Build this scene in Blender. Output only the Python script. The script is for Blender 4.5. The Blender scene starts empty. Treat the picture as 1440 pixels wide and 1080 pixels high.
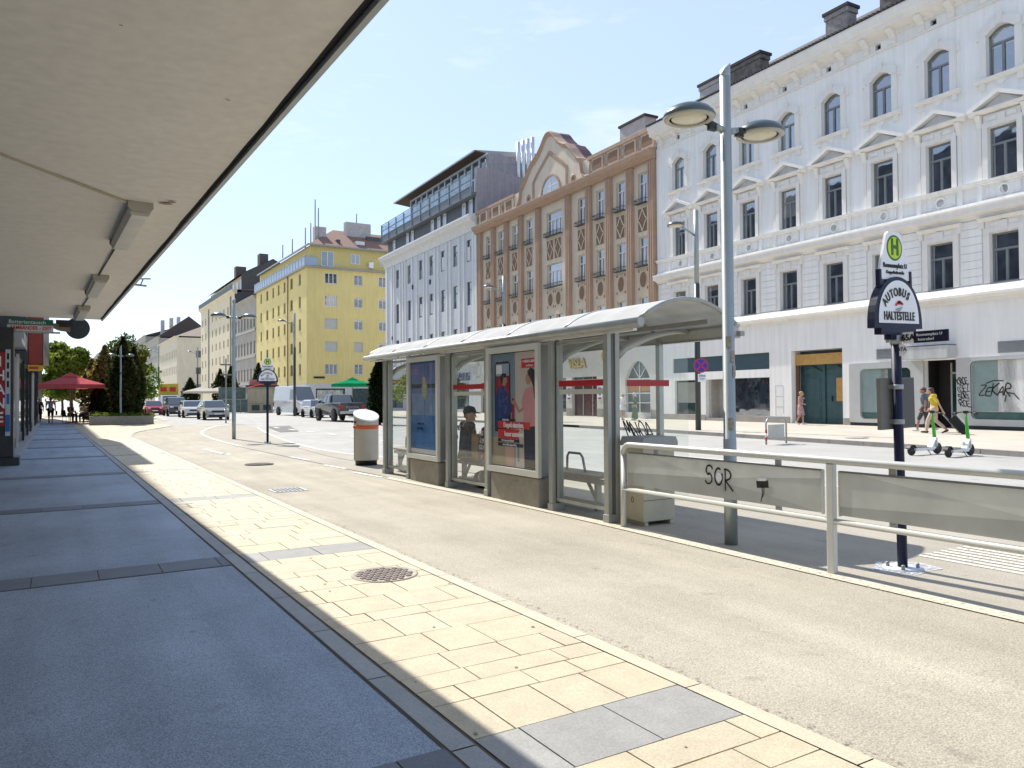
import bpy, math, random
from mathutils import Vector, Matrix, noise
R = math.radians
scene = bpy.context.scene
COL = scene.collection
random.seed(7)

# ---------------------------------------------------------------- materials
def new_mat(name):
    m = bpy.data.materials.new(name); m.use_nodes = True
    nt = m.node_tree; nt.nodes.clear()
    out = nt.nodes.new('ShaderNodeOutputMaterial')
    return m, nt, out
def node(nt, kind, **kw):
    n = nt.nodes.new(kind)
    for k, v in kw.items():
        if k.startswith('i_'):
            n.inputs[k[2:].replace('_', ' ')].default_value = v
        else:
            setattr(n, k, v)
    return n
def c4(c, k=1.0): return (c[0]*k, c[1]*k, c[2]*k, 1)
MATS = {}
def mat(name, col, rough=.65, metal=0, var=.12, scale=2.5, bump=0.0, bscale=60, spec=.5, ior=1.5, streak=0, attr=False, world=False, dirt=0, coat=0):
    """procedural surface: large soft blotches, fine grain, optional vertical streaks, optional bump"""
    if name in MATS: return MATS[name]
    m, nt, out = new_mat(name)
    b = node(nt, 'ShaderNodeBsdfPrincipled')
    b.inputs['Roughness'].default_value = rough; b.inputs['Metallic'].default_value = metal
    b.inputs['Specular IOR Level'].default_value = spec; b.inputs['IOR'].default_value = ior
    b.inputs['Coat Weight'].default_value = coat; b.inputs['Coat Roughness'].default_value = .05
    tc = node(nt, 'ShaderNodeTexCoord')
    if world: co = node(nt, 'ShaderNodeNewGeometry').outputs['Position']
    else: co = tc.outputs['Object']
    n1 = node(nt, 'ShaderNodeTexNoise', i_Scale=scale, i_Detail=6.0, i_Roughness=.6)
    nt.links.new(co, n1.inputs['Vector'])
    mr = node(nt, 'ShaderNodeMapRange', i_From_Min=.25, i_From_Max=.75, i_To_Min=1-var, i_To_Max=1+var)
    nt.links.new(n1.outputs['Fac'], mr.inputs['Value'])
    fac = mr.outputs['Result']
    if streak:
        mp = node(nt, 'ShaderNodeMapping'); mp.inputs['Scale'].default_value = (4, 4, .25)
        nt.links.new(co, mp.inputs['Vector'])
        n2 = node(nt, 'ShaderNodeTexNoise', i_Scale=1.2, i_Detail=4.0)
        nt.links.new(mp.outputs['Vector'], n2.inputs['Vector'])
        m2 = node(nt, 'ShaderNodeMapRange', i_From_Min=.35, i_From_Max=.7, i_To_Min=1+streak*.3, i_To_Max=1-streak)
        nt.links.new(n2.outputs['Fac'], m2.inputs['Value'])
        mu = node(nt, 'ShaderNodeMath', operation='MULTIPLY')
        nt.links.new(fac, mu.inputs[0]); nt.links.new(m2.outputs['Result'], mu.inputs[1]); fac = mu.outputs[0]
    if dirt:
        n3 = node(nt, 'ShaderNodeTexNoise', i_Scale=scale*14, i_Detail=3.0)
        nt.links.new(co, n3.inputs['Vector'])
        m3 = node(nt, 'ShaderNodeMapRange', i_From_Min=.3, i_From_Max=.7, i_To_Min=1-dirt, i_To_Max=1+dirt)
        nt.links.new(n3.outputs['Fac'], m3.inputs['Value'])
        mu = node(nt, 'ShaderNodeMath', operation='MULTIPLY')
        nt.links.new(fac, mu.inputs[0]); nt.links.new(m3.outputs['Result'], mu.inputs[1]); fac = mu.outputs[0]
    vm = node(nt, 'ShaderNodeVectorMath', operation='SCALE')
    if attr:
        at = node(nt, 'ShaderNodeVertexColor', layer_name='Col'); nt.links.new(at.outputs['Color'], vm.inputs[0])
    else: vm.inputs[0].default_value = col[:3]
    nt.links.new(fac, vm.inputs['Scale'])
    nt.links.new(vm.outputs['Vector'], b.inputs['Base Color'])
    if bump:
        nb = node(nt, 'ShaderNodeTexNoise', i_Scale=bscale, i_Detail=4.0, i_Roughness=.65)
        nt.links.new(co, nb.inputs['Vector'])
        bp = node(nt, 'ShaderNodeBump', i_Strength=bump, i_Distance=.02)
        nt.links.new(nb.outputs['Fac'], bp.inputs['Height']); nt.links.new(bp.outputs['Normal'], b.inputs['Normal'])
    nt.links.new(b.outputs['BSDF'], out.inputs['Surface'])
    MATS[name] = m
    return m
def clear_glass(name, tint, refl=.08, haze=0.0):
    m, nt, out = new_mat(name)
    tr = node(nt, 'ShaderNodeBsdfTransparent'); tr.inputs['Color'].default_value = c4(tint)
    gl = node(nt, 'ShaderNodeBsdfGlossy'); gl.inputs['Roughness'].default_value = .02
    lw = node(nt, 'ShaderNodeLayerWeight', i_Blend=.5); pw = node(nt, 'ShaderNodeMath', operation='POWER'); pw.inputs[1].default_value = 4.0
    nt.links.new(lw.outputs['Facing'], pw.inputs[0]); ma = node(nt, 'ShaderNodeMath', operation='MULTIPLY_ADD'); ma.inputs[1].default_value = .8; ma.inputs[2].default_value = refl; nt.links.new(pw.outputs[0], ma.inputs[0])
    mx = node(nt, 'ShaderNodeMixShader')
    nt.links.new(ma.outputs[0], mx.inputs['Fac']); nt.links.new(tr.outputs[0], mx.inputs[1]); nt.links.new(gl.outputs[0], mx.inputs[2])
    last = mx
    if haze:
        df = node(nt, 'ShaderNodeBsdfDiffuse'); df.inputs['Color'].default_value = (.7, .72, .7, 1)
        n = node(nt, 'ShaderNodeTexNoise', i_Scale=1.7, i_Detail=8.0); tc = node(nt, 'ShaderNodeTexCoord')
        nt.links.new(tc.outputs['Object'], n.inputs['Vector'])
        mr = node(nt, 'ShaderNodeMapRange', i_From_Min=.35, i_From_Max=.75, i_To_Min=haze*.3, i_To_Max=haze*1.5)
        nt.links.new(n.outputs['Fac'], mr.inputs['Value'])
        m2 = node(nt, 'ShaderNodeMixShader')
        nt.links.new(mr.outputs[0], m2.inputs['Fac']); nt.links.new(mx.outputs[0], m2.inputs[1]); nt.links.new(df.outputs[0], m2.inputs[2])
        last = m2
    nt.links.new(last.outputs[0], out.inputs['Surface'])
    MATS[name] = m
    return m
def sheet_mat(name, col, trans=.3):
    """thin sheet that lets some light through (awnings, parasols, plastic roofs, leaves); colour from attribute when col is None"""
    m, nt, out = new_mat(name)
    d = node(nt, 'ShaderNodeBsdfDiffuse'); t = node(nt, 'ShaderNodeBsdfTranslucent')
    tc = node(nt, 'ShaderNodeTexCoord'); n = node(nt, 'ShaderNodeTexNoise', i_Scale=3.0, i_Detail=4.0)
    nt.links.new(tc.outputs['Object'], n.inputs['Vector'])
    mr = node(nt, 'ShaderNodeMapRange', i_From_Min=.25, i_From_Max=.75, i_To_Min=.88, i_To_Max=1.1)
    nt.links.new(n.outputs['Fac'], mr.inputs['Value'])
    vm = node(nt, 'ShaderNodeVectorMath', operation='SCALE')
    if col is None:
        at = node(nt, 'ShaderNodeVertexColor', layer_name='Col'); nt.links.new(at.outputs['Color'], vm.inputs[0])
    else: vm.inputs[0].default_value = col
    nt.links.new(mr.outputs[0], vm.inputs['Scale'])
    nt.links.new(vm.outputs[0], d.inputs['Color']); nt.links.new(vm.outputs[0], t.inputs['Color'])
    mx = node(nt, 'ShaderNodeMixShader', i_Fac=trans)
    nt.links.new(d.outputs[0], mx.inputs[1]); nt.links.new(t.outputs[0], mx.inputs[2])
    nt.links.new(mx.outputs[0], out.inputs['Surface'])
    MATS[name] = m
    return m

# ---------------------------------------------------------------- mesh building
class MB:
    def __init__(s, m=None):
        s.v = []; s.f = []; s.fm = []; s.fs = []; s.fc = []; s.mats = []; s.cur = 0; s.color = None
        if m: s.use(m)
    def use(s, m):
        if m not in s.mats: s.mats.append(m)
        s.cur = s.mats.index(m); return s
    def col(s, c): s.color = c; return s
    def add(s, verts, faces, smooth=False, M=None):
        o = len(s.v)
        for p in verts:
            p = Vector(p)
            if M is not None: p = M @ p
            s.v.append(p)
        for f in faces:
            s.f.append([o+i for i in f]); s.fm.append(s.cur); s.fs.append(smooth); s.fc.append(s.color)
        return s
    def quad(s, *p): return s.add(p, [tuple(range(len(p)))])
    def box(s, x0, x1, y0, y1, z0, z1, M=None):
        v = [(x0,y0,z0),(x1,y0,z0),(x1,y1,z0),(x0,y1,z0),(x0,y0,z1),(x1,y0,z1),(x1,y1,z1),(x0,y1,z1)]
        f = [(3,2,1,0),(4,5,6,7),(0,1,5,4),(1,2,6,5),(2,3,7,6),(3,0,4,7)]
        return s.add(v, f, False, M)
    def prism(s, poly, axis, t0, t1, smooth=False, M=None):
        """poly in the two other axes (x:(y,z) y:(x,z) z:(x,y)), extruded t0..t1"""
        def P(a, b, t): return {'x': (t,a,b), 'y': (a,t,b), 'z': (a,b,t)}[axis]
        n = len(poly)
        v = [P(a,b,t0) for a,b in poly] + [P(a,b,t1) for a,b in poly]
        o = len(s.v); s.add(v, [], False, M)
        area = sum(poly[i][0]*poly[(i+1)%n][1]-poly[(i+1)%n][0]*poly[i][1] for i in range(n))
        flip = (area > 0) ^ (axis == 'y')
        F = [list(range(n)), [n+i for i in range(n)][::-1]]
        if flip: F = [F[0][::-1], F[1][::-1]]
        for f in F: s.f.append([o+i for i in f]); s.fm.append(s.cur); s.fs.append(False); s.fc.append(s.color)
        for i in range(n):
            j = (i+1) % n
            q = [i, j, n+j, n+i]
            if not flip: q = q[::-1]
            s.f.append([o+k for k in q]); s.fm.append(s.cur); s.fs.append(smooth); s.fc.append(s.color)
        return s
    def tube(s, path, r, n=10, caps=True, M=None):
        path = [Vector(p) for p in path]
        rs = r if isinstance(r, (list, tuple)) else [r]*len(path)
        v = []; prev = None
        for i, p in enumerate(path):
            d = (path[min(i+1, len(path)-1)]-path[max(i-1, 0)]).normalized()
            if prev is None:
                up = Vector((0,0,1)) if abs(d.z) < .9 else Vector((1,0,0))
                a = d.cross(up).normalized()
            else:
                a = (prev - d*prev.dot(d)).normalized()
            prev = a; b = d.cross(a)
            for k in range(n):
                t = 2*math.pi*k/n
                v.append(p + (a*math.cos(t)+b*math.sin(t))*rs[i])
        f = []
        for i in range(len(path)-1):
            for k in range(n):
                k2 = (k+1) % n
                f.append((i*n+k, (i+1)*n+k, (i+1)*n+k2, i*n+k2))
        o = len(s.f)
        s.add(v, f, True, M)
        if caps:
            base = len(s.v)-len(v)
            for ff in ([base+k for k in range(n)], [base+(len(path)-1)*n+k for k in range(n)][::-1]):
                s.f.append(ff); s.fm.append(s.cur); s.fs.append(False); s.fc.append(s.color)
        return s
    def lathe(s, prof, n=24, c=(0,0,0), M=None, smooth=True, sx=1, sy=1):
        v = []
        for r, z in prof:
            for k in range(n):
                t = 2*math.pi*k/n
                v.append((c[0]+r*math.cos(t)*sx, c[1]+r*math.sin(t)*sy, c[2]+z))
        f = []
        for i in range(len(prof)-1):
            for k in range(n):
                k2 = (k+1) % n
                f.append((i*n+k, i*n+k2, (i+1)*n+k2, (i+1)*n+k))
        s.add(v, f, smooth, M)
        base = len(s.v)-len(v)
        for i, rev in ((0, True), (len(prof)-1, False)):
            if prof[i][0] > 1e-4:
                ff = [base+i*n+k for k in range(n)]
                s.f.append(ff[::-1] if rev else ff); s.fm.append(s.cur); s.fs.append(False); s.fc.append(s.color)
        return s
    def build(s, name, parent=None, bevel=0, seg=2):
        me = bpy.data.meshes.new(name)
        me.from_pydata([tuple(p) for p in s.v], [], s.f)
        for m in s.mats: me.materials.append(m)
        me.polygons.foreach_set('material_index', s.fm)
        me.polygons.foreach_set('use_smooth', s.fs)
        if any(c is not None for c in s.fc):
            at = me.color_attributes.new('Col', 'FLOAT_COLOR', 'CORNER')
            arr = []
            for p, c in zip(me.polygons, s.fc):
                c = c or (.5, .5, .5)
                arr.extend((c[0], c[1], c[2], 1.0)*p.loop_total)
            at.data.foreach_set('color', arr)
        me.update()
        o = bpy.data.objects.new(name, me); COL.objects.link(o)
        if parent: o.parent = parent
        if bevel:
            b = o.modifiers.new('bevel', 'BEVEL'); b.width = bevel; b.segments = seg; b.limit_method = 'ANGLE'; b.angle_limit = R(40)
            b.harden_normals = False
        return o
def tag(o, label, cat, group=None, kind=None):
    if label: o['label'] = label
    if cat: o['category'] = cat
    if group: o['group'] = group
    if kind: o['kind'] = kind
    return o
def thing(name, label, cat, loc=(0,0,0), rz=0, group=None):
    o = bpy.data.objects.new(name, None); COL.objects.link(o)
    o.empty_display_size = .3
    o.location = loc; o.rotation_euler = (0,0,rz)
    return tag(o, label, cat, group)
def struct(mb, name, **k):
    o = mb.build(name, **k); o['kind'] = 'structure'; return o
KIDS = {}
def kids(o): return [c for c in bpy.data.objects if c.parent == o]
def dup(root, loc, rz=0, label=None, group=None, scale=None, parent=None):
    def rec(o, par):
        c = o.copy(); COL.objects.link(c); c.parent = par
        for k in kids(o): rec(k, c)
        return c
    r = rec(root, parent)
    r.location = loc
    if rz is not None: r.rotation_euler = (0,0,rz)
    if scale: r.scale = (scale,)*3
    if label: r['label'] = label
    if group: r['group'] = group
    return r
def text_geo(body, size, extrude=.003, sx=1.0, align='CENTER', bold=0.0, spacing=1.0):
    cu = bpy.data.curves.new('t', 'FONT'); cu.body = body; cu.size = size; cu.extrude = extrude
    cu.align_x = align; cu.align_y = 'CENTER'; cu.offset = bold; cu.space_character = spacing; cu.resolution_u = 3
    ob = bpy.data.objects.new('t', cu); COL.objects.link(ob)
    dg = bpy.context.evaluated_depsgraph_get()
    me = bpy.data.meshes.new_from_object(ob.evaluated_get(dg))
    v = [(p.co.x*sx, p.co.y, p.co.z) for p in me.vertices]; f = [tuple(p.vertices) for p in me.polygons]
    bpy.data.objects.remove(ob); bpy.data.curves.remove(cu); bpy.data.meshes.remove(me)
    return v, f
def frame_matrix(origin, ex, ey):
    ex = Vector(ex).normalized(); ey = Vector(ey).normalized(); ez = ex.cross(ey)
    M = Matrix((ex, ey, ez)).transposed().to_4x4(); M.translation = Vector(origin)
    return M
def MX(o): return frame_matrix(o, (0,-1,0), (0,0,1))      # on a plane looking to -X
def MY(o): return frame_matrix(o, (1,0,0), (0,0,1))       # on a plane looking to -Y
def MF(o): return frame_matrix(o, (-1,0,0), (0,0,1))      # on a facade, in its own frame
def stroke(mb, pts, w, M, t=.004):
    """a brush stroke: flat ribbon along 2-D points"""
    for (a, b), (c, d) in zip(pts, pts[1:]):
        L = math.hypot(c-a, d-b) or 1e-6; nx, ny = -(d-b)/L*w/2, (c-a)/L*w/2
        ex, ey = (c-a)/L*w*.3, (d-b)/L*w*.3
        mb.add([(a-ex+nx,b-ey+ny,t),(a-ex-nx,b-ey-ny,t),(c+ex-nx,d+ey-ny,t),(c+ex+nx,d+ey+ny,t)], [(0,1,2,3)], False, M)
def arc(cx, cy, rx, ry, a0, a1, n=12):
    return [(cx+rx*math.cos(R(a0+(a1-a0)*i/n)), cy+ry*math.sin(R(a0+(a1-a0)*i/n))) for i in range(n+1)]
def scribble(rnd, n, w, h):
    """letter-like loops side by side for spray tags"""
    out = []; st = w/n; P = []; x = 0
    for i in range(n):
        up, dn, lp, ph = rnd.uniform(.6,1.15)*h, rnd.uniform(-.25,.15)*h, rnd.uniform(.05,.38)*st, 0
        for k in range(10):
            t = k/9; a = 2*math.pi*t
            P.append((x+st*t+lp*math.sin(a*(1+ph))*.9+.25*(up-dn)*.5*(1-math.cos(a))*.4, dn+(up-dn)*.5*(1-math.cos(a))+h*.12*math.sin(2.3*a+i)))
        if rnd.random() < .6: out.append([(x+st*.1, h*rnd.uniform(.35,.6)), (x+st*rnd.uniform(.7,1.3), h*rnd.uniform(.4,.75))])
        if rnd.random() < .5: out.append([(x+st*.5, h*rnd.uniform(.9,1.2)), (x+st*.35, h*rnd.uniform(-.2,.1))])
        x += st
    out.append(P); return out

GLYPH = {'Z':[[(0,1),(1,.95),(.05,.05),(1,0)]],'E':[[(.9,1),(.1,.9),(.05,.1),(1,0)],[(.08,.5),(.8,.55)]],'K':[[(.1,1),(.05,0)],[(.95,1),(.1,.45),(1,0)]],'A':[[(0,0),(.5,1),(.95,0)],[(.2,.35),(.8,.4)]],
 'R':[[(.1,0),(.1,1),(.8,.9),(.85,.6),(.15,.48),(1,-.1)]],'S':[[(.95,.9),(.3,1),(.1,.7),(.85,.4),(.7,.02),(0,.1)]],'O':[[(.5,1),(.05,.6),(.3,.02),(.85,.2),(.9,.8),(.45,1.02)]],'N':[[(0,0),(.1,1),(.8,.05),(.95,1)]],'M':[[(0,0),(.2,1),(.5,.4),(.8,1),(1,0)]],'T':[[(0,.95),(1,1.02)],[(.5,1),(.45,0)]]}
def tagline(mb, word, w, h, sw, M, seed=0, slant=.18):
    rn = random.Random(seed); cw = w/len(word)
    for i, ch in enumerate(word):
        k = rn.uniform(.85,1.2); dy = rn.uniform(-.12,.12)*h
        for s in GLYPH[ch]:
            P = [(i*cw+(x*.95+rn.uniform(-.06,.06))*cw+slant*h*y, dy+y*h*k) for x, y in s]
            if len(P) > 2: P = smooth_path(P, 4)
            stroke(mb, P, sw*rn.uniform(.8,1.2), M)
def smooth_path(pts, n=6):
    out = []
    P = [pts[0]]+list(pts)+[pts[-1]]
    for i in range(1, len(P)-2):
        for k in range(n):
            t = k/n; a,b,c,d = P[i-1],P[i],P[i+1],P[i+2]
            out.append(tuple(.5*((2*b[j])+(-a[j]+c[j])*t+(2*a[j]-5*b[j]+4*c[j]-d[j])*t*t+(-a[j]+3*b[j]-3*c[j]+d[j])*t**3) for j in (0,1)))
    out.append(pts[-1]); return out
# shared materials
GALV = mat('galvanised steel', (.36,.38,.385), rough=.42, metal=.55, var=.12, scale=5, bump=.03)
GREYMETAL = mat('grey painted metal', (.30,.315,.31), rough=.45, var=.1, scale=4, metal=.2)
SHELTERMETAL = mat('shelter metal', (.36,.37,.345), rough=.42, var=.12, scale=3, metal=.3, streak=.12)
NAVY = mat('navy paint', (.010,.014,.042), rough=.5, var=.15, spec=.3)
BLACK = mat('black plastic', (.012,.012,.013), rough=.5, var=.15)
RUBBER = mat('tyre rubber', (.02,.02,.02), rough=.8, var=.2)
WHITE = mat('white paint', (.78,.79,.8), rough=.45, var=.05)
SIGNWHITE = mat('sign white', (.80,.81,.84), rough=.35, var=.04)
def window_glass(name):
    m, nt, out = new_mat(name)
    b = node(nt, 'ShaderNodeBsdfPrincipled', i_Roughness=.03); b.inputs['Specular IOR Level'].default_value = .8; b.inputs['IOR'].default_value = 2.6
    oi = node(nt, 'ShaderNodeObjectInfo'); tc = node(nt, 'ShaderNodeTexCoord'); sep = node(nt, 'ShaderNodeSeparateXYZ')
    nt.links.new(tc.outputs['Object'], sep.inputs[0])
    # some rooms have a pale blind drawn part of the way, some net curtains, most are dark
    gt = node(nt, 'ShaderNodeMath', operation='GREATER_THAN'); ma = node(nt, 'ShaderNodeMath', operation='MULTIPLY_ADD'); ma.inputs[1].default_value = 9.0; ma.inputs[2].default_value = -1.2
    nt.links.new(oi.outputs['Random'], ma.inputs[0]); nt.links.new(sep.outputs['Z'], gt.inputs[0]); nt.links.new(ma.outputs[0], gt.inputs[1])
    n = node(nt, 'ShaderNodeTexNoise', i_Scale=2.2, i_Detail=3.0, noise_dimensions='4D'); nt.links.new(tc.outputs['Object'], n.inputs['Vector']); m9 = node(nt, 'ShaderNodeMath', operation='MULTIPLY'); m9.inputs[1].default_value = 57.0
    nt.links.new(oi.outputs['Random'], m9.inputs[0]); nt.links.new(m9.outputs[0], n.inputs['W'])
    cr = node(nt, 'ShaderNodeValToRGB'); e = cr.color_ramp.elements; e[0].position = .38; e[0].color = (.020,.030,.046,1); e[1].position = .75; e[1].color = (.085,.105,.135,1)
    nt.links.new(n.outputs['Fac'], cr.inputs[0])
    mx = node(nt, 'ShaderNodeMix', data_type='RGBA'); mx.inputs[7].default_value = (.22,.23,.22,1)
    nt.links.new(gt.outputs[0], mx.inputs[0]); nt.links.new(cr.outputs[0], mx.inputs[6]); nt.links.new(mx.outputs[2], b.inputs['Base Color'])
    n2 = node(nt, 'ShaderNodeTexNoise', i_Scale=1.3, i_Detail=1.0, noise_dimensions='4D'); nt.links.new(tc.outputs['Object'], n2.inputs['Vector']); nt.links.new(m9.outputs[0], n2.inputs['W'])
    bp = node(nt, 'ShaderNodeBump', i_Strength=.35, i_Distance=.03); nt.links.new(n2.outputs['Fac'], bp.inputs['Height']); nt.links.new(bp.outputs[0], b.inputs['Normal'])
    nt.links.new(b.outputs[0], out.inputs['Surface']); MATS[name] = m; return m
DARKGLASS = window_glass('window glass')
SHOPGLASS = mat('shop glass', (.02,.05,.052), rough=.04, var=.6, scale=.7, spec=.8, ior=1.7)
CARGLASS = mat('car glass', (.02,.03,.035), rough=.03, var=.2, spec=.9, ior=1.9)
RED = mat('red paint', (.55,.02,.025), rough=.45, var=.08)
CONCRETE = mat('concrete', (.30,.28,.235), rough=.85, var=.18, scale=6, bump=.3, bscale=90, dirt=.15)
INK = mat('black ink', (.01,.01,.012), rough=.5, var=.05)
SUN_E, SKY_S, SKY_AIR, SKY_DUST, SKY_OZ, CLOUD, EXPO = 3.0, .125, 1.0, .5, 2.1, 4.6, 1.12
VEIL, VC = .68, (2.45,2.95,3.95)
# ================================================================ ground
STRIP = lambda y: 1.64-.0125*y          # outer side of the slot drain along the shopping walk
KERB = lambda y: 2.99-.008*y
def asphalt(name, col, dark, scale=140, bump=.5, rough=.85, blotch=.1, gum=.8, crack=.8):
    m, nt, out = new_mat(name)
    b = node(nt, 'ShaderNodeBsdfPrincipled', i_Roughness=rough); b.inputs['Specular IOR Level'].default_value = .3
    g = node(nt, 'ShaderNodeNewGeometry')
    n1 = node(nt, 'ShaderNodeTexNoise', i_Scale=scale, i_Detail=2.0, i_Roughness=.7)
    n2 = node(nt, 'ShaderNodeTexNoise', i_Scale=.55, i_Detail=7.0, i_Roughness=.62)
    n3 = node(nt, 'ShaderNodeTexVoronoi', i_Scale=scale*.55); n3.feature = 'F1'
    mp = node(nt, 'ShaderNodeMapping'); mp.inputs['Scale'].default_value = (3.2, .35, 1)
    nt.links.new(g.outputs['Position'], mp.inputs['Vector'])
    n4 = node(nt, 'ShaderNodeTexNoise', i_Scale=.9, i_Detail=5.0)
    nt.links.new(mp.outputs[0], n4.inputs['Vector'])
    for n in (n1, n2, n3): nt.links.new(g.outputs['Position'], n.inputs['Vector'])
    mx = node(nt, 'ShaderNodeMix', data_type='RGBA'); mx.inputs[6].default_value = c4(dark); mx.inputs[7].default_value = c4(col)
    r1 = node(nt, 'ShaderNodeMapRange', i_From_Min=.32, i_From_Max=.62, i_To_Min=0, i_To_Max=1)
    nt.links.new(n1.outputs['Fac'], r1.inputs['Value']); nt.links.new(r1.outputs[0], mx.inputs[0])
    r2 = node(nt, 'ShaderNodeMapRange', i_From_Min=.3, i_From_Max=.7, i_To_Min=1-blotch, i_To_Max=1+blotch)
    nt.links.new(n2.outputs['Fac'], r2.inputs['Value'])
    r4 = node(nt, 'ShaderNodeMapRange', i_From_Min=.3, i_From_Max=.7, i_To_Min=1-blotch*.6, i_To_Max=1+blotch*.6)
    nt.links.new(n4.outputs['Fac'], r4.inputs['Value'])
    mu = node(nt, 'ShaderNodeMath', operation='MULTIPLY'); nt.links.new(r2.outputs[0], mu.inputs[0]); nt.links.new(r4.outputs[0], mu.inputs[1])
    # scattered dark stains (gum, oil)
    n5 = node(nt, 'ShaderNodeTexNoise', i_Scale=3.5, i_Detail=2.0)
    nt.links.new(g.outputs['Position'], n5.inputs['Vector'])
    r5 = node(nt, 'ShaderNodeMapRange', i_From_Min=.68, i_From_Max=.76, i_To_Min=1, i_To_Max=.8)
    nt.links.new(n5.outputs['Fac'], r5.inputs['Value'])
    mu2 = node(nt, 'ShaderNodeMath', operation='MULTIPLY'); nt.links.new(mu.outputs[0], mu2.inputs[0]); nt.links.new(r5.outputs[0], mu2.inputs[1])
    # trodden gum spots and hairline cracks
    def mul(a, b_):
        q = node(nt, 'ShaderNodeMath', operation='MULTIPLY'); nt.links.new(a, q.inputs[0]); nt.links.new(b_, q.inputs[1]); return q.outputs[0]
    v6 = node(nt, 'ShaderNodeTexVoronoi', i_Scale=1.7, i_Randomness=1.0); nt.links.new(g.outputs['Position'], v6.inputs['Vector'])
    r6 = node(nt, 'ShaderNodeMapRange', i_From_Min=.035, i_From_Max=.055, i_To_Min=gum, i_To_Max=1); nt.links.new(v6.outputs['Distance'], r6.inputs['Value'])
    n7 = node(nt, 'ShaderNodeTexNoise', i_Scale=1.1, i_Detail=5.0, i_Roughness=.7); nt.links.new(g.outputs['Position'], n7.inputs['Vector'])
    a7 = node(nt, 'ShaderNodeVectorMath', operation='SCALE'); a7.inputs['Scale'].default_value = 1.6; nt.links.new(n7.outputs['Color'], a7.inputs[0])
    s7 = node(nt, 'ShaderNodeVectorMath', operation='ADD'); nt.links.new(a7.outputs[0], s7.inputs[0]); nt.links.new(g.outputs['Position'], s7.inputs[1])
    v7 = node(nt, 'ShaderNodeTexVoronoi', i_Scale=.22); v7.feature = 'DISTANCE_TO_EDGE'; nt.links.new(s7.outputs[0], v7.inputs['Vector'])
    r7 = node(nt, 'ShaderNodeMapRange', i_From_Min=.0004, i_From_Max=.0016, i_To_Min=crack, i_To_Max=1); nt.links.new(v7.outputs['Distance'], r7.inputs['Value'])
    fin = mul(mul(mu2.outputs[0], r6.outputs[0]), r7.outputs[0])
    vm = node(nt, 'ShaderNodeVectorMath', operation='SCALE')
    nt.links.new(mx.outputs[2], vm.inputs[0]); nt.links.new(fin, vm.inputs['Scale'])
    nt.links.new(vm.outputs[0], b.inputs['Base Color'])
    ad = node(nt, 'ShaderNodeMath', operation='ADD'); nt.links.new(n3.outputs['Distance'], ad.inputs[0]); nt.links.new(n1.outputs['Fac'], ad.inputs[1])
    bp = node(nt, 'ShaderNodeBump', i_Strength=bump, i_Distance=.006)
    nt.links.new(ad.outputs[0], bp.inputs['Height']); nt.links.new(bp.outputs[0], b.inputs['Normal'])
    nt.links.new(b.outputs[0], out.inputs['Surface'])
    return m
ROADM = asphalt('road asphalt', (.45,.44,.41), (.31,.30,.28), blotch=.12)
LANEM = asphalt('lane asphalt', (.485,.44,.348), (.28,.25,.197), scale=110, bump=.45, blotch=.15)
ISLM = asphalt('island asphalt', (.44,.40,.33), (.29,.265,.215), scale=120, blotch=.12)
WALKM = asphalt('walk asphalt', (.40,.475,.57), (.12,.155,.21), scale=150, bump=.12, blotch=.2, rough=.65, gum=.72, crack=.75)  # bluish because the cool cast of the shade is put into the colour
FARPAVE = asphalt('far pavement', (.55,.50,.42), (.42,.38,.32), scale=40, bump=.3)

def sheet(poly, z, m, name):
    mb = MB(m); mb.add([(x, y, z) for x, y in poly], [tuple(range(len(poly)))]); return struct(mb, name)
g = MB(ROADM)
xs = [-700,-60,-10,0,10,30,60,200,700]; ys = [-200,-30,-5,5,20,50,100,200,400,1500]
g.add([(x,y,-.012) for y in ys for x in xs], [(j*len(xs)+i, j*len(xs)+i+1, (j+1)*len(xs)+i+1, (j+1)*len(xs)+i) for j in range(len(ys)-1) for i in range(len(xs)-1)])
struct(g, 'ground')
# bus lane, a paler and warmer asphalt between the walk and the island
lane = [(KERB(-30),-30),(5.72,-30),(5.72,9),(5.55,14.5),(5.3,19),(5.15,25),(5.15,29),(5.3,33.9),(5.9,38.7),(7.6,45.8),(9.4,50),(5.6,49.4),(4.1,44.2),(2.9,38),(2.68,34),(KERB(30),30)]
sheet(lane, -.006, LANEM, 'road')
isl = [(5.72,-30),(12.6,-30),(12.4,5.8),(9.0,14),(7.1,20),(7.08,26),(8.2,35),(9.36,42.7),(9.44,50),(7.69,45.8),(5.98,38.7),(5.42,33.9),(5.22,29),(5.2,25),(5.4,19),(5.6,14.5),(5.72,9)]
sheet(isl, -.002, ISLM, 'pavement')
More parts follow.
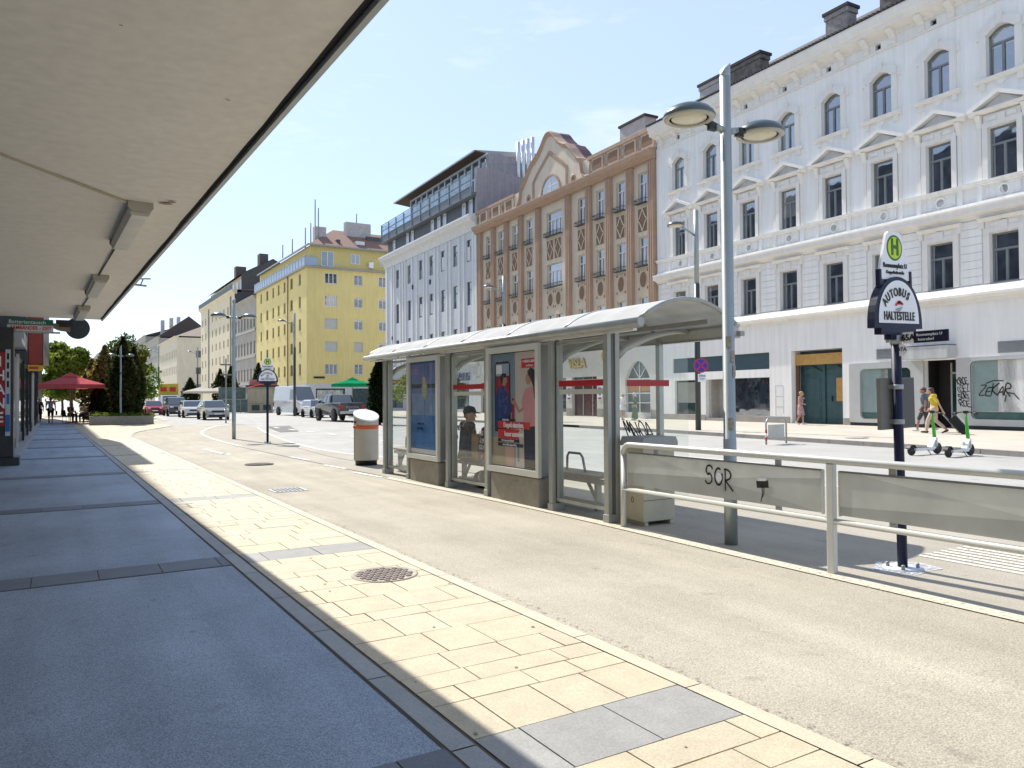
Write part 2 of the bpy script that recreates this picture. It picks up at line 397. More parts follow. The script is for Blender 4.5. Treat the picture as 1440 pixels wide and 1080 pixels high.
# white painted edge of the island, grit along the kerb
def band(mb, pts, w, z):
    for i in range(len(pts)-1):
        (a,b),(c,d) = pts[i], pts[i+1]
        def nrm(i):
            p0 = pts[max(i-1,0)]; p1 = pts[min(i+1,len(pts)-1)]
            L = math.hypot(p1[0]-p0[0], p1[1]-p0[1]); return (-(p1[1]-p0[1])/L*w/2, (p1[0]-p0[0])/L*w/2)
        n0, n1 = nrm(i), nrm(i+1)
        mb.add([(a+n0[0],b+n0[1],z),(a-n0[0],b-n0[1],z),(c-n1[0],d-n1[1],z),(c+n1[0],d+n1[1],z)], [(0,1,2,3)])
def worn_paint(name, col, wear=.45):
    m, nt, out = new_mat(name)
    b = node(nt, 'ShaderNodeBsdfPrincipled', i_Roughness=.7); b.inputs['Base Color'].default_value = c4(col)
    t = node(nt, 'ShaderNodeBsdfTransparent'); g = node(nt, 'ShaderNodeNewGeometry')
    n = node(nt, 'ShaderNodeTexNoise', i_Scale=26.0, i_Detail=6.0, i_Roughness=.7); nt.links.new(g.outputs['Position'], n.inputs['Vector'])
    r = node(nt, 'ShaderNodeMapRange', i_From_Min=wear-.06, i_From_Max=wear+.1); nt.links.new(n.outputs['Fac'], r.inputs['Value'])
    mx = node(nt, 'ShaderNodeMixShader'); nt.links.new(r.outputs[0], mx.inputs['Fac']); nt.links.new(t.outputs[0], mx.inputs[1]); nt.links.new(b.outputs[0], mx.inputs[2])
    nt.links.new(mx.outputs[0], out.inputs['Surface']); return m
LINE = worn_paint('worn white line', (.74,.71,.62), .40)
LINE2 = worn_paint('faded line', (.56,.515,.40), .36)
e = MB(LINE)
nose = smooth_path([(12.4,5.8),(9.0,14),(7.15,20),(7.1,26),(8.2,35),(9.5,43)])
front = smooth_path([(9.44,50),(7.69,45.8),(5.98,38.7),(5.42,33.9),(5.24,29.5),(5.24,26)])
band(e, nose, .12, .003); band(e, front, .13, .003)
for y0 in (20.5, 17.6, 15.4): band(e, [(5.38,y0),(5.5,y0-1.3)], .11, .003)
e.use(LINE2)
band(e, smooth_path([(5.55,14),(5.75,9),(5.72,5),(5.7,0),(5.7,-20)]), .17, .003)
struct(e, 'road_marking')
e = MB(LINE)   # bent arrow on the lane and dashes on the carriageway
band(e, [(4.0,25.4),(4.04,24.0),(4.12,22.7)], .14, .003); e.add([(4.0,22.9,.003),(4.14,22.2,.003),(4.34,23.0,.003)], [(0,1,2)])
for i in range(9): band(e, [(13.8,12+i*9),(13.8,15+i*9)], .14, .003)
for i in range(7): band(e, [(10.2,22+i*3.2),(10.3,23.4+i*3.2)], .2, .003)
struct(e, 'road_marking')
GRIT = worn_paint('road grit', (.13,.115,.09), .60)
e = MB(GRIT); band(e, [(KERB(y)+.02,y) for y in range(-10,33,2)], .035, -.002); band(e, [(KERB(y)+.07+.03*math.sin(y*1.7),y) for y in range(-10,33)], .07, -.003); band(e, [(5.66,y) for y in range(-10,15,2)], .06, .001); struct(e, 'road')
# tactile white ribs on the island near the stop
e = MB(LINE)
for i in range(8):
    e.box(7.1+i*.13, 7.16+i*.13, 3.2, 4.3, -.001, .006)
struct(e, 'road_marking')
# repaired asphalt seam
e = MB(mat('tar seam', (.12,.11,.1), rough=.7, world=True)); band(e, smooth_path([(6.6,24.5),(6.3,19.5),(6.6,15.6)]), .03, .002); struct(e, 'road')
# patch on the road
e = MB(asphalt('patch asphalt', (.2,.2,.195), (.13,.13,.125))); e.add([(9.0,36,.002),(10.0,36.5,.002),(11.5,44,.002),(10.2,44,.002)], [(0,1,2,3)]); struct(e, 'road')

# shaded walk
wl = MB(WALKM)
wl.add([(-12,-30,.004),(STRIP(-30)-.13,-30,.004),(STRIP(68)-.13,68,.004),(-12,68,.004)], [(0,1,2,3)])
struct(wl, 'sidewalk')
BANDS = [-2.1, 2.83, 7.66, 12.64, 18.1, 23.8, 29.1, 35.2, 40.6, 46, 51.5]
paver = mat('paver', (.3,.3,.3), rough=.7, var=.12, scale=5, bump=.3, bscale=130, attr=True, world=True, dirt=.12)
JOINT = mat('joint sand', (.11,.095,.07), rough=.95, world=True)
pb = MB(JOINT)
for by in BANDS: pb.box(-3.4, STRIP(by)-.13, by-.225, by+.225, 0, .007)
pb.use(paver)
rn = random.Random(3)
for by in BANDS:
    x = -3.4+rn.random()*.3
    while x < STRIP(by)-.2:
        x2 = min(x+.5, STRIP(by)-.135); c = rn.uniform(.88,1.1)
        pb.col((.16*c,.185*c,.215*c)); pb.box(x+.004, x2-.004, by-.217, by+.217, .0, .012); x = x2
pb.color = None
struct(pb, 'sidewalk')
# slot drain: concrete strip between two dark slots
db = MB(JOINT)
for i in range(-20, 66):
    y = i*1.0
    for k in range(2):
        pass
    db.use(JOINT); db.add([(STRIP(y)-.135,y,.0085),(STRIP(y)+.012,y,.0085),(STRIP(y+1)+.012,y+1,.0085),(STRIP(y+1)-.135,y+1,.0085)], [(0,1,2,3)])
    db.use(paver); c = rn.uniform(.9,1.08); db.col((.34*c,.35*c,.345*c))
    db.add([(STRIP(y)-.122,y+.006,.0125),(STRIP(y)-.004,y+.006,.0125),(STRIP(y+1)-.004,y+.994,.0125),(STRIP(y+1)-.122,y+.994,.0125)], [(0,1,2,3)])
tag(db.build('slot_drain'), 'long narrow concrete drain channel with two dark slots beside the sand coloured slabs', 'drain')
# sand coloured slabs: rows across the walk, every slab its own tone
tb = MB(JOINT)
tb.add([(STRIP(-8)+.01,-8,.0),(KERB(-8),-8,.0),(KERB(34),34,.0),(STRIP(34)+.01,34,.0)], [(0,1,2,3)])
tb.use(paver)
def slab(x0, x1, y0, y1, c):
    j = .004; dz = rn.uniform(0,.0022)
    f = lambda u, y: STRIP(y)+.016+(KERB(y)-.115-STRIP(y)-.016)*u
    t = [(rn.uniform(-.0012,.0012)) for _ in range(4)]
    top = [(f(x0,y0)+j,y0+j,.010+dz+t[0]),(f(x1,y0)-j,y0+j,.010+dz+t[1]),(f(x1,y1)-j,y1-j,.010+dz+t[2]),(f(x0,y1)+j,y1-j,.010+dz+t[3])]
    bot = [(a,b,0) for a,b,_ in top]
    tb.col(c); tb.add(top+bot, [(0,1,2,3),(1,0,4,5),(2,1,5,6),(3,2,6,7),(0,3,7,4)])
y = -8.0
edges = []
while y < 34:
    nb = min((b for b in BANDS if b-.225 > y-.01), default=99)
    if abs(nb-.225-y) < .02:
        u = rn.uniform(.2,.5)*.6; cuts = [0]
        while u < .95: cuts.append(u); u += rn.uniform(.36,.46)
        cuts.append(1)
        for a, b in zip(cuts, cuts[1:]):
            c = rn.uniform(.9,1.1); slab(a, b, y, y+.45, (.31*c,.305*c,.285*c))
        y += .45; continue
    d = rn.choice([.42,.42,.21,.3,.21])
    d = min(d, nb-.225-y)
    if nb-.225-y-d < .16: d = nb-.225-y
    u = rn.uniform(.12,.45); cuts = [0]
    while u < .9: cuts.append(u); u += rn.choice([.26,.34,.46])*rn.uniform(.95,1.05)
    cuts.append(1)
    for a, b in zip(cuts, cuts[1:]):
        c = rn.uniform(.955,1.04); w = rn.uniform(-.008,.008)
        slab(a, b, y, y+d, ((.53+w)*c,(.455)*c,(.318-w)*c))
    y += d
# pale edging stones
y = -8.0
while y < 33.5:
    c = rn.uniform(.95,1.05); tb.col((.55*c,.485*c,.355*c)); L = 1.0
    a0, a1 = KERB(y), KERB(y+L)
    tb.add([(a0-.11,y+.004,.0125),(a0,y+.004,.0125),(a1,y+L-.004,.0125),(a1-.11,y+L-.004,.0125),(a0+.004,y+.004,-.012),(a1+.004,y+L-.004,-.012)], [(0,1,2,3),(1,4,5,2)]); y += L
for i in range(55):     # trodden gum on the slabs
    yy = rn.uniform(1,24); xx = STRIP(yy)+.05+rn.random()*(KERB(yy)-STRIP(yy)-.1); rr_ = rn.uniform(.006,.014)
    if i == 0: tb.use(mat('old gum', (.25,.22,.18), rough=.8, world=True)); tb.color = None
    tb.add([(xx+rr_*math.cos(k*.9)*rn.uniform(.8,1.2), yy+rr_*math.sin(k*.9)*rn.uniform(.8,1.2), .0152) for k in range(7)], [tuple(range(7))])
struct(tb, 'pavement')
# the walk widens beyond: one sheet with a running slab pattern
def slab_sheet_mat(name, a, b, sc):
    m, nt, out = new_mat(name)
    bs = node(nt, 'ShaderNodeBsdfPrincipled', i_Roughness=.75); g = node(nt, 'ShaderNodeNewGeometry')
    br = node(nt, 'ShaderNodeTexBrick', i_Scale=sc, i_Mortar_Size=.012); br.offset = .37
    br.inputs['Color1'].default_value = c4(a); br.inputs['Color2'].default_value = c4(b); br.inputs['Mortar'].default_value = (.12,.1,.08,1)
    br.inputs['Brick Width'].default_value = .6; br.inputs['Row Height'].default_value = .4
    n = node(nt, 'ShaderNodeTexNoise', i_Scale=.6, i_Detail=6.0); vm = node(nt, 'ShaderNodeVectorMath', operation='SCALE')
    r = node(nt, 'ShaderNodeMapRange', i_From_Min=.3, i_From_Max=.7, i_To_Min=.88, i_To_Max=1.1)
    nt.links.new(g.outputs['Position'], br.inputs['Vector']); nt.links.new(g.outputs['Position'], n.inputs['Vector'])
    nt.links.new(n.outputs['Fac'], r.inputs['Value']); nt.links.new(br.outputs['Color'], vm.inputs[0]); nt.links.new(r.outputs[0], vm.inputs['Scale'])
    nt.links.new(vm.outputs[0], bs.inputs['Base Color']); nt.links.new(bs.outputs[0], out.inputs['Surface']); return m
SLAB = slab_sheet_mat('slab sheet', (.53,.45,.31), (.49,.415,.285), 1.0)
wide = [(STRIP(34)+.014,34)]+smooth_path([(KERB(34),34),(2.72,36),(3.3,40.5),(4.5,44.6),(5.75,48.6),(6.1,51.5),(5.7,54.5),(5.4,58)], 5)+[(7.5,64),(8.3,80),(8.3,140),(-12,140),(-12,68.1),(STRIP(68)+.014,68.1)]
sheet(wide, .006, SLAB, 'pavement')
e = MB(mat('kerb stone', (.42,.38,.31), rough=.8, world=True, dirt=.15)); band(e, smooth_path([(KERB(34),34),(2.72,36),(3.3,40.5),(4.5,44.6),(5.75,48.6),(6.1,51.5),(5.7,54.5),(5.4,58)], 5), .13, .012); struct(e, 'kerb')

# far pavement with its kerb
fk = [(18.4,-40),(19.7,0),(20.35,9.5),(21.0,13.1),(22.4,25),(22.5,31),(22.6,34.5),(22.7,60),(23.0,88)]
fp = MB(FARPAVE)
for (a,b),(c,d) in zip(fk, fk[1:]):
    fp.add([(a+.18,b,.12),(60,b,.12),(60,d,.12),(c+.18,d,.12)], [(0,1,2,3)])
struct(fp, 'pavement')
kb = MB(mat('granite kerb', (.27,.26,.24), rough=.75, var=.2, scale=3, world=True, dirt=.2))
for (a,b),(c,d) in zip(fk, fk[1:]):
    if b == 31: continue          # dropped kerb at the crossing
    n = max(1, int((d-b)/1.2))
    for i in range(n):
        t0, t1 = i/n, (i+1)/n
        kb.add([(a+(c-a)*t0,b+(d-b)*t0+.006,-.02),(a+(c-a)*t1,b+(d-b)*t1-.006,-.02),(a+(c-a)*t1+.0,b+(d-b)*t1-.006,.124),(a+(c-a)*t0,b+(d-b)*t0+.006,.124),
                (a+(c-a)*t1+.18,b+(d-b)*t1-.006,.124),(a+(c-a)*t0+.18,b+(d-b)*t0+.006,.124)], [(1,0,3,2),(2,3,5,4)])
struct(kb, 'kerb')
fp2 = MB(FARPAVE); fp2.box(25.2, 120, 97.5, 420, -.02, .12); fp2.box(25.0, 60, 88, 97.5, -.02, .05); struct(fp2, 'pavement')

# iron covers
def cover(name, label, x, y, r, m):
    b = MB(m); b.lathe([(r,.0),(r,.016),(r-.02,.018),(r-.03,.013),(.001,.013)], 32)
    b.use(mat('rusty studs', (.17,.135,.12), rough=.7, metal=.2, var=.3, scale=8))
    k = .062
    n = int(r/k)+1
    for i in range(-n, n+1):
        for j in range(-n, n+1):
            px, py = i*k+(j%2)*k/2, j*k*.87
            if math.hypot(px,py) < r-.05: b.box(px-.02, px+.02, py-.02, py+.02, .012, .02)
    o = b.build(name); o.location = (x, y, 0); return tag(o, label, 'manhole cover')
cover('manhole_cover', 'round rusty studded iron cover set in the sand coloured slabs', 2.47, 6.3, .29, mat('cover iron', (.36,.31,.25), rough=.75, var=.25, scale=6, metal=.1))
cover('manhole_cover', 'round grey iron cover in the bus lane asphalt', 4.15, 18.6, .33, mat('lane iron', (.12,.11,.1), rough=.7, var=.3))
b = MB(mat('gully frame', (.5,.5,.48), rough=.6)); b.box(-.28,.28,-.25,.25,-.01,.004)
b.use(mat('gully iron', (.09,.1,.12), rough=.6, metal=.3))
for i in range(7):
    for j in range(2): b.box(-.235+i*.07,-.195+i*.07,-.2+j*.21,-.02+j*.21,.003,.010)
o = b.build('drain_grate'); o.location = (3.4,13.1,0); tag(o, 'square slotted drain grate beside the kerb of the bus lane', 'drain grate')
# ================================================================ left side: building with the long canopy
CEIL = mat('canopy render', (.82,.775,.69), rough=.9, var=.035, scale=.7, bump=.12, bscale=5, dirt=.05)
CE = lambda y: 1.475-.0225*y            # canopy edge
sb = thing('shop_building', 'plastered shop building whose long beige canopy roofs the shaded walk', 'building', (0,0,0))
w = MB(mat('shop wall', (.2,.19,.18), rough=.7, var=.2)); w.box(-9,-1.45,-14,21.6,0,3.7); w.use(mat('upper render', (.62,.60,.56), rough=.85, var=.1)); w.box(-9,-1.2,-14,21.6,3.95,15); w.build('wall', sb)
c = MB(CEIL)
NY = 60
ys = [-14+i*(22.0+14)/NY for i in range(NY+1)]
rn = random.Random(5)
v = []; f = []
for i, y in enumerate(ys):
    for j in range(9):
        t = j/8; x = -1.5+(CE(y)-.03+rn.uniform(-.006,.006)*(j == 8)+1.5)*t
        v.append((x, y, 3.6+.012*noise.noise((x*1.3,y*.6,0))))
for i in range(NY):
    for j in range(8): f.append((i*9+j, i*9+j+1, (i+1)*9+j+1, (i+1)*9+j))
c.add(v, f, True)
c.add([(-1.5,ys[-1],3.6),(CE(22),ys[-1],3.6),(CE(22),ys[-1],3.95),(-1.5,ys[-1],3.95)], [(0,1,2,3)])
c.add([(-1.5,-14,3.95),(CE(-14),-14,3.95),(CE(22),22,3.95),(-1.5,22,3.95)], [(0,1,2,3)])
c.add([(-1.5,-14,3.6),(CE(-14),-14,3.6),(CE(-14),-14,3.95),(-1.5,-14,3.95)], [(0,1,2,3)])
cn = c.build('canopy', sb)
e = MB(mat('fascia joint', (.03,.028,.025), rough=.9)); e.add([(CE(-14)-.045,-14,3.605),(CE(-14)+.012,-14,3.605),(CE(22)+.012,22,3.605),(CE(22)-.045,22,3.605)], [(0,1,2,3)])
e.use(mat('fascia metal', (.34,.37,.37), rough=.45, metal=.3, var=.15))
e.add([(CE(-14)+.012,-14,3.565),(CE(-14)+.05,-14,3.565),(CE(22)+.05,22,3.565),(CE(22)+.012,22,3.565),(CE(-14)+.012,-14,3.97),(CE(-14)+.05,-14,3.97),(CE(22)+.05,22,3.97),(CE(22)+.012,22,3.97)], [(0,1,2,3),(1,5,6,2),(4,7,6,5),(0,3,7,4),(0,4,5,1),(3,2,6,7)])
e.build('fascia', cn)
e = MB(GREYMETAL); e.tube([(CE(15)+.04,15,3.7),(CE(15)+.32,15,3.72)], .015, 6); e.tube([(CE(15.4)+.04,15.4,3.66),(CE(15.4)+.3,15.4,3.64)], .02, 6); e.tube([(CE(15)+.2,15,3.71),(CE(15.4)+.2,15.4,3.65)], .012, 6); e.build('cable_bracket', cn)
b = MB(CEIL)   # rough patches and filled cracks in the soffit
b.use(mat('soffit stain', (.36,.29,.2), rough=.9, var=.3, scale=8))
for (x,y,s) in [(.98,8.6,.09),(1.03,8.5,.05),(1.0,5.4,.02),(.3,4.6,.015),(.75,4.0,.015)]:
    b = MB(mat('soffit stain', None)); b.add([(x+s*math.cos(a*.9)*rn.uniform(.6,1.2), y+s*.6*math.sin(a*.9)*rn.uniform(.6,1.2), 3.586) for a in range(7)], [tuple(range(7))]); b.build('soffit_stain', cn)
# lamps under the canopy
LAMPBODY = mat('lamp housing', (.40,.37,.30), rough=.6, var=.15); DIFF = mat('dead diffuser', (.55,.53,.47), rough=.35, var=.15)
def soffit_lamp(label):
    t = thing('soffit_lamp', label, 'lamp', (0,0,0), 0, 'lamps under the canopy')
    b = MB(LAMPBODY); b.prism([(-.12,0),(.12,0),(.12,-.06),(.09,-.1),(-.09,-.1),(-.12,-.06)], 'y', -.06, 0); b.prism([(-.12,0),(.12,0),(.12,-.06),(.09,-.1),(-.09,-.1),(-.12,-.06)], 'y', 2.1, 2.16)
    b.box(-.1,.1,0,2.1,-.05,0); b.build('housing', t)
    d = MB(DIFF); d.prism([(-.105,-.052),(.105,-.052),(.105,-.09),(.08,-.135),(-.08,-.135),(-.105,-.09)], 'y', .001, 2.099); d.build('diffuser', t)
    return t
l1 = soffit_lamp('fluorescent lamp under the canopy where the long thin conduit from the wall ends'); l1.location = (.75, 8.75, 3.6); l1.rotation_euler = (0,0,R(1.3))
dup(l1, (.63,14.1,3.6), R(1.3), 'middle fluorescent lamp under the canopy, halfway along its edge')
dup(l1, (.53,18.9,3.6), R(1.3), 'fluorescent lamp at the street end of the canopy, above the hanging green sign')
b = MB(BLACK); b.tube([(.69,10.9,3.58),(.6,14.05,3.585)], .012, 6); tag(b.build('cable'), 'dark cable on the canopy underside linking the conduit lamp with the middle lamp', 'cable')
b = MB(BLACK); b.tube([(.58,16.3,3.58),(.5,18.85,3.585)], .012, 6); tag(b.build('cable'), 'dark cable on the canopy underside running from the middle lamp to the end lamp', 'cable')
b = MB(mat('conduit', (.46,.41,.3), rough=.6)); b.tube([(-1.4,6.3,3.585),(.62,8.72,3.585),(.68,8.73,3.582),(.75,8.74,3.57)], .013, 6)
tag(b.build('cable_conduit'), 'thin cable conduit running across the underside of the beige canopy to the lamps', 'conduit')

# shop signs hanging at the far end of the canopy
t = thing('hanging_sign', 'green and white hanging shop sign offering battery change, at the canopy end', 'sign', (-.50,22.25,3.42))
b = MB(mat('sign green', (.01,.13,.07), rough=.5)); b.box(-.52,.45,0,.09,0,.15); b.use(mat('sign pale', (.62,.62,.62))); b.box(-.52,.45,0,.088,-.15,0); b.use(GALV); b.box(-.54,.6,-.01,.1,-.19,-.15); b.build('panel', t)
b = MB(SIGNWHITE); b.add(*text_geo('Batterientausch', .13, sx=.95), M=MY((-.1,-.004,.07))); b.build('lettering', t); b = MB(RED); b.add(*text_geo('ARMBÄNDER - ZEIT', .125, sx=.80, bold=.003), M=MY((-.03,-.004,-.075))); b.build('lettering', t)
t = thing('round_sign', 'dark round sign disc hanging below the outer end of the canopy', 'sign', (.50,23.2,3.46))
b = MB(mat('disc dark', (.02,.03,.028), rough=.5, var=.4, scale=12)); b.lathe([(.27,-.06),(.285,-.04),(.285,.04),(.27,.06)], 32, M=Matrix.Rotation(R(90),4,'X')); b.build('disc', t)
b = MB(GALV); b.tube([(-.1,0,.2),(-.1,-1.3,.3)], .02, 8); b.tube([(.12,0,.2),(.12,-1.3,.3)], .02, 8); b.build('bracket', t)
t = thing('sign_bracket', 'rusty metal frame of an old sign under the canopy end', 'bracket', (.02,22.5,3.45))
b = MB(mat('old sign timber', (.22,.15,.1), rough=.8, var=.3)); b.prism([(-.1,-.05),(.05,-.12),(.3,-.15),(.3,.0),(.02,.06),(-.1,.06)], 'y', 0, .12); b.build('board', t)
b = MB(BLACK); b.box(.05,.36,-.03,-.005,-.02,.05); b.box(-.02,.34,-.02,.14,.06,.15); b.build('frame', t)

# neighbouring shop front behind
ns = thing('shop_row', 'row of shops with dark pillars and glazed fronts along the shaded walk', 'building', (0,0,0))
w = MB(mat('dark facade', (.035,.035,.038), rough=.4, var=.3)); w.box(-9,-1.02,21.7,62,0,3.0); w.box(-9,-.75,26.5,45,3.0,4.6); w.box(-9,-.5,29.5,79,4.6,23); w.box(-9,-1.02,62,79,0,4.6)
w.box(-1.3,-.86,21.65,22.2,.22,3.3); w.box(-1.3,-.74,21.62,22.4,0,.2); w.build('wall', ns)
w = MB(mat('pale facade', (.45,.43,.4), rough=.8, var=.12)); w.box(-.8,1.15,29.0,40,6.1,10.0); w.build('bay', ns)  # unseen block, added and shaped to cast the shadow patch on the slabs
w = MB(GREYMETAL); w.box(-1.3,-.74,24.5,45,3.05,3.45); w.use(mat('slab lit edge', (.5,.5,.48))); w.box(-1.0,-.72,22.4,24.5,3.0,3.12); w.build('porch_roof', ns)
for y0 in (22.6,27.2,31.8,36.4,41,45.6,50.2,54.8):
    gl = MB(SHOPGLASS); gl.box(-1.01,-.985,y0,y0+4.2,.5,2.8); gl.build('shop_window', ns)
mat('pale post', (.6,.58,.52))
for y0 in (22.35,26.95,31.55,36.15,40.75,45.4,50,54.6):
    w = MB(mat('pale post', None) if y0 in (26.95,45.4) else BLACK); w.box(-1.0,-.93,y0,y0+.09,0,2.95); w.build('post', ns)
w = MB(mat('stone sill', (.33,.33,.34))); w.box(-1.02,-.8,22.4,58.5,0.0,.16); w.build('sill', ns)
t = thing('advertising_banner', 'red panel with vertical white letters at the dark corner of the shop front', 'sign', (-1.05,21.6,.95))
b = MB(mat('panel red', (.33,.015,.02), rough=.4)); b.box(-.25,.02,-.02,.03,0,1.75); b.build('panel', t)
b = MB(SIGNWHITE)
for i, ch in enumerate('ENAHI'): b.add(*text_geo(ch, .34, sx=.8, bold=.006), M=MY((-.07,-.026,.2+i*.33)))
b.build('lettering', t)
t = thing('poster_strip', 'narrow pale blue poster strip beside the red panel on the corner pillar', 'poster', (-.965,21.62,.72))
b = MB(mat('poster pale', (.5,.56,.62))); b.box(-.055,.045,-.02,.02,0,2.05); b.build('panel', t)
for x0,x1,z0,z1,m_ in [(-.05,.04,.1,.5,mat('poster blue', (.03,.15,.4), var=.3)),(-.03,.03,.75,1.0,mat('poster blue', None))]+[(-.025,.02,1.15+k*.22,1.3+k*.22,INK) for k in range(4)]: b = MB(m_); b.box(x0,x1,-.024,-.02,z0,z1); b.build('print', t)
t = thing('advertising_box', 'big dark red sign box sticking out high above the shops', 'sign', (-.53,27.6,0))
b = MB(mat('box red', (.27,.03,.018), rough=.5, var=.15)); b.box(-.2,.2,0,.5,2.66,4.55); b.build('panel', t, bevel=.03)
b = MB(GREYMETAL); b.box(-.1,.0,.5,1.95,3.9,4.1); b.box(.203,.22,-.02,.52,2.64,4.57); b.build('frame', t)
t = thing('yellow_sign', 'small yellow sign board below the red sign box', 'sign', (-.53,27.65,0))
b = MB(mat('sign yellow', (.65,.45,.03), var=.1)); b.box(-.2,.2,0,.2,2.47,2.65); b.build('panel', t)
b = MB(RED); b.box(-.17,.08,-.01,0,2.52,2.6); b.build('print', t)

# ================================================================ bus shelter
GLASS = clear_glass('shelter glass', (.90,.95,.93), haze=.07)
sh = thing('bus_shelter', 'long bus shelter with arched roof, grey posts and glass walls on the island', 'bus shelter', (5.9,0,0))
ROOF = sheet_mat('roof sheet', (.63,.635,.62), .28)
def roofz(x): return 2.44+.27*math.sin(math.pi*max(0,min(1,(x+.13)/1.56)))**.85
rx = [-.13+1.56*i/14 for i in range(15)]
bays = [6.74,8.24,9.74,11.24,12.74,14.24,15.7]
for a, b_ in zip(bays, bays[1:]):
    b = MB(ROOF); o = MB(ROOF)
    v = [(x, y, roofz(x)+dz) for dz in (.0,.028) for y in (a+.015,b_-.015) for x in rx]
    n = len(rx)
    F = []
    for k in range(n-1):
        F += [(k,k+1,n+k+1,n+k),(2*n+k+1,2*n+k,3*n+k,3*n+k+1)]
    b.add(v, F, True); b.build('roof_panel', sh)
for y in bays:
    b = MB(SHELTERMETAL); b.tube([(x, y, roofz(x)+.012) for x in rx], .028, 8); b.build('roof_rib', sh)
b = MB(SHELTERMETAL)
b.tube([(-.15,6.7,2.41),(-.15,15.78,2.41)], .055, 10); b.build('gutter', sh)
b = MB(mat('rear beam pale', (.52,.51,.46), rough=.5)); b.box(1.38,1.46,6.72,15.7,2.30,2.42); b.use(SHELTERMETAL); b.box(1.375,1.465,6.7,15.72,2.42,2.45); b.box(1.375,1.465,6.7,15.72,2.275,2.30); b.build('rear_beam', sh)
b = MB(mat('light strip', (.7,.7,.66), rough=.4)); b.box(-.1,-.04,6.9,15.6,2.325,2.352); b.build('front_rail', sh)
b = MB(mat('cable tray', (.3,.3,.28))); b.box(1.0,1.06,6.8,15.7,2.44,2.5); b.box(1.42,1.5,6.66,6.78,2.3,2.36); b.build('ceiling_rail', sh)
POSTS = [7.45,8.68,10.50,11.90,13.62,14.85]
for y in POSTS:
    b = MB(SHELTERMETAL); b.box(-.09,-.03,y-.045,y+.045,.0,2.36); b.box(.03,.1,y-.05,y+.05,.0,2.36)
    b.use(mat('post shadow gap', (.12,.13,.13), rough=.5)); b.box(-.03,.03,y-.03,y+.03,.0,2.36); b.use(SHELTERMETAL); b.box(-.1,.11,y-.06,y+.06,0,.1); b.build('post', sh, bevel=.006)
    b = MB(SHELTERMETAL)      # curved bracket that carries the roof
    pts = [(.1,y,2.05)]+[(.1+1.2*t, y, 2.1+.30*math.sin(t*math.pi*.55)) for t in (.1,.25,.4,.55,.7,.85,1)]
    b.tube(pts, [.05,.05,.045,.04,.038,.035,.03,.03], 8); b.build('bracket', sh)
for y in (8.1,10.9,14.6):
    b = MB(SHELTERMETAL); b.box(1.34,1.42,y-.04,y+.04,0,2.35); b.build('post', sh, bevel=.006)
for a, b_ in ((7.51,8.62),(10.56,11.84),(13.68,14.79)):
    b = MB(GLASS); b.quad((0,a+.03,.17),(0,b_-.03,.17),(0,b_-.03,2.26),(0,a+.03,2.26)); pane = b.build('glass_pane', sh)
    b = MB(SHELTERMETAL); b.box(-.03,.03,a,b_,.13,.175); b.box(-.02,.02,a,b_,2.26,2.3); b.box(-.025,.025,a,a+.03,.175,2.26); b.box(-.025,.025,b_-.03,b_,.175,2.26); b.build('glass_frame', sh)
    if a < 13:
        b = MB(mat('red band', (.38,.01,.015), rough=.4)); b.box(-.012,-.007,a+.03,b_-.05,1.69,1.77); b.use(mat('pale band', (.5,.5,.46))); b.box(-.012,-.007,a+.05,b_-.06,1.585,1.65); b.build('safety_band', pane)
b = MB(GLASS); b.quad((.16,7.46,.17),(1.3,7.46,.17),(1.3,7.46,2.2),(.16,7.46,2.2)); pane = b.build('glass_pane', sh)
b = MB(mat('red band', None)); b.box(.25,.95,7.442,7.447,1.68,1.76); b.build('safety_band', pane)
b = MB(INK); rr = random.Random(4)
tagline(b, 'MNOA', .45, .26, .016, MY((.28,7.44,1.0)), 3, -.5)
tagline(b, 'SNR', .3, .14, .012, MY((.4,7.439,.95)), 5, -.5)
b.build('graffiti', pane)
b = MB(mat('white scrawl', (.7,.7,.68), rough=.6)); rr = random.Random(9)
tagline(b, 'NSTAMO', .95, .2, .014, MX((-.012,11.72,1.86)), 8, .1)
b.build('graffiti', sh)

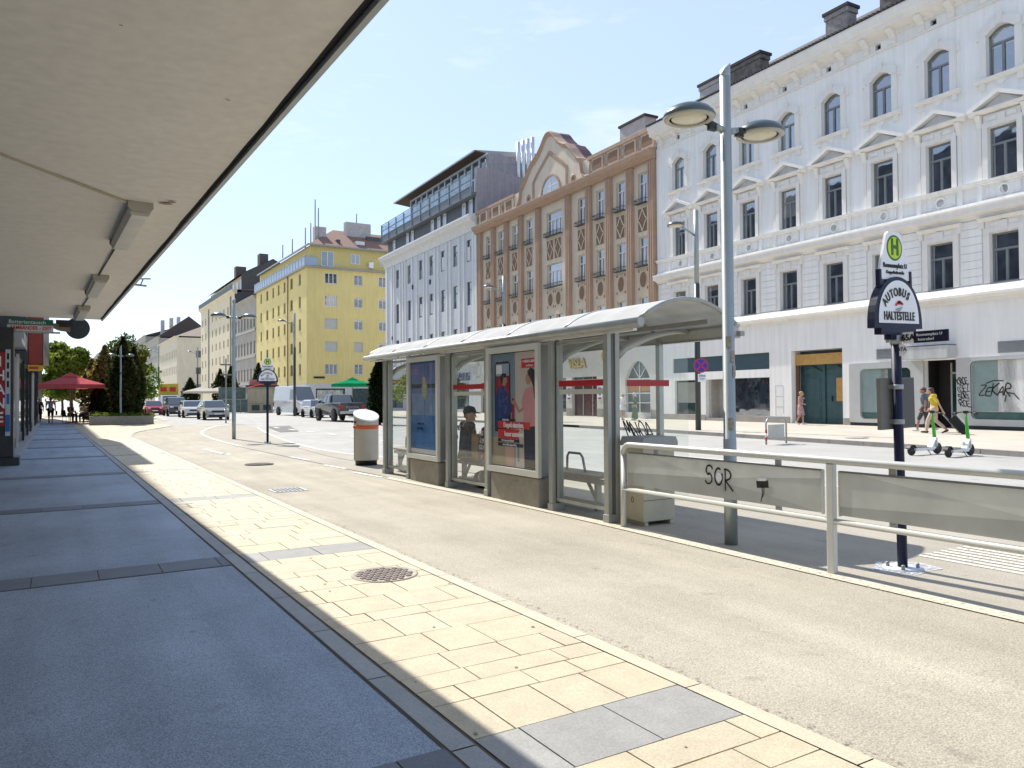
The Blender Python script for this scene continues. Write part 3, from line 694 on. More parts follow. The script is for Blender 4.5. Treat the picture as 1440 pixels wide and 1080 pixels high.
# two illuminated poster panels in the shelter wall
def poster_box(label, y0, kind, W):
    t = thing('poster_lightbox', label, 'poster panel', (5.85,y0,0))
    b = MB(CONCRETE); b.box(-.06,.26,.06,W-.08,0,.40); st = b.build('base', t, bevel=.008)
    b = MB(mat('relief', (.38,.36,.31), rough=.9)); b.add(*text_geo('0000000', .13, extrude=.002, sx=.75), M=MX((-.063,.67,.27))); b.build('relief', st)
    b = MB(SHELTERMETAL); Z0, Z1 = .42, 2.31
    b.use(mat('frame pale metal', (.60,.60,.55), rough=.4, var=.06, metal=.1))
    b.box(-.10,-.045,0,.075,Z0,Z1); b.box(-.10,-.045,W-.075,W,Z0,Z1); b.box(-.10,-.045,.075,W-.075,Z0,Z0+.09); b.box(-.10,-.045,.075,W-.075,Z1-.09,Z1)
    b.use(GREYMETAL); b.box(-.045,.11,.03,.075,Z0+.02,Z1-.02); b.box(-.045,.11,W-.075,W-.03,Z0+.02,Z1-.02); b.box(-.045,.11,.075,W-.075,Z0+.02,Z0+.09); b.box(-.045,.11,.075,W-.075,Z1-.09,Z1-.02)
    b.use(BLACK); b.box(.0,.10,.075,W-.075,Z0+.09,Z1-.09); b.build('frame', t)
    b = MB(); P = -.03
    def rect(u0,u1,v0,v1,m,d=0,c=None):   # u from the viewer's left, v up, both 0..1 in the poster
        b.use(m); H = Z1-Z0-.2; Wd = W-.17
        b.box(P-.001-d, P, .085+Wd*(1-u1), .085+Wd*(1-u0), Z0+.1+H*v0, Z0+.1+H*v1)
    def poly(pts,m,d):
        b.use(m); H = Z1-Z0-.2; Wd = W-.17
        b.add([(P-.001-d, .085+Wd*(1-u), Z0+.1+H*v) for u,v in pts], [tuple(range(len(pts)))])
    def M_(u,v,d):
        H = Z1-Z0-.2; Wd = W-.17; return MX((P-.001-d, .085+Wd*(1-u), Z0+.1+H*v))
    def oval(cu,cv,ru,rv,m,d,n=20): poly([(cu+ru*math.cos(2*math.pi*k/n), cv+rv*math.sin(2*math.pi*k/n)) for k in range(n)], m, d)
    if kind == 0:
        rect(0,1,0,1,mat('poster backdrop', (.52,.46,.42), rough=.5, var=.12, scale=1.5))
        rect(0,.52,.0,1,mat('poster grey blue', (.17,.25,.32)), .001)
        rect(.56,.60,.05,.28,mat('poster grey blue', None), .0015); rect(.3,.5,0,.25,mat('poster peach', (.5,.33,.27)), .0015); rect(.0,.3,0,.25,mat('poster tan', (.35,.3,.2)), .0015)
        poly([(.06,.30)]+[(.06+.06*(1-math.cos(R(a))),.88+.05*math.sin(R(a))) for a in range(0,91,15)]+[(.42-.06*(1-math.cos(R(a))),.88+.05*math.sin(R(a))) for a in range(90,-1,-15)]+[(.42,.30)], INK, .002)
        rect(.09,.39,.80,.91,mat('poster pale blue', (.3,.36,.5)), .003); rect(.1,.23,.82,.9,SIGNWHITE,.004); rect(.09,.39,.45,.79,mat('poster crimson', (.3,.01,.03)), .003)
        # the man seen through the doorway, dark hair, blue jumper
        BLU = mat('poster blue jumper', (.008,.035,.17)); SK = mat('poster skin', (.42,.22,.15)); HA = mat('poster hair', (.012,.01,.01))
        poly([(.08,.40),(.09,.62),(.16,.70),(.28,.71),(.36,.66),(.40,.58),(.47,.54),(.48,.49),(.38,.46),(.36,.36),(.1,.34)], BLU, .004)
        oval(.285,.755,.055,.045,SK,.005); poly([(.2,.74),(.19,.8),(.25,.825),(.33,.82),(.33,.79),(.27,.785),(.245,.73)], HA, .006)
        oval(.49,.565,.045,.018,SK,.006); rect(.45,.50,.36,.60,mat('poster crimson', None), .0045)
        # the woman from behind, pink blouse, long pony tail
        PK = mat('poster pink', (.55,.25,.27)); NV = mat('poster navy', (.012,.018,.035))
        poly([(.70,.36),(.71,.0),(.99,.0),(.99,.40)], NV, .004)
        poly([(.69,.35),(.70,.50),(.66,.55),(.68,.62),(.74,.68),(.84,.695),(.95,.68),(.99,.6),(.99,.37)], PK, .005)
        poly([(.70,.50),(.60,.47),(.5,.55),(.49,.58),(.53,.565),(.61,.5),(.72,.53)], SK, .0055)
        oval(.80,.765,.055,.05,SK,.0055); poly([(.80,.80),(.78,.83),(.85,.86),(.93,.84),(.955,.78),(.97,.66),(.96,.58),(.92,.6),(.90,.70),(.87,.74),(.84,.77)], HA, .0065)
        rect(.66,.97,.86,.94,RED,.004); b.use(SIGNWHITE); b.add(*text_geo('+ WIENER LINIEN', .055, sx=.8), M=M_(.815,.915,.006)); b.add(*text_geo('zum Einsteigen', .04, sx=.8), M=M_(.83,.88,.006))
        rect(.14,.83,.335,.395,RED,.0075); rect(.14,.60,.245,.325,RED,.0075)
        b.use(SIGNWHITE); b.add(*text_geo('Doppelt einsteigen,', .105, sx=.70, bold=.002), M=M_(.49,.365,.010)); b.add(*text_geo('besser aussteigen!', .105, sx=.72, bold=.002), M=M_(.50,.285,.010))
        rect(.14,.6,.215,.24,NV,.0075); rect(.14,.68,.175,.203,NV,.0075); rect(.14,.52,.40,.42,NV,.0075)
        b.use(SIGNWHITE); b.add(*text_geo('Mit Tempo in die Zukunft', .045, sx=.75), M=M_(.36,.227,.010)); b.add(*text_geo('mit den Öffis auf gutem Weg', .045, sx=.75), M=M_(.4,.19,.010)); b.add(*text_geo('Ein Job mit Sinn', .04, sx=.75), M=M_(.32,.41,.010))
    else:
        rect(0,1,0,1,mat('poster blue', (.10,.165,.36), rough=.35, var=.25, scale=1.4)); rect(0,1,.42,.66,mat('poster light blue', (.19,.27,.44), rough=.35, var=.3, scale=4), .001); rect(0,1,.66,.98,mat('poster mid blue', (.15,.19,.38), rough=.35, var=.3, scale=3), .001)
        rect(0,1,0,.05,mat('poster lilac', (.36,.36,.42)), .002)
        rect(.50,.515,.28,.97,mat('poster line', (.07,.1,.22)), .002)
        CR = mat('poster cream', (.42,.40,.24), var=.5, scale=20); oval(.5,.70,.10,.11,CR,.003); oval(.48,.79,.06,.05,CR,.0032)
        rect(.02,.98,.715,.76,mat('poster dark green', (.04,.06,.05), var=.4), .0025)
        b.use(NAVY); b.add(*text_geo('immer auf', .075, sx=.9), M=M_(.36,.33,.004)); b.add(*text_geo('dem Weg.', .075, sx=.9), M=M_(.34,.275,.004)); rect(.06,.16,.06,.13,mat('poster mark', (.05,.08,.2)), .003)
    b.build('poster', t)
    b = MB(clear_glass('panel glass', (.97,.98,.98), .05)); b.quad((-.072,.075,Z0+.09),(-.072,W-.075,Z0+.09),(-.072,W-.075,Z1-.09),(-.072,.075,Z1-.09)); b.build('glass', t)
    return t
poster_box('poster panel on a concrete base showing a man in blue and a woman in pink', 8.89, 0, 1.49)
poster_box('poster panel on a concrete base with a mostly blue poster', 12.14, 1, 1.37)

# benches inside the shelter
TIMBER = mat('bench slat', (.23,.22,.20), rough=.6, var=.2, scale=6)
def bench(label, y, L=1.45):
    t = thing('bench', label, 'bench', (6.35,y,0), 0, 'benches in the shelter')
    b = MB(TIMBER); b.box(-.2,-.07,-L/2,L/2,.46,.5); b.box(-.055,.065,-L/2,L/2,.46,.5); b.box(.08,.2,-L/2,L/2,.46,.5); b.build('seat', t, bevel=.006)
    b = MB(SHELTERMETAL); b.box(-.05,.05,-L/2+.04,L/2-.04,.36,.42); b.box(-.03,.03,-L/2+.1,L/2-.1,.08,.12); b.build('beam', t)
    for s in (-1,1):
        b = MB(SHELTERMETAL); b.box(-.04,.04,s*L*.33-.03,s*L*.33+.03,0,.36); b.tube([(0,s*L*.33,.1),(0,s*(L*.33-.22),.36)], .025, 8); b.build('leg', t)
    b = MB(GREYMETAL); b.tube([(0,.2,.5),(0,.19,.70),(0,.15,.75),(0,-.12,.75),(0,-.18,.70),(0,-.24,.5)], .018, 8); b.build('armrest', t)
    return t
b0 = bench('empty slatted bench with an armrest behind the nearest glass pane', 8.85, 1.6)
dup(b0, (6.35,11.75,0), 0, 'slatted bench carrying the two seated people')
dup(b0, (6.35,14.75,0), 0, 'slatted bench behind the glass pane at the litter bin end')

# ================================================================ cabinet, railing, litter bin, stop signs, lamp
t = thing('control_cabinet', 'beige metal control cabinet with a grey lid behind the railing end', 'cabinet', (6.0,6.98,0))
BE = mat('cabinet beige', (.50,.46,.34), rough=.55, var=.1, streak=.1)
b = MB(BE); b.box(0,.5,0,.36,.05,.95); bd = b.build('body', t, bevel=.008)
b = MB(GREYMETAL); b.prism([(-.03,.95),(.53,.95),(.53,1.0),(.50,1.06),(0,1.06),(-.03,1.0)], 'y', -.03, .39); b.build('lid', t)
b = MB(INK); b.box(.0,.5,-.0015,0,.30,.306); b.box(-.0015,0,.01,.35,.52,.526); b.tube(arc(0,0,.02,.03,0,360,12) and [(-.002,.2+.02*math.cos(R(a)),.3+.035*math.sin(R(a))) for a in range(0,361,30)], .003, 5); b.box(.02,.48,-.0015,0,.5,.506); b.build('panel_seam', bd)
for x in (.03,.43): 
    b = MB(BE); b.box(x,x+.05,.01,.35,0,.05); b.build('foot', t)

RAILM = mat('railing paint', (.56,.57,.54), rough=.38, var=.07, scale=3, metal=.1)
t = thing('railing', 'long pale grey tubular railing with translucent panels, tagged with black paint', 'railing', (5.80,0,0))
b = MB(RAILM)
c_ = [(0,7.11-.12*(1-math.cos(R(a))), .86+.12*math.sin(R(a))) for a in range(0,91,15)]
b.tube([(0,7.11,0),(0,7.11,.86)]+c_+[(0,-6,.98)], .033, 12); b.build('top_rail', t)
b = MB(RAILM); b.tube([(0,7.11,.455),(0,-6,.455)], .026, 10); b.build('lower_rail', t)
for y in (4.27,1.42,-1.43,-4.28):
    b = MB(RAILM); b.box(-.03,.03,y-.035,y+.035,0,.95); b.build('post', t, bevel=.008)
PANEL = sheet_mat('railing panel', None, .55)
def rail_panel(y0, y1, pat):
    b = MB(PANEL); z0, z1 = .515, .885
    def P(u, v, x=-.012): return (x, y0+(y1-y0)*u, z0+(z1-z0)*v)
    b.col((.62,.62,.58)); b.add([P(0,0,.012),P(1,0,.012),P(1,1,.012),P(0,1,.012)], [(0,1,2,3)])
    for c, pts in pat: c = .62+(c-.27)*2.7; b.col((c,c,c*.93)); b.add([P(*p) for p in pts], [tuple(range(len(pts)))])
    b.color = None
    b.use(RAILM); b.box(-.016,.016,y0-.012,y0,z0-.01,z1+.01); b.box(-.016,.016,y1,y1+.012,z0-.01,z1+.01)
    b.use(mat('panel top edge', (.16,.17,.17))); b.box(-.018,.014,y0,y1,z1-.002,z1+.012); b.build('panel', t)
    for u in (.18,.82):
        y = y0+(y1-y0)*u
        b = MB(GREYMETAL); b.box(-.01,.01,y-.03,y+.03,.475,.515); b.box(-.01,.01,y-.03,y+.03,.885,.955); b.build('clip', t)
# u runs from the viewer's right to left
pat = [(.27,[(0,0),(1,0),(1,.38),(.55,.5),(.25,.28)]),(.31,[(0,0),(.25,.28),(.55,.5),(0,.82)]),(.36,[(1,.38),(1,1),(.86,1),(.55,.5)]),(.40,[(.86,1),(.55,.5),(0,.82),(0,1)])]
rail_panel(4.36, 7.0, pat); rail_panel(1.51, 4.18, [(.26,[(0,0),(1,0),(1,.2),(.4,.42),(0,.35)]),(.33,[(1,.2),(1,1),(.95,1),(.4,.42)]),(.38,[(.95,1),(.4,.42),(0,.35),(0,1)])]); rail_panel(-1.34, 1.33, pat); rail_panel(-4.2, -1.5, pat)
b = MB(INK); M = MX((-.014,5.78,.70))
stroke(b, arc(.085,.085,.045,.05,20,250,10)+arc(.07,-.0,.05,.055,80,-150,10), .017, M)
stroke(b, arc(.21,.03,.05,.085,60,380,14), .019, M)
stroke(b, [(.30,-.1),(.30,.1)], .018, M); stroke(b, arc(.30,.055,.075,.055,100,-90,9)+[(.4,-.1)], .018, M)
M2 = MX((-.014,5.06,.70)); stroke(b, [(0,0),(.1,.01)], .07, M2); stroke(b, [(.04,0),(.05,-.09),(.03,-.16)], .01, M2); stroke(b, [(.07,0),(.065,-.08),(.05,-.12)], .008, M2)
b.use(mat('paper sticker', (.65,.64,.7), var=.3, scale=60)); b.add([(p[0]+.0,p[1],.006) for p in arc(.215,.025,.042,.05,0,345,14)], [tuple(range(15))], False, M)
b.add([(-.01,.03,.005),(.1,.04,.005),(.1,.07,.005),(-.01,.06,.005)], [(0,1,2,3)], False, M2)
b.build('graffiti', t)

t = thing('litter_bin', 'round grey litter bin with slanted white lid and orange band', 'litter bin', (6.22,17.0,0))
BIN = mat('bin metal', (.46,.44,.38), rough=.45, metal=.35, var=.1, streak=.12)
b = MB(BLACK); b.lathe([(.25,0),(.25,.1),(.27,.12)], 32); b.build('foot', t)
b = MB(BIN); n = 36
def rim(k, r=.285): 
    a = 2*math.pi*k/n; x, y = r*math.cos(a), r*math.sin(a); return (x, y, 1.17+.42*y)
v = [(.285*math.cos(2*math.pi*k/n), .285*math.sin(2*math.pi*k/n), .12) for k in range(n)]+[rim(k) for k in range(n)]
b.add(v, [(k,(k+1)%n,n+(k+1)%n,n+k) for k in range(n)], True); b.build('body', t)
b = MB(mat('bin lid', (.82,.83,.84), rough=.3, metal=.2, var=.04)); b.add([rim(k,.295) for k in range(n)]+[tuple(Vector(rim(k,.295))+Vector((0,0,-.03))) for k in range(n)], [tuple(range(n))]+[(k,n+k,n+(k+1)%n,(k+1)%n) for k in range(n)]); b.build('lid', t)
b = MB(mat('bin orange', (.62,.10,.02), rough=.5, var=.1)); b.lathe([(.2885,.84),(.2885,.93)], 36); b.build('band', t)
b = MB(INK); b.box(-.288,-.284,-.005,.005,.12,.98)
b.use(NAVY); b.lathe([(.03,-.002),(.03,.002)], 6, c=(0,0,0), M=frame_matrix((-.205,-.207,1.0),(1,-1,0),(0,0,1)) @ Matrix.Translation((-.14,0,.004))); b.use(RED)
Mb = frame_matrix((-.285,.02,1.0),(0.2,-1,0),(0,0,1)); stroke(b, [(-.03,0),(.03,.02),(.05,.05),(.09,.03)], .016, Mb); b.use(INK); stroke(b, [(-.09,-.01),(-.05,0)], .03, Mb); b.add(*text_geo('WIEN', .05), M=frame_matrix((-.292,0,.885),(0,-1,0),(0,0,1))); b.build('marking', t)

def stop_sign(label, loc, rz, near):
    t = thing('bus_stop_sign', label, 'bus stop sign', loc, rz)
    if near: t.rotation_euler = (0, R(-1.4), rz)
    b = MB(NAVY); b.tube([(0,0,0),(0,0,2.1)], .042, 14); b.build('pole', t)
    b = MB(mat('base plate', (.55,.58,.65), rough=.6, var=.3, scale=30)); b.lathe([(.17,.0),(.17,.012),(.05,.016)], 10); b.use(GREYMETAL)
    for a in range(4): b.lathe([(.016,.01),(.016,.05),(.008,.055)], 8, c=(.12*math.cos(a*1.57+.6),.12*math.sin(a*1.57+.6),0))
    b.build('base_plate', t)
    W, H = .355, .44
    dome = [(-W,0)]+[(W*-math.cos(R(a)), .02+H*math.sin(R(a))**.92) for a in range(6,175,8)]+[(W,0)]
    b = MB(NAVY); b.prism(dome, 'y', -.036, .036, M=Matrix.Translation((0,0,2.14))); b.box(-.26,.26,-.034,.034,2.085,2.14); b.box(-.12,.12,-.032,.032,2.04,2.085); hd = b.build('head', t)
    inner = [(x*.84, .045+z*.83) for x, z in dome]
    b = MB(SIGNWHITE)
    b.add([(x,-.040,2.14+z) for x,z in inner], [tuple(range(len(inner)))]); b.add([(x,.040,2.14+z) for x,z in inner][::-1], [tuple(range(len(inner)))])
    b.use(INK)
    b.add(*text_geo('HALTESTELLE', .108, sx=.66, bold=.001, spacing=1.08), M=MY((0,-.044,2.245)))
    for i, ch in enumerate('AUTOBUS'):
        a = R(140-i*80/6); r = .255
        M = MY((r*1.05*math.cos(a), -.044, 2.20+r*math.sin(a)*1.02)) @ Matrix.Rotation(a-math.pi/2, 4, 'Z')
        b.add(*text_geo(ch, .105, sx=.75, bold=.0015), M=M)
    b.use(RED); stroke(b, [(-.05,.0),(-.01,.03),(.01,.03),(.05,.01)], .022, MY((0,-.042,2.345))); stroke(b, [(-.02,0.015),(.03,.015)], .02, MY((0,-.042,2.345)))
    b.use(GREYMETAL); stroke(b, [(-.05,-.03),(.04,-.01)], .014, MY((0,-.042,2.335))); stroke(b, [(-.03,-.045),(.02,-.03)], .012, MY((0,-.042,2.335)))
    b.build('sign_face', hd)
    tz = [(x*.88,z) for x, z in [(-.245,.0),(.245,.0),(.255,.07),(.13,.40),(.09,.43),(-.09,.43),(-.13,.40),(-.255,.07)]]
    b = MB(SIGNWHITE); b.prism(tz, 'y', -.012, .012, M=Matrix.Translation((0,0,2.575))); pl = b.build('plaque', t)
    b = MB(mat('stop green', (.03,.17,.03))); b.lathe([(.115,0),(.115,.002)], 28, M=MY((0,-.012,2.86))); b.use(mat('stop yellow', (.55,.68,.05))); b.lathe([(.098,0),(.098,.003)], 28, M=MY((0,-.013,2.86)))
    b.use(mat('stop green', None)); b.add(*text_geo('H', .20, sx=.8, bold=.006), M=MY((0,-.018,2.86)))
    b.use(INK); b.add(*text_geo('Reumannplatz U', .06, sx=.88, bold=.001), M=MY((0,-.015,2.70))); b.add(*text_geo('Doppelhaltestelle', .042, sx=.9), M=MY((0,-.015,2.64))); b.build('lettering', pl)
    b = MB(NAVY); b.box(-.24,-.21,-.02,.02,2.5,2.66); b.box(.21,.24,-.02,.02,2.5,2.66); b.build('bracket', t)
    if near:
        b = MB(mat('board back', (.17,.165,.15), rough=.6, var=.15)); b.box(-.17,.34,.05,.09,1.24,1.70); b.use(mat('board dark', (.08,.08,.075), rough=.6)); b.box(.06,.33,.045,.05,1.25,1.69); b.build('timetable_board', t)
        for z in (1.31,1.62): b = MB(GALV); b.lathe([(.052,-.022),(.052,.022)], 16, c=(0,0,z)); b.box(-.05,.12,.03,.052,z-.02,z+.02); b.tube([(.0,.05,z),(.14,.06,z-.03)], .012, 6); b.build('clamp', t)
        a = thing('line_arm', None, None); bpy.data.objects.remove(a)
        b = MB(NAVY); b.box(-.008,.008,-.47,-.17,2.0,2.1); b.use(SIGNWHITE); b.box(-.0085,.0085,-.17,-.07,2.0,2.1)
        b.use(GALV); b.box(-.01,.01,-.09,.09,2.02,2.08); b.lathe([(.05,2.0),(.05,2.08)], 14); arm = b.build('line_arm', t)
        b = MB(INK); b.add(*text_geo('65A', .075, bold=.002), M=MX((-.0115,-.12,2.05)))
        b.use(SIGNWHITE); b.add(*text_geo('Reumannplatz U', .034), M=MX((-.0115,-.31,2.068))); b.add(*text_geo('Inzersdorf', .034), M=MX((-.0115,-.28,2.028)))
        b.lathe([(.055,0),(.055,.003)], 20, M=MX((-.014,-.06,1.945))); b.use(INK); b.add(*text_geo('O7A', .05), M=MX((-.018,-.06,1.95))); b.build('lettering', arm)
    return t
stop_sign('navy half-round bus stop sign behind the tagged railing, with a timetable board and line arm', (6.49,4.06,0), 0, True)
stop_sign('smaller looking navy half-round bus stop sign standing free on the island', (6.4,27.4,0), R(-6), False)
b = MB(worn_paint('white splash', (.62,.66,.74), .5)); b.add([(6.49+.33*math.cos(a*.5)*(1+.3*math.sin(a*3.1)), 4.06+.24*math.sin(a*.5)*(1+.25*math.cos(a*2.3)), .004) for a in range(12)], [tuple(range(12))]); struct(b, 'road_marking')

POLE = mat('lamp pole steel', (.33,.37,.37), rough=.38, metal=.45, var=.1, scale=3, streak=.1)
HEADM = mat('lamp head', (.09,.115,.125), rough=.28, metal=.3, var=.1)
def twin_lamp(label):
    t = thing('street_lamp', label, 'street lamp', (0,0,0), 0, 'twin-headed street lamps on the walk and island')
    b = MB(POLE); n = 20
    H = 5.02
    b.lathe([(.068,0),(.067,1.1),(.0635,1.102),(.06,4.0),(.058,4.002),(.056,H-.12)], n)
    v = [(.056*math.cos(2*math.pi*k/n), .056*math.sin(2*math.pi*k/n), z) for z in (0,1) for k in range(n)]
    v = [(x,y,H-.12 if z == 0 else H-.02+y*.0+x*1.0) for x,y,z in v]
    b.add(v, [(k,(k+1)%n,n+(k+1)%n,n+k) for k in range(n)]+[tuple(n+k for k in range(n))], True); b.build('pole', t)
    for s in (-1,1):
        b = MB(POLE); b.tube([(s*.04,0,4.33),(s*.16,0,4.36)], .038, 10); b.use(BLACK); b.tube([(s*.15,0,4.355),(s*.29,0,4.385)], .036, 10); b.box(s*.2-.05,s*.2+.05,-.02,.02,4.30,4.36); b.build('arm', t)
        b = MB(HEADM); b.lathe([(.262,0),(.266,.015),(.255,.045),(.215,.09),(.14,.125),(.05,.14),(.001,.141)], 32, c=(s*.52,0,4.37)); h = b.build('lamp_head', t)
        b = MB(mat('lamp rim', (.45,.43,.37), rough=.5)); b.lathe([(.262,4.37),(.235,4.352),(.2,4.357),(.195,4.38),(.19,4.40)], 32, c=(s*.52,0,0)); b.build('rim', h)
        b = MB(mat('lamp lens', (.60,.57,.42), rough=.25, var=.12, scale=9)); b.lathe([(.192,4.385),(.17,4.362),(.1,4.35),(.001,4.347)], 32, c=(s*.52,0,0)); b.build('lens', h)
    return t
lp = twin_lamp('tall twin-headed grey street lamp behind the railing at the end of the shelter roof'); lp.location = (6.06,5.67,0); lp.rotation_euler = (R(.3),R(-.45),0)
mat('torn sticker', (.3,.27,.22), rough=.9, var=.4, scale=30)
po = [o for o in kids(lp) if o.name.startswith('pole')][0]
for z, a in ((2.05,200),(1.9,240),(1.2,210),(1.75,260)):
    v = [(.0685*math.cos(R(a+k*12)), .0685*math.sin(R(a+k*12)), z+dz) for dz in (0,.12) for k in range(5)]
    b = MB(mat('torn sticker', None)); b.add(v, [(k,k+1,6+k,5+k) for k in range(4)]); b.build('sticker', po)
dup(lp, (5.96,31.0,0), 0, 'twin-headed grey street lamp on the tip of the island, beside the free standing stop sign', scale=1.09)
dup(lp, (3.55,54.3,0), 0, 'twin-headed grey street lamp standing in the planter beside the dark conifer')
# ================================================================ buildings on the far side
FRZ = R(87.9); FO = Vector((32.3,25,0)); FE = Vector((math.sin(R(2.1)), math.cos(R(2.1)), 0)); FN = Vector((-math.cos(R(2.1)), math.sin(R(2.1)), 0))
def fac(a, out=0, z=0): return FO+FE*a+FN*out+Vector((0,0,z))
def wall(mb, x0, x1, z0, z1, y, ops, depth=.22, inner=None):
    """plane wall with real openings (xa, xb, za, zb, rise): reveals and, for rise, a segmental head"""
    xs = sorted({x0, x1, *[o[0] for o in ops], *[o[1] for o in ops]}); zs = sorted({z0, z1, *[o[2] for o in ops], *[o[3] for o in ops]})
    def hole(xm, zm): return any(o[0] < xm < o[1] and o[2] < zm < o[3] for o in ops)
    for i in range(len(xs)-1):
        k = 0
        while k < len(zs)-1:
            if hole((xs[i]+xs[i+1])/2, (zs[k]+zs[k+1])/2): k += 1; continue
            k2 = k
            while k2+1 < len(zs)-1 and not hole((xs[i]+xs[i+1])/2, (zs[k2+1]+zs[k2+2])/2): k2 += 1
            mb.quad((xs[i],y,zs[k]),(xs[i],y,zs[k2+1]),(xs[i+1],y,zs[k2+1]),(xs[i+1],y,zs[k])); k = k2+1
    for o in ops:
        a, b, c, d = o[:4]; r = o[4] if len(o) > 4 else 0; yi = y-depth
        mb.quad((a,y,c),(a,yi,c),(a,yi,d),(a,y,d)); mb.quad((b,y,c),(b,y,d),(b,yi,d),(b,yi,c)); mb.quad((a,y,c),(b,y,c),(b,yi,c),(a,yi,c))
        if not r: mb.quad((a,y,d),(a,yi,d),(b,yi,d),(b,y,d))
        else:
            n = 10; P = [(a+(b-a)*t/n, d-r+r*math.sin(math.pi*(t/n))**.7) for t in range(n+1)]
            P = [(x, d-r+(r*(1-((x-(a+b)/2)/((b-a)/2))**2))) for x, _ in P]
            for (xa, za), (xb, zb) in zip(P, P[1:]):
                mb.quad((xa,y,za),(xa,y,d),(xb,y,d),(xb,y,zb)); mb.quad((xa,y,za),(xb,y,zb),(xb,yi,zb),(xa,yi,za))
def win(w, h, fm, arch=0, casements=2, transom=.33, ft=.07, depth=.2, split=None, gm=None, parent=None, name='window', curtain=None, sill=False):
    """window at local origin (bottom centre), frame set back in the reveal, pane behind; frame mesh > pane mesh"""
    b = MB(fm); y0, y1 = -depth, -depth+.06; X = w/2
    b.box(-X,-X+ft,y0,y1,0,h); b.box(X-ft,X,y0,y1,0,h); b.box(-X+ft,X-ft,y0,y1,0,ft)
    if arch:
        n = 8
        for i in range(n):
            xa, xb = -X+2*X*i/n, -X+2*X*(i+1)/n
            za, zb = [h-arch+arch*(1-(x/X)**2) for x in (xa, xb)]
            b.add([(xa,y1,za-ft),(xb,y1,zb-ft),(xb,y1,zb),(xa,y1,za),(xa,y0,za-ft),(xb,y0,zb-ft)], [(0,1,2,3),(0,4,5,1)])
    else: b.box(-X+ft,X-ft,y0,y1,h-ft,h)
    zt = h*(1-transom) if transom else h-ft
    if transom: b.box(-X+ft,X-ft,y0,y1+.015,zt-ft*.6,zt+ft*.6)
    for i in range(1, casements):
        x = -X+w*i/casements; b.box(x-ft*.7,x+ft*.7,y0,y1+.01,ft,zt-ft*.6 if transom else h-ft)
    if split: 
        for i in range(1, split): x = -X+w*i/split; b.box(x-.02,x+.02,y0,y1,zt+ft*.6,h-ft)
    if sill: b.box(-X-.07,X+.07,y1,.07,-.06,.0)
    o = b.build(name, parent)
    p = MB(gm or DARKGLASS); p.quad((-X,y0+.02,0),(X,y0+.02,0),(X,y0+.02,h),(-X,y0+.02,h))
    if curtain:
        p.use(mat('net curtain', (.3,.31,.31), var=.4, scale=3)); p.quad((-X+ft,y0+.024,ft),(X-ft,y0+.024,ft),(X-ft,y0+.024,h*curtain),(-X+ft,y0+.024,h*curtain))
    p.build('pane', o)
    return o
def place(proto, spots):
    """first spot takes the prototype itself"""
    out = []
    for i, (x, y, z) in enumerate(spots):
        o = proto if i == 0 else dup(proto, (x,y,z), None, parent=proto.parent)
        o.location = (x,y,z); out.append(o)
    return out

# ---------------------------------------------------------------- white building with pediments
PLW = mat('white stucco', (.84,.83,.80), rough=.85, var=.04, scale=.6, bump=.12, bscale=25, streak=.09)
PLC = mat('cream stucco', (.79,.765,.715), rough=.85, var=.06, scale=.8, bump=.1, bscale=30, streak=.06)
WFR = mat('grey window frame', (.20,.215,.22), rough=.5)
wb = thing('white_building', 'white stuccoed four storey building with pediments over its second floor windows', 'building', FO, FRZ)
CA = [9.37,6.65,3.83,1.1,-1.6,-4.25,-6.88,-9.45,-12.1,-14.75,-17.4]
A0, A1 = -19.0, 11.45
ops = []
for a in CA: ops += [(a-.55,a+.55,5.97,7.94), (a-.55,a+.55,10.13,12.17), (a-.54,a+.54,14.16,16.15,.3)]
ops += [(2.5,10.15,2.96,3.84), (8.15,10.0,.45,2.5), (2.5,5.3,.45,2.52), (5.35,7.3,.12,2.5), (-1.97,1.06,.12,3.81), (-7.47,-6.08,.12,3.0)]
for a in [9.45,3.95,1.26,-1.44,-4.1,-6.71,-9.4,-12.1]: ops.append((a-.14,a+.14,17.29,17.55))
b = MB(PLW); wall(b, A0, A1, 0, 18, 0, ops, .24)
# rusticated blocks between the first floor windows
for i in range(len(CA)):
    xr = CA[i]-.86; xl = CA[i+1]+.86 if i+1 < len(CA) else A0
    xs_ = [(xl, xr)] if i+1 < len(CA) else []
    if i == 0: xs_.append((CA[0]+.86, A1-.06))
    for (p, q) in xs_:
        for k in range(8): b.box(p, q, .002, .045, 5.99+k*.325, 5.99+k*.325+.31)
# corner pilaster strips upstairs
b.box(A1-.45, A1-.03, .003, .06, 9.2, 17.2)
b.build('wall', wb)
b = MB(PLC)
def cornice(mb, x0, x1, prof): mb.prism([(y, z) for y, z in prof], 'x', x0, x1)
cornice(b, A0, A1, [(0.002,5.28),(.10,5.28),(.12,5.42),(.2,5.48),(.3,5.52),(.3,5.62),(.24,5.66),(.12,5.86),(.06,5.95),(0.002,5.95)])
b.build('string_course', wb)
b = MB(PLC)
cornice(b, A0, A1, [(0.002,8.62),(.1,8.62),(.14,8.72),(.28,8.8),(.42,8.84),(.42,9.0),(.47,9.06),(.47,9.12),(.1,9.22),(0.002,9.22)])
b.build('string_course', wb)
b = MB(PLW)
b.box(A0, A1, .003, .13, 9.22, 9.30); b.box(A0, A1, .003, .14, 9.94, 10.02); cornice(b, A0, A1, [(.002,10.02),(.2,10.02),(.22,10.1),(.002,10.12)])
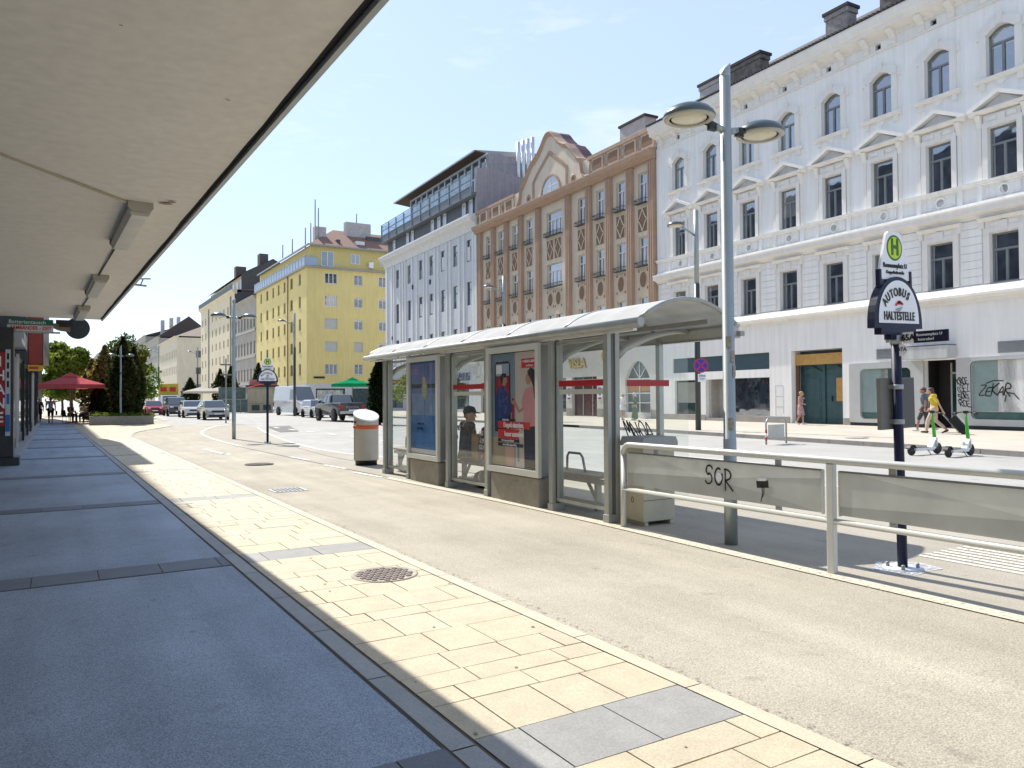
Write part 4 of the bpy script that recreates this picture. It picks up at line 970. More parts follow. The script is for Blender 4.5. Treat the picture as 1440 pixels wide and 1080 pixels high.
for i, a in enumerate(CA):
    b.box(a-.98, a-.80, .003, .11, 9.30, 9.94); b.box(a+.80, a+.98, .003, .11, 9.30, 9.94)
    for s in (-1, 1):       # raised frames either side of the roundel
        b.box(a+s*.62-.035, a+s*.62+.035, .003, .05, 9.42, 9.82); b.box(a+s*.42-.2, a+s*.42+.2, .003, .05, 9.40, 9.44)
    ring = [(.16,.0),(.19,.02),(.22,.045),(.25,.02),(.26,.0)]
    b.lathe(ring, 18, M=frame_matrix((a,.004,9.63),(-1,0,0),(0,0,1)))
b.build('parapet_band', wb)
b = MB(PLC)
cornice(b, A0, A1, [(0.002,17.62),(.08,17.62),(.1,17.78),(.3,17.85),(.62,17.92),(.62,18.05),(.72,18.12),(.76,18.3),(.8,18.42),(.8,18.5),(.3,18.6),(0.002,18.6)])
b.box(A0, A1, .002, .07, 17.12, 17.20); b.build('cornice', wb)
b = MB(PLC); b.prism([(.004,.04),(.09,.04),(.14,.14),(.12,.3),(.2,.4),(.42,.52),(.46,.66),(.004,.66)], 'x', -.14, .14); b.box(-.18, .18, .004, .06, 0, .06)
place(b.build('bracket', wb), [(A1-.5-1.32*i,0,17.2) for i in range(23)])
# surrounds
def surround_low():
    b = MB(PLC); b.box(-.78,-.55,.003,.09,0,2.0); b.box(.55,.78,.003,.09,0,2.0); b.box(-.78,.78,.003,.09,2.0,2.2)
    b.box(-.16,.16,.09,.15,2.0,2.42); b.box(-.72,.72,.003,.07,2.2,2.46); b.prism([(.003,2.46),(.14,2.46),(.26,2.54),(.28,2.60),(.003,2.66)], 'x', -.92, .92)
    b.box(-.9,-.74,.003,.14,2.2,2.46); b.box(.74,.9,.003,.14,2.2,2.46); b.use(PLW); b.box(-.5,-.2,.07,.085,2.26,2.4); b.box(.2,.5,.07,.085,2.26,2.4)
    b.use(WFR); b.box(-.56,.56,-.05,.10,-.035,0.0)
    return b.build('window_surround', wb)
def surround_mid():
    b = MB(PLC); b.box(-.76,-.55,.003,.10,0,2.05); b.box(.55,.76,.003,.10,0,2.05); b.box(-.76,.76,.003,.10,2.05,2.26)
    b.box(-.95,-.80,.003,.07,0,2.2); b.box(.80,.95,.003,.07,0,2.2)
    b.box(-.14,.14,.10,.16,2.06,2.5); b.box(-.70,.70,.003,.07,2.26,2.56)
    b.use(PLW); b.box(-.55,-.2,.07,.09,2.31,2.48); b.box(.2,.55,.07,.09,2.31,2.48); b.use(PLC)
    for s in (-1,1): b.prism([(.003,2.1),(.08,2.12),(.16,2.4),(.26,2.6),(.003,2.62)], 'x', s*.87-.1, s*.87+.1)
    b.prism([(.003,2.62),(.2,2.62),(.32,2.68),(.34,2.76),(.003,2.76)], 'x', -1.2, 1.2)
    for s in (-1,1):
        P = [(s*1.22,2.76),(s*1.22,2.86),(0,3.42),(0,3.26),(s*.98,2.80),(s*.9,2.76)]
        b.prism(P if s > 0 else P[::-1], 'y', .003, .36)
    b.use(mat('tympanum', (.66,.66,.66), rough=.9)); b.prism([(-.95,2.762),(.95,2.762),(0,3.25)], 'y', .003, .06)
    return b.build('window_surround', wb)
def surround_top():
    b = MB(PLC); X = .54
    b.box(-.80,-X,.003,.11,0,1.70); b.box(X,.80,.003,.11,0,1.70); n = 10
    for i in range(n):
        xa, xb = -.80+1.6*i/n, -.80+1.6*(i+1)/n
        f = lambda x: 1.68+.31*(1-(min(1,abs(x)/X))**2)
        o = lambda x: 1.98+.30*(1-(x/.80)**2)
        b.add([(xa,.11,f(xa)),(xb,.11,f(xb)),(xb,.11,o(xb)),(xa,.11,o(xa)),(xa,.003,f(xa)),(xb,.003,f(xb)),(xb,.003,o(xb)),(xa,.003,o(xa))], [(0,1,2,3),(0,4,5,1),(3,2,6,7)])
    for s in (-1,1): b.box(s*.85-.09, s*.85+.09, .003,.09, 1.62, 2.0)
    b.box(-.1,.1,.11,.17,1.98,2.5); b.prism([(.003,-.16),(.12,-.16),(.22,-.10),(.24,-.01),(.003,.0)], 'x', -.98, .98)
    for s in (-1,1): b.box(s*.72-.1, s*.72+.1, .003, .12, -.42, -.16)
    b.use(PLW); b.prism([(-.35,-.16),(.35,-.16),(.12,-.3),(0,-.42),(-.12,-.3)], 'y', .003, .05)
    return b.build('window_surround', wb)
place(surround_low(), [(a,0,5.97) for a in CA]); place(surround_mid(), [(a,0,10.13) for a in CA]); place(surround_top(), [(a,0,14.16) for a in CA])
place(win(1.1,1.97,WFR,parent=wb,depth=.2), [(a,0,5.97) for a in CA])
place(win(1.1,2.04,WFR,parent=wb,depth=.2), [(a,0,10.13) for a in CA])
place(win(1.08,1.99,WFR,arch=.3,parent=wb,depth=.2), [(a,0,14.16) for a in CA])
# vent holes, roof, chimneys
b = MB(BLACK); b.quad((-.14,-.2,17.29),(.14,-.2,17.29),(.14,-.2,17.55),(-.14,-.2,17.55)); place(b.build('vent_opening', wb), [(a,0,0) for a in [9.45,3.95,1.26,-1.44,-4.1,-6.71,-9.4,-12.1]])
TILE = mat('dark roof tile', (.055,.045,.042), rough=.8, var=.3, scale=6)
b = MB(TILE); b.quad((A0,.82,18.52),(A1,.82,18.52),(A1,-6,22.6),(A0,-6,22.6)); b.quad((A0,-6,22.6),(A1,-6,22.6),(A1,-13,18.5),(A0,-13,18.5))
b.prism([(.8,18.52),(-6,22.6),(-13,18.5)], 'x', A1-.02, A1)
for i in range(140):
    x = A0+.1+i*(A1-A0)/140; b.box(x, x+.13, .72, .9, 18.52, 18.60)
rf = b.build('roof', wb)
BRK = mat('sooty chimney', (.16,.135,.115), rough=.9, var=.55, scale=3.5, bump=.6, bscale=14)
for (a, w_, y, h, m) in [(7.9,1.9,-1.4,1.55,mat('pale chimney', (.46,.42,.4), rough=.9, var=.2)),(5.3,2.9,-1.2,1.6,BRK),(-1.25,1.25,-1.0,1.6,mat('grey chimney', (.28,.26,.24), rough=.9, var=.4, scale=5, bump=.5)),(-4.3,1.2,-.9,1.4,BRK),(-9,2,-1.2,1.6,BRK)]:
    b = MB(m); b.box(a-w_/2,a+w_/2,y-.55,y+.15,18.4,20.0-1.6+h+.55); b.use(mat('chimney cap', (.05,.045,.045), rough=.9)); b.box(a-w_/2-.12,a+w_/2+.12,y-.67,y+.27,18.95+h,19.1+h); b.use(m); b.box(a-w_/2-.06,a+w_/2+.06,y-.6,y+.2,18.7+h,18.95+h); b.build('chimney', wb)
# the rest of the block behind the facade
b = MB(PLW); b.box(A0, A1-.002, -13, -1.15, 0.01, 18.45); b.build('rear_block', wb)
PLINTH = mat('plinth stone', (.34,.32,.28), rough=.85, var=.15, scale=2, bump=.2)
b = MB(PLINTH)
for p, q in ((A1-.003,7.32),(5.33,1.2),(-2.02,-2.4)): b.box(q, p, .002, .05, .1, .45)
b.box(5.36,7.29,-.35,.04,.1,.28); b.build('plinth', wb)
# shop fronts
TEAL = mat('teal slats', (.07,.12,.13), rough=.5, var=.1)
b = MB(TEAL)
for k in range(14): 
    z = 2.97+k*.0615; b.prism([(-.14,z),(-.07,z+.01),(-.09,z+.058),(-.14,z+.058)], 'x', 2.52, 10.13)
b.box(2.52,10.13,-.18,-.14,2.96,3.84); b.build('louvre', wb)
b = MB(SHOPGLASS); b.box(8.17,9.98,-.2,-.17,.47,2.48); b.use(mat('shop blind', (.30,.32,.27), rough=.6, var=.1)); b.box(8.3,9.9,-.168,-.165,1.15,2.38); b.build('shop_window', wb)
b = MB(DARKGLASS); b.box(2.52,5.28,-.2,-.17,.47,2.5); b.build('shop_window', wb)
b = MB(mat('shop entry wall', (.46,.44,.40), rough=.7)); b.box(5.35,7.3,-.9,-.87,.1,2.5); b.box(7.1,7.3,-.87,-.24,.1,2.5); b.use(mat('varnished door', (.42,.20,.03), rough=.4, var=.25, scale=4)); b.box(5.75,6.55,-.87,-.82,.3,2.45); b.build('shop_door', wb)
# main door in its deep opening
DOOR = mat('blue green door', (.045,.105,.115), rough=.5, var=.15, scale=3, streak=.15)
d = MB(DOOR); d.box(-1.97,1.06,-.75,-.68,.12,3.78)
for x0 in (-1.85,-.42):
    x1 = x0+1.28; d.box(x0,x1,-.68,-.65,.14,3.1)
    for (za, zb) in ((.35,1.0),(1.15,2.45)): 
        d.box(x0+.2,x1-.2,-.65,-.63,za,zb); d.box(x0+.28,x1-.28,-.63,-.615,za+.08,zb-.08)
    d.prism([(x0+.08,2.72),(x1-.08,2.72),((x0+x1)/2,3.02)], 'y', -.65, -.58); d.box(x0+.04,x1-.04,-.65,-.59,2.62,2.72)
d.box(-.5,-.36,-.68,-.6,.14,3.1)
door = d.build('door', wb)
b = MB(mat('varnished board', (.50,.29,.09), rough=.55, var=.2, scale=5)); b.box(-1.95,1.04,-.32,-.28,3.08,3.62); b.build('lintel_board', wb)
b = MB(mat('varnished board', None)); b.box(-1.72,-1.15,-.618,-.605,1.25,2.4); b.build('boarded_light', door)
b = MB(BLACK); b.box(-.95,-.9,-.65,-.55,1.25,1.5); b.build('handle', door)
b = MB(PLC); b.quad((1.06,-.24,.1),(1.06,-.24,3.8),(1.06,-.8,3.8),(1.06,-.8,.1)); b.quad((-1.97,-.24,.1),(-1.97,-.24,3.8),(-1.97,-.8,3.8),(-1.97,-.8,.1)); b.quad((-1.97,-.24,3.79),(1.06,-.24,3.79),(1.06,-.8,3.79),(-1.97,-.8,3.79)); b.use(mat('brown jamb', (.12,.06,.03))); b.box(.84,1.03,-.4,-.3,.12,3.08); b.build('door_reveal', wb)
# grey clad shop with rounded windows
CLAD = mat('shop cladding', (.50,.51,.50), rough=.35, var=.06, metal=.1)
def rounded(x0, x1, z0, z1, r, n=5):
    P = []
    for cx, cz, a0 in ((x1-r,z0+r,-90),(x1-r,z1-r,0),(x0+r,z1-r,90),(x0+r,z0+r,180)):
        P += [(cx+r*math.cos(R(a0+90*i/n)), cz+r*math.sin(R(a0+90*i/n))) for i in range(n+1)]
    return P
def clad_front(x0, x1, z0, z1, wx0, wx1, wz0, wz1):
    b = MB(CLAD); inner = rounded(wx0, wx1, wz0, wz1, .22)
    outer = []
    for (x, z) in inner:   # nearest point on the outer rectangle, keeps the quads tidy
        cx, cz = (wx0+wx1)/2, (wz0+wz1)/2; dx, dz = (x-cx)/((wx1-wx0)/2), (z-cz)/((wz1-wz0)/2); s = 1/max(abs(dx), abs(dz)); dx *= s; dz *= s
        outer.append(((x0+x1)/2+dx*(x1-x0)/2, (z0+z1)/2+dz*(z1-z0)/2))
    n = len(inner); Y = .10
    for i in range(n):
        j = (i+1) % n
        b.quad((inner[i][0],Y,inner[i][1]),(outer[i][0],Y,outer[i][1]),(outer[j][0],Y,outer[j][1]),(inner[j][0],Y,inner[j][1]))
        b.quad((inner[i][0],Y,inner[i][1]),(inner[j][0],Y,inner[j][1]),(inner[j][0],-.06,inner[j][1]),(inner[i][0],-.06,inner[i][1]))
        b.quad((outer[i][0],Y,outer[i][1]),(outer[j][0],Y,outer[j][1]),(outer[j][0],0,outer[j][1]),(outer[i][0],0,outer[i][1]))
    b.use(INK)
    for i in range(n):
        j = (i+1) % n; k = 1.012
        b.quad((inner[i][0],Y+.003,inner[i][1]),(inner[j][0],Y+.003,inner[j][1]),((inner[j][0]-(wx0+wx1)/2)*k+(wx0+wx1)/2,Y+.003,(inner[j][1]-(wz0+wz1)/2)*k+(wz0+wz1)/2),((inner[i][0]-(wx0+wx1)/2)*k+(wx0+wx1)/2,Y+.003,(inner[i][1]-(wz0+wz1)/2)*k+(wz0+wz1)/2))
    b.build('shop_front', wb)
    GG = mat('green shop glass', (.12,.22,.20), rough=.06, var=.35, scale=.5, spec=.8, ior=1.7)
    g_ = MB(GG); g_.quad((wx0,.0,wz0),(wx1,.0,wz0),(wx1,.0,wz1),(wx0,.0,wz1)); 
    g_.use(mat('shop inner pale', (.26,.34,.33), rough=.2, var=.1)); g_.quad((wx1-1.0,.004,wz0+.3),(wx1-.05,.004,wz0+.3),(wx1-.05,.004,wz1),(wx1-1.0,.004,wz1))
    g_.use(mat('shop inner dark', (.02,.045,.042), rough=.08, var=.4, spec=.8)); g_.quad((wx0,.004,wz0+.45),((wx0+wx1)/2-.1,.004,wz0+.45),((wx0+wx1)/2-.1,.004,wz1),(wx0,.004,wz1))
    g_.use(mat('shop base glass', (.06,.13,.115), rough=.1)); g_.quad((wx0,.006,wz0),(wx1,.006,wz0),(wx1,.006,wz0+.28),(wx0,.006,wz0+.28))
    return g_.build('shop_window', wb)
clad_front(-6.07,-2.4,.27,3.02,-5.47,-3.0,.46,2.72)
sw = clad_front(-13.4,-7.49,.27,3.05,-12.6,-8.1,.55,2.88)
b = MB(mat('dark shop base', (.015,.022,.03), rough=.4)); b.box(-6.05,-2.42,.0,.06,.1,.268); b.box(-13.4,-7.5,.0,.06,.1,.268); b.build('shop_base', wb)
b = MB(mat('dark interior', (.012,.011,.01), rough=.6)); b.box(-7.47,-6.08,-1.0,-.95,.12,3.0); b.box(-6.12,-6.08,-.95,-.24,.12,3.0); b.box(-7.49,-7.45,-.95,-.24,.12,3.0); b.use(CLAD); b.box(-7.42,-6.65,-.95,-.9,2.42,2.5); b.box(-6.72,-6.65,-.95,-.9,.12,2.9); b.use(SHOPGLASS); b.box(-7.42,-6.72,-.94,-.92,.12,2.42); b.build('shop_entrance', wb)
b = MB(mat('sign box metal', (.50,.51,.50), rough=.4, var=.12, streak=.2)); b.box(-7.5,-5.47,.104,.75,3.05,3.58); b.use(INK); b.box(-7.52,-5.45,.1,.77,3.58,3.61); b.build('sign_box', wb)
for x0, x1 in ((-5.1,-3.8),(-11.0,-9.12)):
    b = MB(mat('vent grille', (.30,.32,.34), rough=.5))
    for k in range(7): b.box(x0,x1,.004,.05,3.18+k*.065,3.205+k*.065)
    b.box(x0,x1,.002,.01,3.16,3.62); b.build('vent_grille', wb)
b = MB(INK); rr = random.Random(21)
for row, (z, wd) in enumerate(((1.95,'KROE'),(1.65,'OSEZ'),(1.35,'SORT'),(1.05,'ROE'))): tagline(b, wd, .46, .24, .032, MF((-7.56-.03*row,.104,z)), row+30, -.35)
b.build('graffiti', wb)
b = MB(INK)
M = MF((-8.35,.013,1.5))
tagline(b, 'ZEKAR', 1.2, .4, .045, M, 44, .2)
stroke(b, [(.3,.48),(.6,.58),(.95,.56)], .04, M); stroke(b, [(1.1,.1),(1.35,.05),(1.5,-.15)], .04, M); stroke(b, [(1.05,0),(1.0,-.25)], .04, M); b.build('graffiti', sw)
b = MB(mat('grey scrawl', (.4,.44,.46)))
stroke(b, [(0,0),(0,1.55),(.5,1.55),(.5,.1)], .03, MF((2.1,.004,.5))); stroke(b, [(0,1.0),(.5,1.0)], .03, MF((2.1,.004,.5))); stroke(b, [(0,.45),(.5,.45)], .03, MF((2.1,.004,.5)))
b.build('wall_hatch', wb)

# ---------------------------------------------------------------- brown art nouveau building
BCRM = mat('sand stucco', (.64,.555,.43), rough=.85, var=.08, scale=1, streak=.08)
BBRN = mat('terracotta stucco', (.43,.295,.21), rough=.85, var=.1, scale=1.5, streak=.12)
BDRK = mat('brown inset', (.24,.15,.095), rough=.9, var=.15)
WWH = mat('white window frame', (.74,.74,.72), rough=.5)
IRON = mat('black ironwork', (.03,.032,.033), rough=.5)
RTILE = mat('old roof tile', (.22,.12,.085), rough=.85, var=.35, scale=5)
bb = thing('brown_building', 'sand and terracotta building with pilasters and a curved gable', 'building', FO, FRZ)
B0, B1 = 11.49, 37.2
BC = [34.98,32.58,30.07,27.61,19.99,17.66,15.28,12.91]; BP = [36.4,33.8,31.35,28.85,26.0,21.6,18.9,16.45,14.1,11.85]
ops = []
for a in BC: ops += [(a-.48,a+.48,14.15,16.15),(a-.48,a+.48,10.05,11.95),(a-.48,a+.48,6.3,8.0)]
for z0, z1 in ((14.15,16.0),(10.15,11.95)): ops.append((22.65,24.9,z0,z1))
ops += [(22.65,23.6,6.3,7.95),(23.95,24.9,6.3,7.95)]
ops += [(34.6,36.6,.15,2.9),(30.4,34.2,.5,2.9),(26.6,29.4,.15,3.0),(22.2,25.6,.4,3.0),(18.2,21.4,.15,3.0),(16.2,17.4,.12,3.0),(12.3,14.9,.5,3.9,1.2)]
b = MB(BCRM); wall(b, B0, B1, 5.6, 17.3, 0, [o for o in ops if o[2] > 5], .24)
b.use(mat('pale ground floor', (.62,.60,.54), rough=.8, var=.08, scale=1)); wall(b, B0, B1, 0, 5.6, .04, [o for o in ops if o[2] < 5], .3)
b.box(B0,B1,-12,-.4,.02,17.2); b.build('wall', bb)
for a in BP:
    b = MB(BBRN); b.box(a-.3,a+.3,.002,.22,5.9,16.7)
    for k in (-.2,0,.2): b.box(a+k-.06,a+k+.06,.22,.27,5.95,16.6)
    b.build('pilaster', bb)
b = MB(BBRN); cornice(b, B0+.01, B1, [(.002,16.68),(.34,16.7),(.36,16.85),(.6,16.98),(.62,17.15),(.66,17.22),(.66,17.3),(.002,17.4)]); b.build('cornice', bb)
b = MB(PLC); cornice(b, B0+.01, B1, [(.042,5.3),(.2,5.32),(.35,5.5),(.36,5.6),(.042,5.75)]); b.build('string_course', bb)
b = MB(BCRM); b.box(B0,B1,-.3,.1,17.4,18.72); b.use(BBRN)
for x0, x1 in ((B0,18.9),(29.9,B1)):
    n = 4 if x0 < 20 else 3; w_ = (x1-x0)/n
    b.box(x0,x1,.1,.2,18.55,18.8); b.box(x0,x1,.1,.16,17.4,17.5)
    for i in range(n):
        c = x0+w_*(i+.42); b.box(x0+w_*i,x0+w_*i+.1,.1,.16,17.5,18.55); b.use(BDRK); b.box(c-.5,c+.5,.1,.13,17.7,18.4); b.use(BBRN); b.lathe([(.18,.0),(.30,.03),(.32,.0)], 14, M=frame_matrix((x0+w_*(i+.85),.1,18.02),(-1,0,0),(0,0,1)) @ Matrix.Diagonal((.8,1.6,1,1)))
b.build('parapet', bb)
# gable
def gout(s):  # half outline of the curved gable
    return [(5.6,17.35),(4.9,17.45),(4.25,17.8),(3.8,18.4),(3.5,19.0),(3.2,19.2),(2.9,19.55),(2.5,20.2),(2.15,20.75),(1.9,20.85),(1.45,21.2),(1.0,21.75),(.6,22.25),(.3,22.48),(0,22.55)]
GW = lambda x, z: x*(1+.16*math.sin(math.pi*min(1,max(0,(z-17.3)/4.6)))*1.7)
GZ = lambda z: 17.3+(z-17.3)*.93
G = [(24.2+GW(x,z), GZ(z)) for x, z in gout(1)] + [(24.2-GW(x,z), GZ(z)) for x, z in gout(1)[::-1][1:]]
b = MB(BCRM); b.prism(G, 'y', -.3, .12)
gb = b.build('gable', bb)
b = MB(BBRN)
for (xa, za), (xb, zb) in zip(G, G[1:]):
    dx, dz = xb-xa, zb-za; L = math.hypot(dx,dz); nx, nz = -dz/L*.45, dx/L*.45
    if nz < 0: nx, nz = -nx, -nz
    b.add([(xa,.12,za-.28),(xb,.12,zb-.28),(xb,.36,zb+.06),(xa,.36,za+.06),(xa,.3,za+.14),(xb,.3,zb+.14),(xa,-.5,za+.14),(xb,-.5,zb+.14)], [(0,1,2,3),(3,2,5,4),(4,5,7,6)])
b.build('gable_moulding', gb)
b = MB(BBRN)
inn = [(21.7,17.4),(21.7,18.9),(22.4,19.5),(24.2,20.7),(26.0,19.5),(26.7,18.9),(26.7,17.4)]
for k in (0,.22):
    P = [(24.2+(x-24.2)*(1-k*.16), 17.4+(z-17.4)*(1-k*.16)) for x, z in inn]
    for (xa, za), (xb, zb) in zip(P, P[1:]): 
        dx, dz = xb-xa, zb-za; L = math.hypot(dx,dz); nx, nz = -dz/L*.09, dx/L*.09
        b.add([(xa+nx,.17,za+nz),(xb+nx,.17,zb+nz),(xb-nx,.17,zb-nz),(xa-nx,.17,za-nz),(xa+nx*1.5,.121,za+nz*1.5),(xb+nx*1.5,.121,zb+nz*1.5),(xb-nx*1.5,.121,zb-nz*1.5),(xa-nx*1.5,.121,za-nz*1.5)], [(0,1,2,3),(0,4,5,1),(3,2,6,7)])
for s in (-1,1): b.lathe([(.14,0),(.25,.05),(.36,.0)], 12, M=frame_matrix((24.2+s*3.3,.12,17.8),(-1,0,0),(0,0,1)))
b.build('gable_frame', gb)
b = MB(DARKGLASS); half = [(24.05+1.3*math.cos(R(a)), 17.5+1.25*math.sin(R(a))) for a in range(0,181,15)]; b.prism(half, 'y', .121, .135); lw_ = b.build('lunette', gb)
b = MB(WWH); b.box(24.0,24.1,.135,.16,17.5,18.72); b.box(22.8,25.3,.135,.155,17.46,17.54); b.box(22.95,25.15,.135,.15,18.0,18.05)
b.use(BBRN)
for (xa,za),(xb,zb) in zip(half, half[1:]):
    k = 1.12; o = lambda x,z: (24.05+(x-24.05)*k, 17.5+(z-17.5)*k); A, B_ = o(xa,za), o(xb,zb)
    b.add([(xa,.2,za),(xb,.2,zb),(B_[0],.2,B_[1]),(A[0],.2,A[1]),(xa,.13,za),(xb,.13,zb),(B_[0],.121,B_[1]),(A[0],.121,A[1])], [(0,1,2,3),(0,4,5,1),(3,2,6,7)])
b.build('lunette_frame', lw_)
MAROON = mat('maroon sheet roof', (.085,.02,.025), rough=.5, var=.2)
b = MB(MAROON)
Gp = G[3:-3]
for (xa, za), (xb, zb) in zip(Gp, Gp[1:]): b.quad((xa,-.3,za+.1),(xb,-.3,zb+.1),(xb,-1.5,zb+.15),(xa,-1.5,za+.15))
b.use(RTILE); b.quad((B0,-.3,18.7),(B1,-.3,18.7),(B1,-6.5,21.6),(B0,-6.5,21.6)); b.quad((B0,-6.5,21.6),(B1,-6.5,21.6),(B1,-12,18),(B0,-12,18))
rf = b.build('roof', bb)
b = MB(mat('pale chimney', None)); b.box(14.6,17.4,-2.6,-1.6,19,20.7); b.use(mat('chimney cap', None)); b.box(14.5,17.5,-2.7,-1.5,20.7,20.85); b.build('chimney', bb)
# windows with ironwork, ornaments below
def balconet(w_):
    b = MB(IRON); b.box(-w_/2-.1,w_/2+.1,.02,.28,-.06,-.02); b.box(-w_/2-.1,w_/2+.1,.26,.28,.2,.23)
    n = int(w_/.09)
    for i in range(n+1): x = -w_/2-.08+(w_+.16)*i/n; b.box(x-.008,x+.008,.262,.278,-.02,.2+.1*abs(math.sin(i*1.3))); 
    for x in (-w_/2-.09,w_/2+.09): b.box(x-.01,x+.01,.02,.27,.18,.22)
    return b
def with_iron(o, w_): balconet(w_).build('balconet', o); return o
place(with_iron(win(.96,2.0,WWH,parent=bb,depth=.22,ft=.06),.96), [(a,0,14.15) for a in BC])
place(with_iron(win(.96,1.9,WWH,parent=bb,depth=.22,ft=.06),.96), [(a,0,10.05) for a in BC])
place(win(.96,1.7,WWH,parent=bb,depth=.22,ft=.06,transom=.3), [(a,0,6.3) for a in BC]+[(23.12,0,6.3),(24.42,0,6.3)])
o = with_iron(win(2.25,1.85,WWH,parent=bb,depth=.22,casements=4,ft=.06),2.25); place(o, [(23.77,0,14.15),(23.77,0,10.13)])
def diamond(w_=1.0, h=1.5):
    b = MB(BDRK); b.box(-w_/2,w_/2,.003,.02,0,h); b.use(BCRM)
    n = 6
    for sx in (-1,1):
        for sz in (0,1):
            P = [(sx*w_/2*(1-(t/n)), h/2+(1 if sz else -1)*h/2*(t/n)**1.7) for t in range(n+1)]
            for (xa,za),(xb,zb) in zip(P,P[1:]):
                dx, dz = xb-xa, zb-za; L = math.hypot(dx,dz) or 1; nx, nz = -dz/L*.045, dx/L*.045
                b.add([(xa+nx,.06,za+nz),(xb+nx,.06,zb+nz),(xb-nx,.06,zb-nz),(xa-nx,.06,za-nz)], [(0,1,2,3)])
    for s in (-1,1): b.box(s*w_/2-.03,s*w_/2+.03,.003,.05,0,h)
    return b
def ovalp(w_=1.0, h=1.3):
    b = MB(BCRM); b.box(-w_/2,w_/2,.003,.02,0,h); b.use(BDRK)
    b.add([(.34*w_*math.cos(2*math.pi*k/20), .032, h/2+.40*h*math.sin(2*math.pi*k/20)) for k in range(20)], [tuple(range(20))])
    for sx in (-1,1):
        for sz in (0,1): x = sx*w_*.44; z = h*(.06 if not sz else .94); b.box(x-.05,x+.05,.02,.04,z-.08,z+.08)
    b.use(BCRM); b.lathe([(.40,.0),(.44,.05),(.48,.0)], 20, M=frame_matrix((0,.02,h/2),(-1,0,0),(0,0,1)) @ Matrix.Diagonal((w_*.85,h*.95,1,1)))
    return b
xs_c = [22.95,23.78,24.6]
place(diamond().build('diamond_panel', bb), [(a,0,12.3) for a in BC]+[(23.2,0,12.3),(24.35,0,12.3)])
place(ovalp().build('oval_panel', bb), [(a,0,8.5) for a in BC]+[(23.2,0,8.5),(24.35,0,8.5)])
# ground floor shops
for x0, x1, z0, z1 in ((34.6,36.6,.15,2.9),(30.4,34.2,.5,2.9),(22.2,25.6,.4,3.0),(16.2,17.4,.12,3.0)): b = MB(SHOPGLASS); b.box(x0,x1,-.22,-.2,z0,z1); b.build('shop_window', bb)
for x0, x1 in ((18.2,21.4),(26.6,29.4)): b = MB(mat('dark red shop', (.07,.008,.012), rough=.2, var=.5, scale=1.5, spec=.7)); b.box(x0,x1,-.22,-.2,.15,3.0); b.build('shop_window', bb)
b = MB(mat('shop blind', None)); b.box(34.7,36.5,-.19,-.17,1.5,2.8); b.use(CLAD)
for x in (19.0,20.2,23.4,24.5,27.9): b.box(x-.03,x+.03,-.19,-.14,.2,3.0)
b.use(mat('pale fascia', (.58,.6,.58))); b.box(18.1,25.8,.05,.12,2.55,2.8); b.build('shop_frame', bb)
b = MB(mat('shop red fascia', (.25,.02,.02))); b.box(26.2,34.4,.05,.1,3.05,3.5); b.build('shop_fascia', bb)
b = MB(mat('sign timber letter', (.46,.38,.16), rough=.5)); b.add(*text_geo('VISLA', .95, extrude=.05, sx=.95, bold=.02, align='CENTER'), M=MF((20.6,.12,4.0))); b.use(BBRN); b.add(*text_geo('VISLA', .95, extrude=.03, sx=.95, bold=.02), M=MF((20.52,.07,3.95))); b.build('shop_lettering', bb)
b = MB(SIGNWHITE)
for x in (17.8,21.75,26.1): b.box(x-.28,x+.28,.05,.07,1.3,2.3)
b.use(mat('print magenta', (.35,.03,.14))); 
for x in (17.8,21.75,26.1): b.box(x-.2,x+.2,.07,.075,1.36,1.5); b.box(x-.2,x+.2,.07,.075,2.1,2.2)
b.use(TEAL)
for x in (17.8,21.75): b.box(x-.12,x+.12,.07,.076,1.65,1.95)
b.build('shop_poster', bb)
b = MB(mat('arched window glass', (.03,.05,.05), rough=.05, spec=.8)); b.quad((12.3,-.2,.5),(14.9,-.2,.5),(14.9,-.2,3.9),(12.3,-.2,3.9)); b.use(mat('amber board', (.5,.22,.03), var=.2)); b.box(12.35,13.55,-.195,-.18,1.9,2.65); b.box(13.65,14.85,-.195,-.18,1.85,2.3)
b.use(WWH); b.box(13.57,13.65,-.18,-.14,.5,2.75); b.box(12.3,14.9,-.18,-.13,2.65,2.75); b.box(12.3,14.9,-.18,-.14,1.72,1.8); b.box(12.3,14.9,-.18,-.14,1.1,1.16)
for a in (50,90,130): b.tube([(13.6,-.16,2.75),(13.6+1.2*math.cos(R(a)),-.16,2.75+1.1*math.sin(R(a)))], .035, 6)
b.build('arched_window', bb)
b = MB(PLINTH); 
for p, q in ((B0+.01,12.2),(14.95,16.1),(17.5,18.1),(21.5,22.1),(25.7,26.5),(29.5,30.3)): b.box(p,q,.041,.09,.1,.7)
b.build('plinth', bb)
t = thing('clock_sign', 'round golden clock face on a bracket above the shop beside the arched window', 'sign', fac(16.0,.55,4.35), FRZ)
b = MB(mat('clock gold', (.55,.36,.09), rough=.4, var=.15)); b.lathe([(.62,-.06),(.66,0),(.62,.06)], 28, M=frame_matrix((0,0,0),(0,-1,0),(0,0,1))); b.use(PLC); b.lathe([(.5,.0),(.5,.01)], 28, M=frame_matrix((-.062,0,0),(0,-1,0),(0,0,1))); b.build('face', t)
b = MB(IRON); b.box(-.068,-.062,-.02,.02,0,.4); b.tube([(-.066,0,0),(-.066,-.25,.1)], .02, 6); b.lathe([(.08,0),(.08,.01)], 10, M=frame_matrix((-.07,0,0),(0,-1,0),(0,0,1))); b.build('hands', t)
b = MB(GREYMETAL); b.tube([(0,-.1,-.6),(0,-.35,-.8),(0,-.5,-.8)], .06, 8); b.box(-.05,.05,-.53,-.45,-1.0,-.4); b.build('bracket', t)

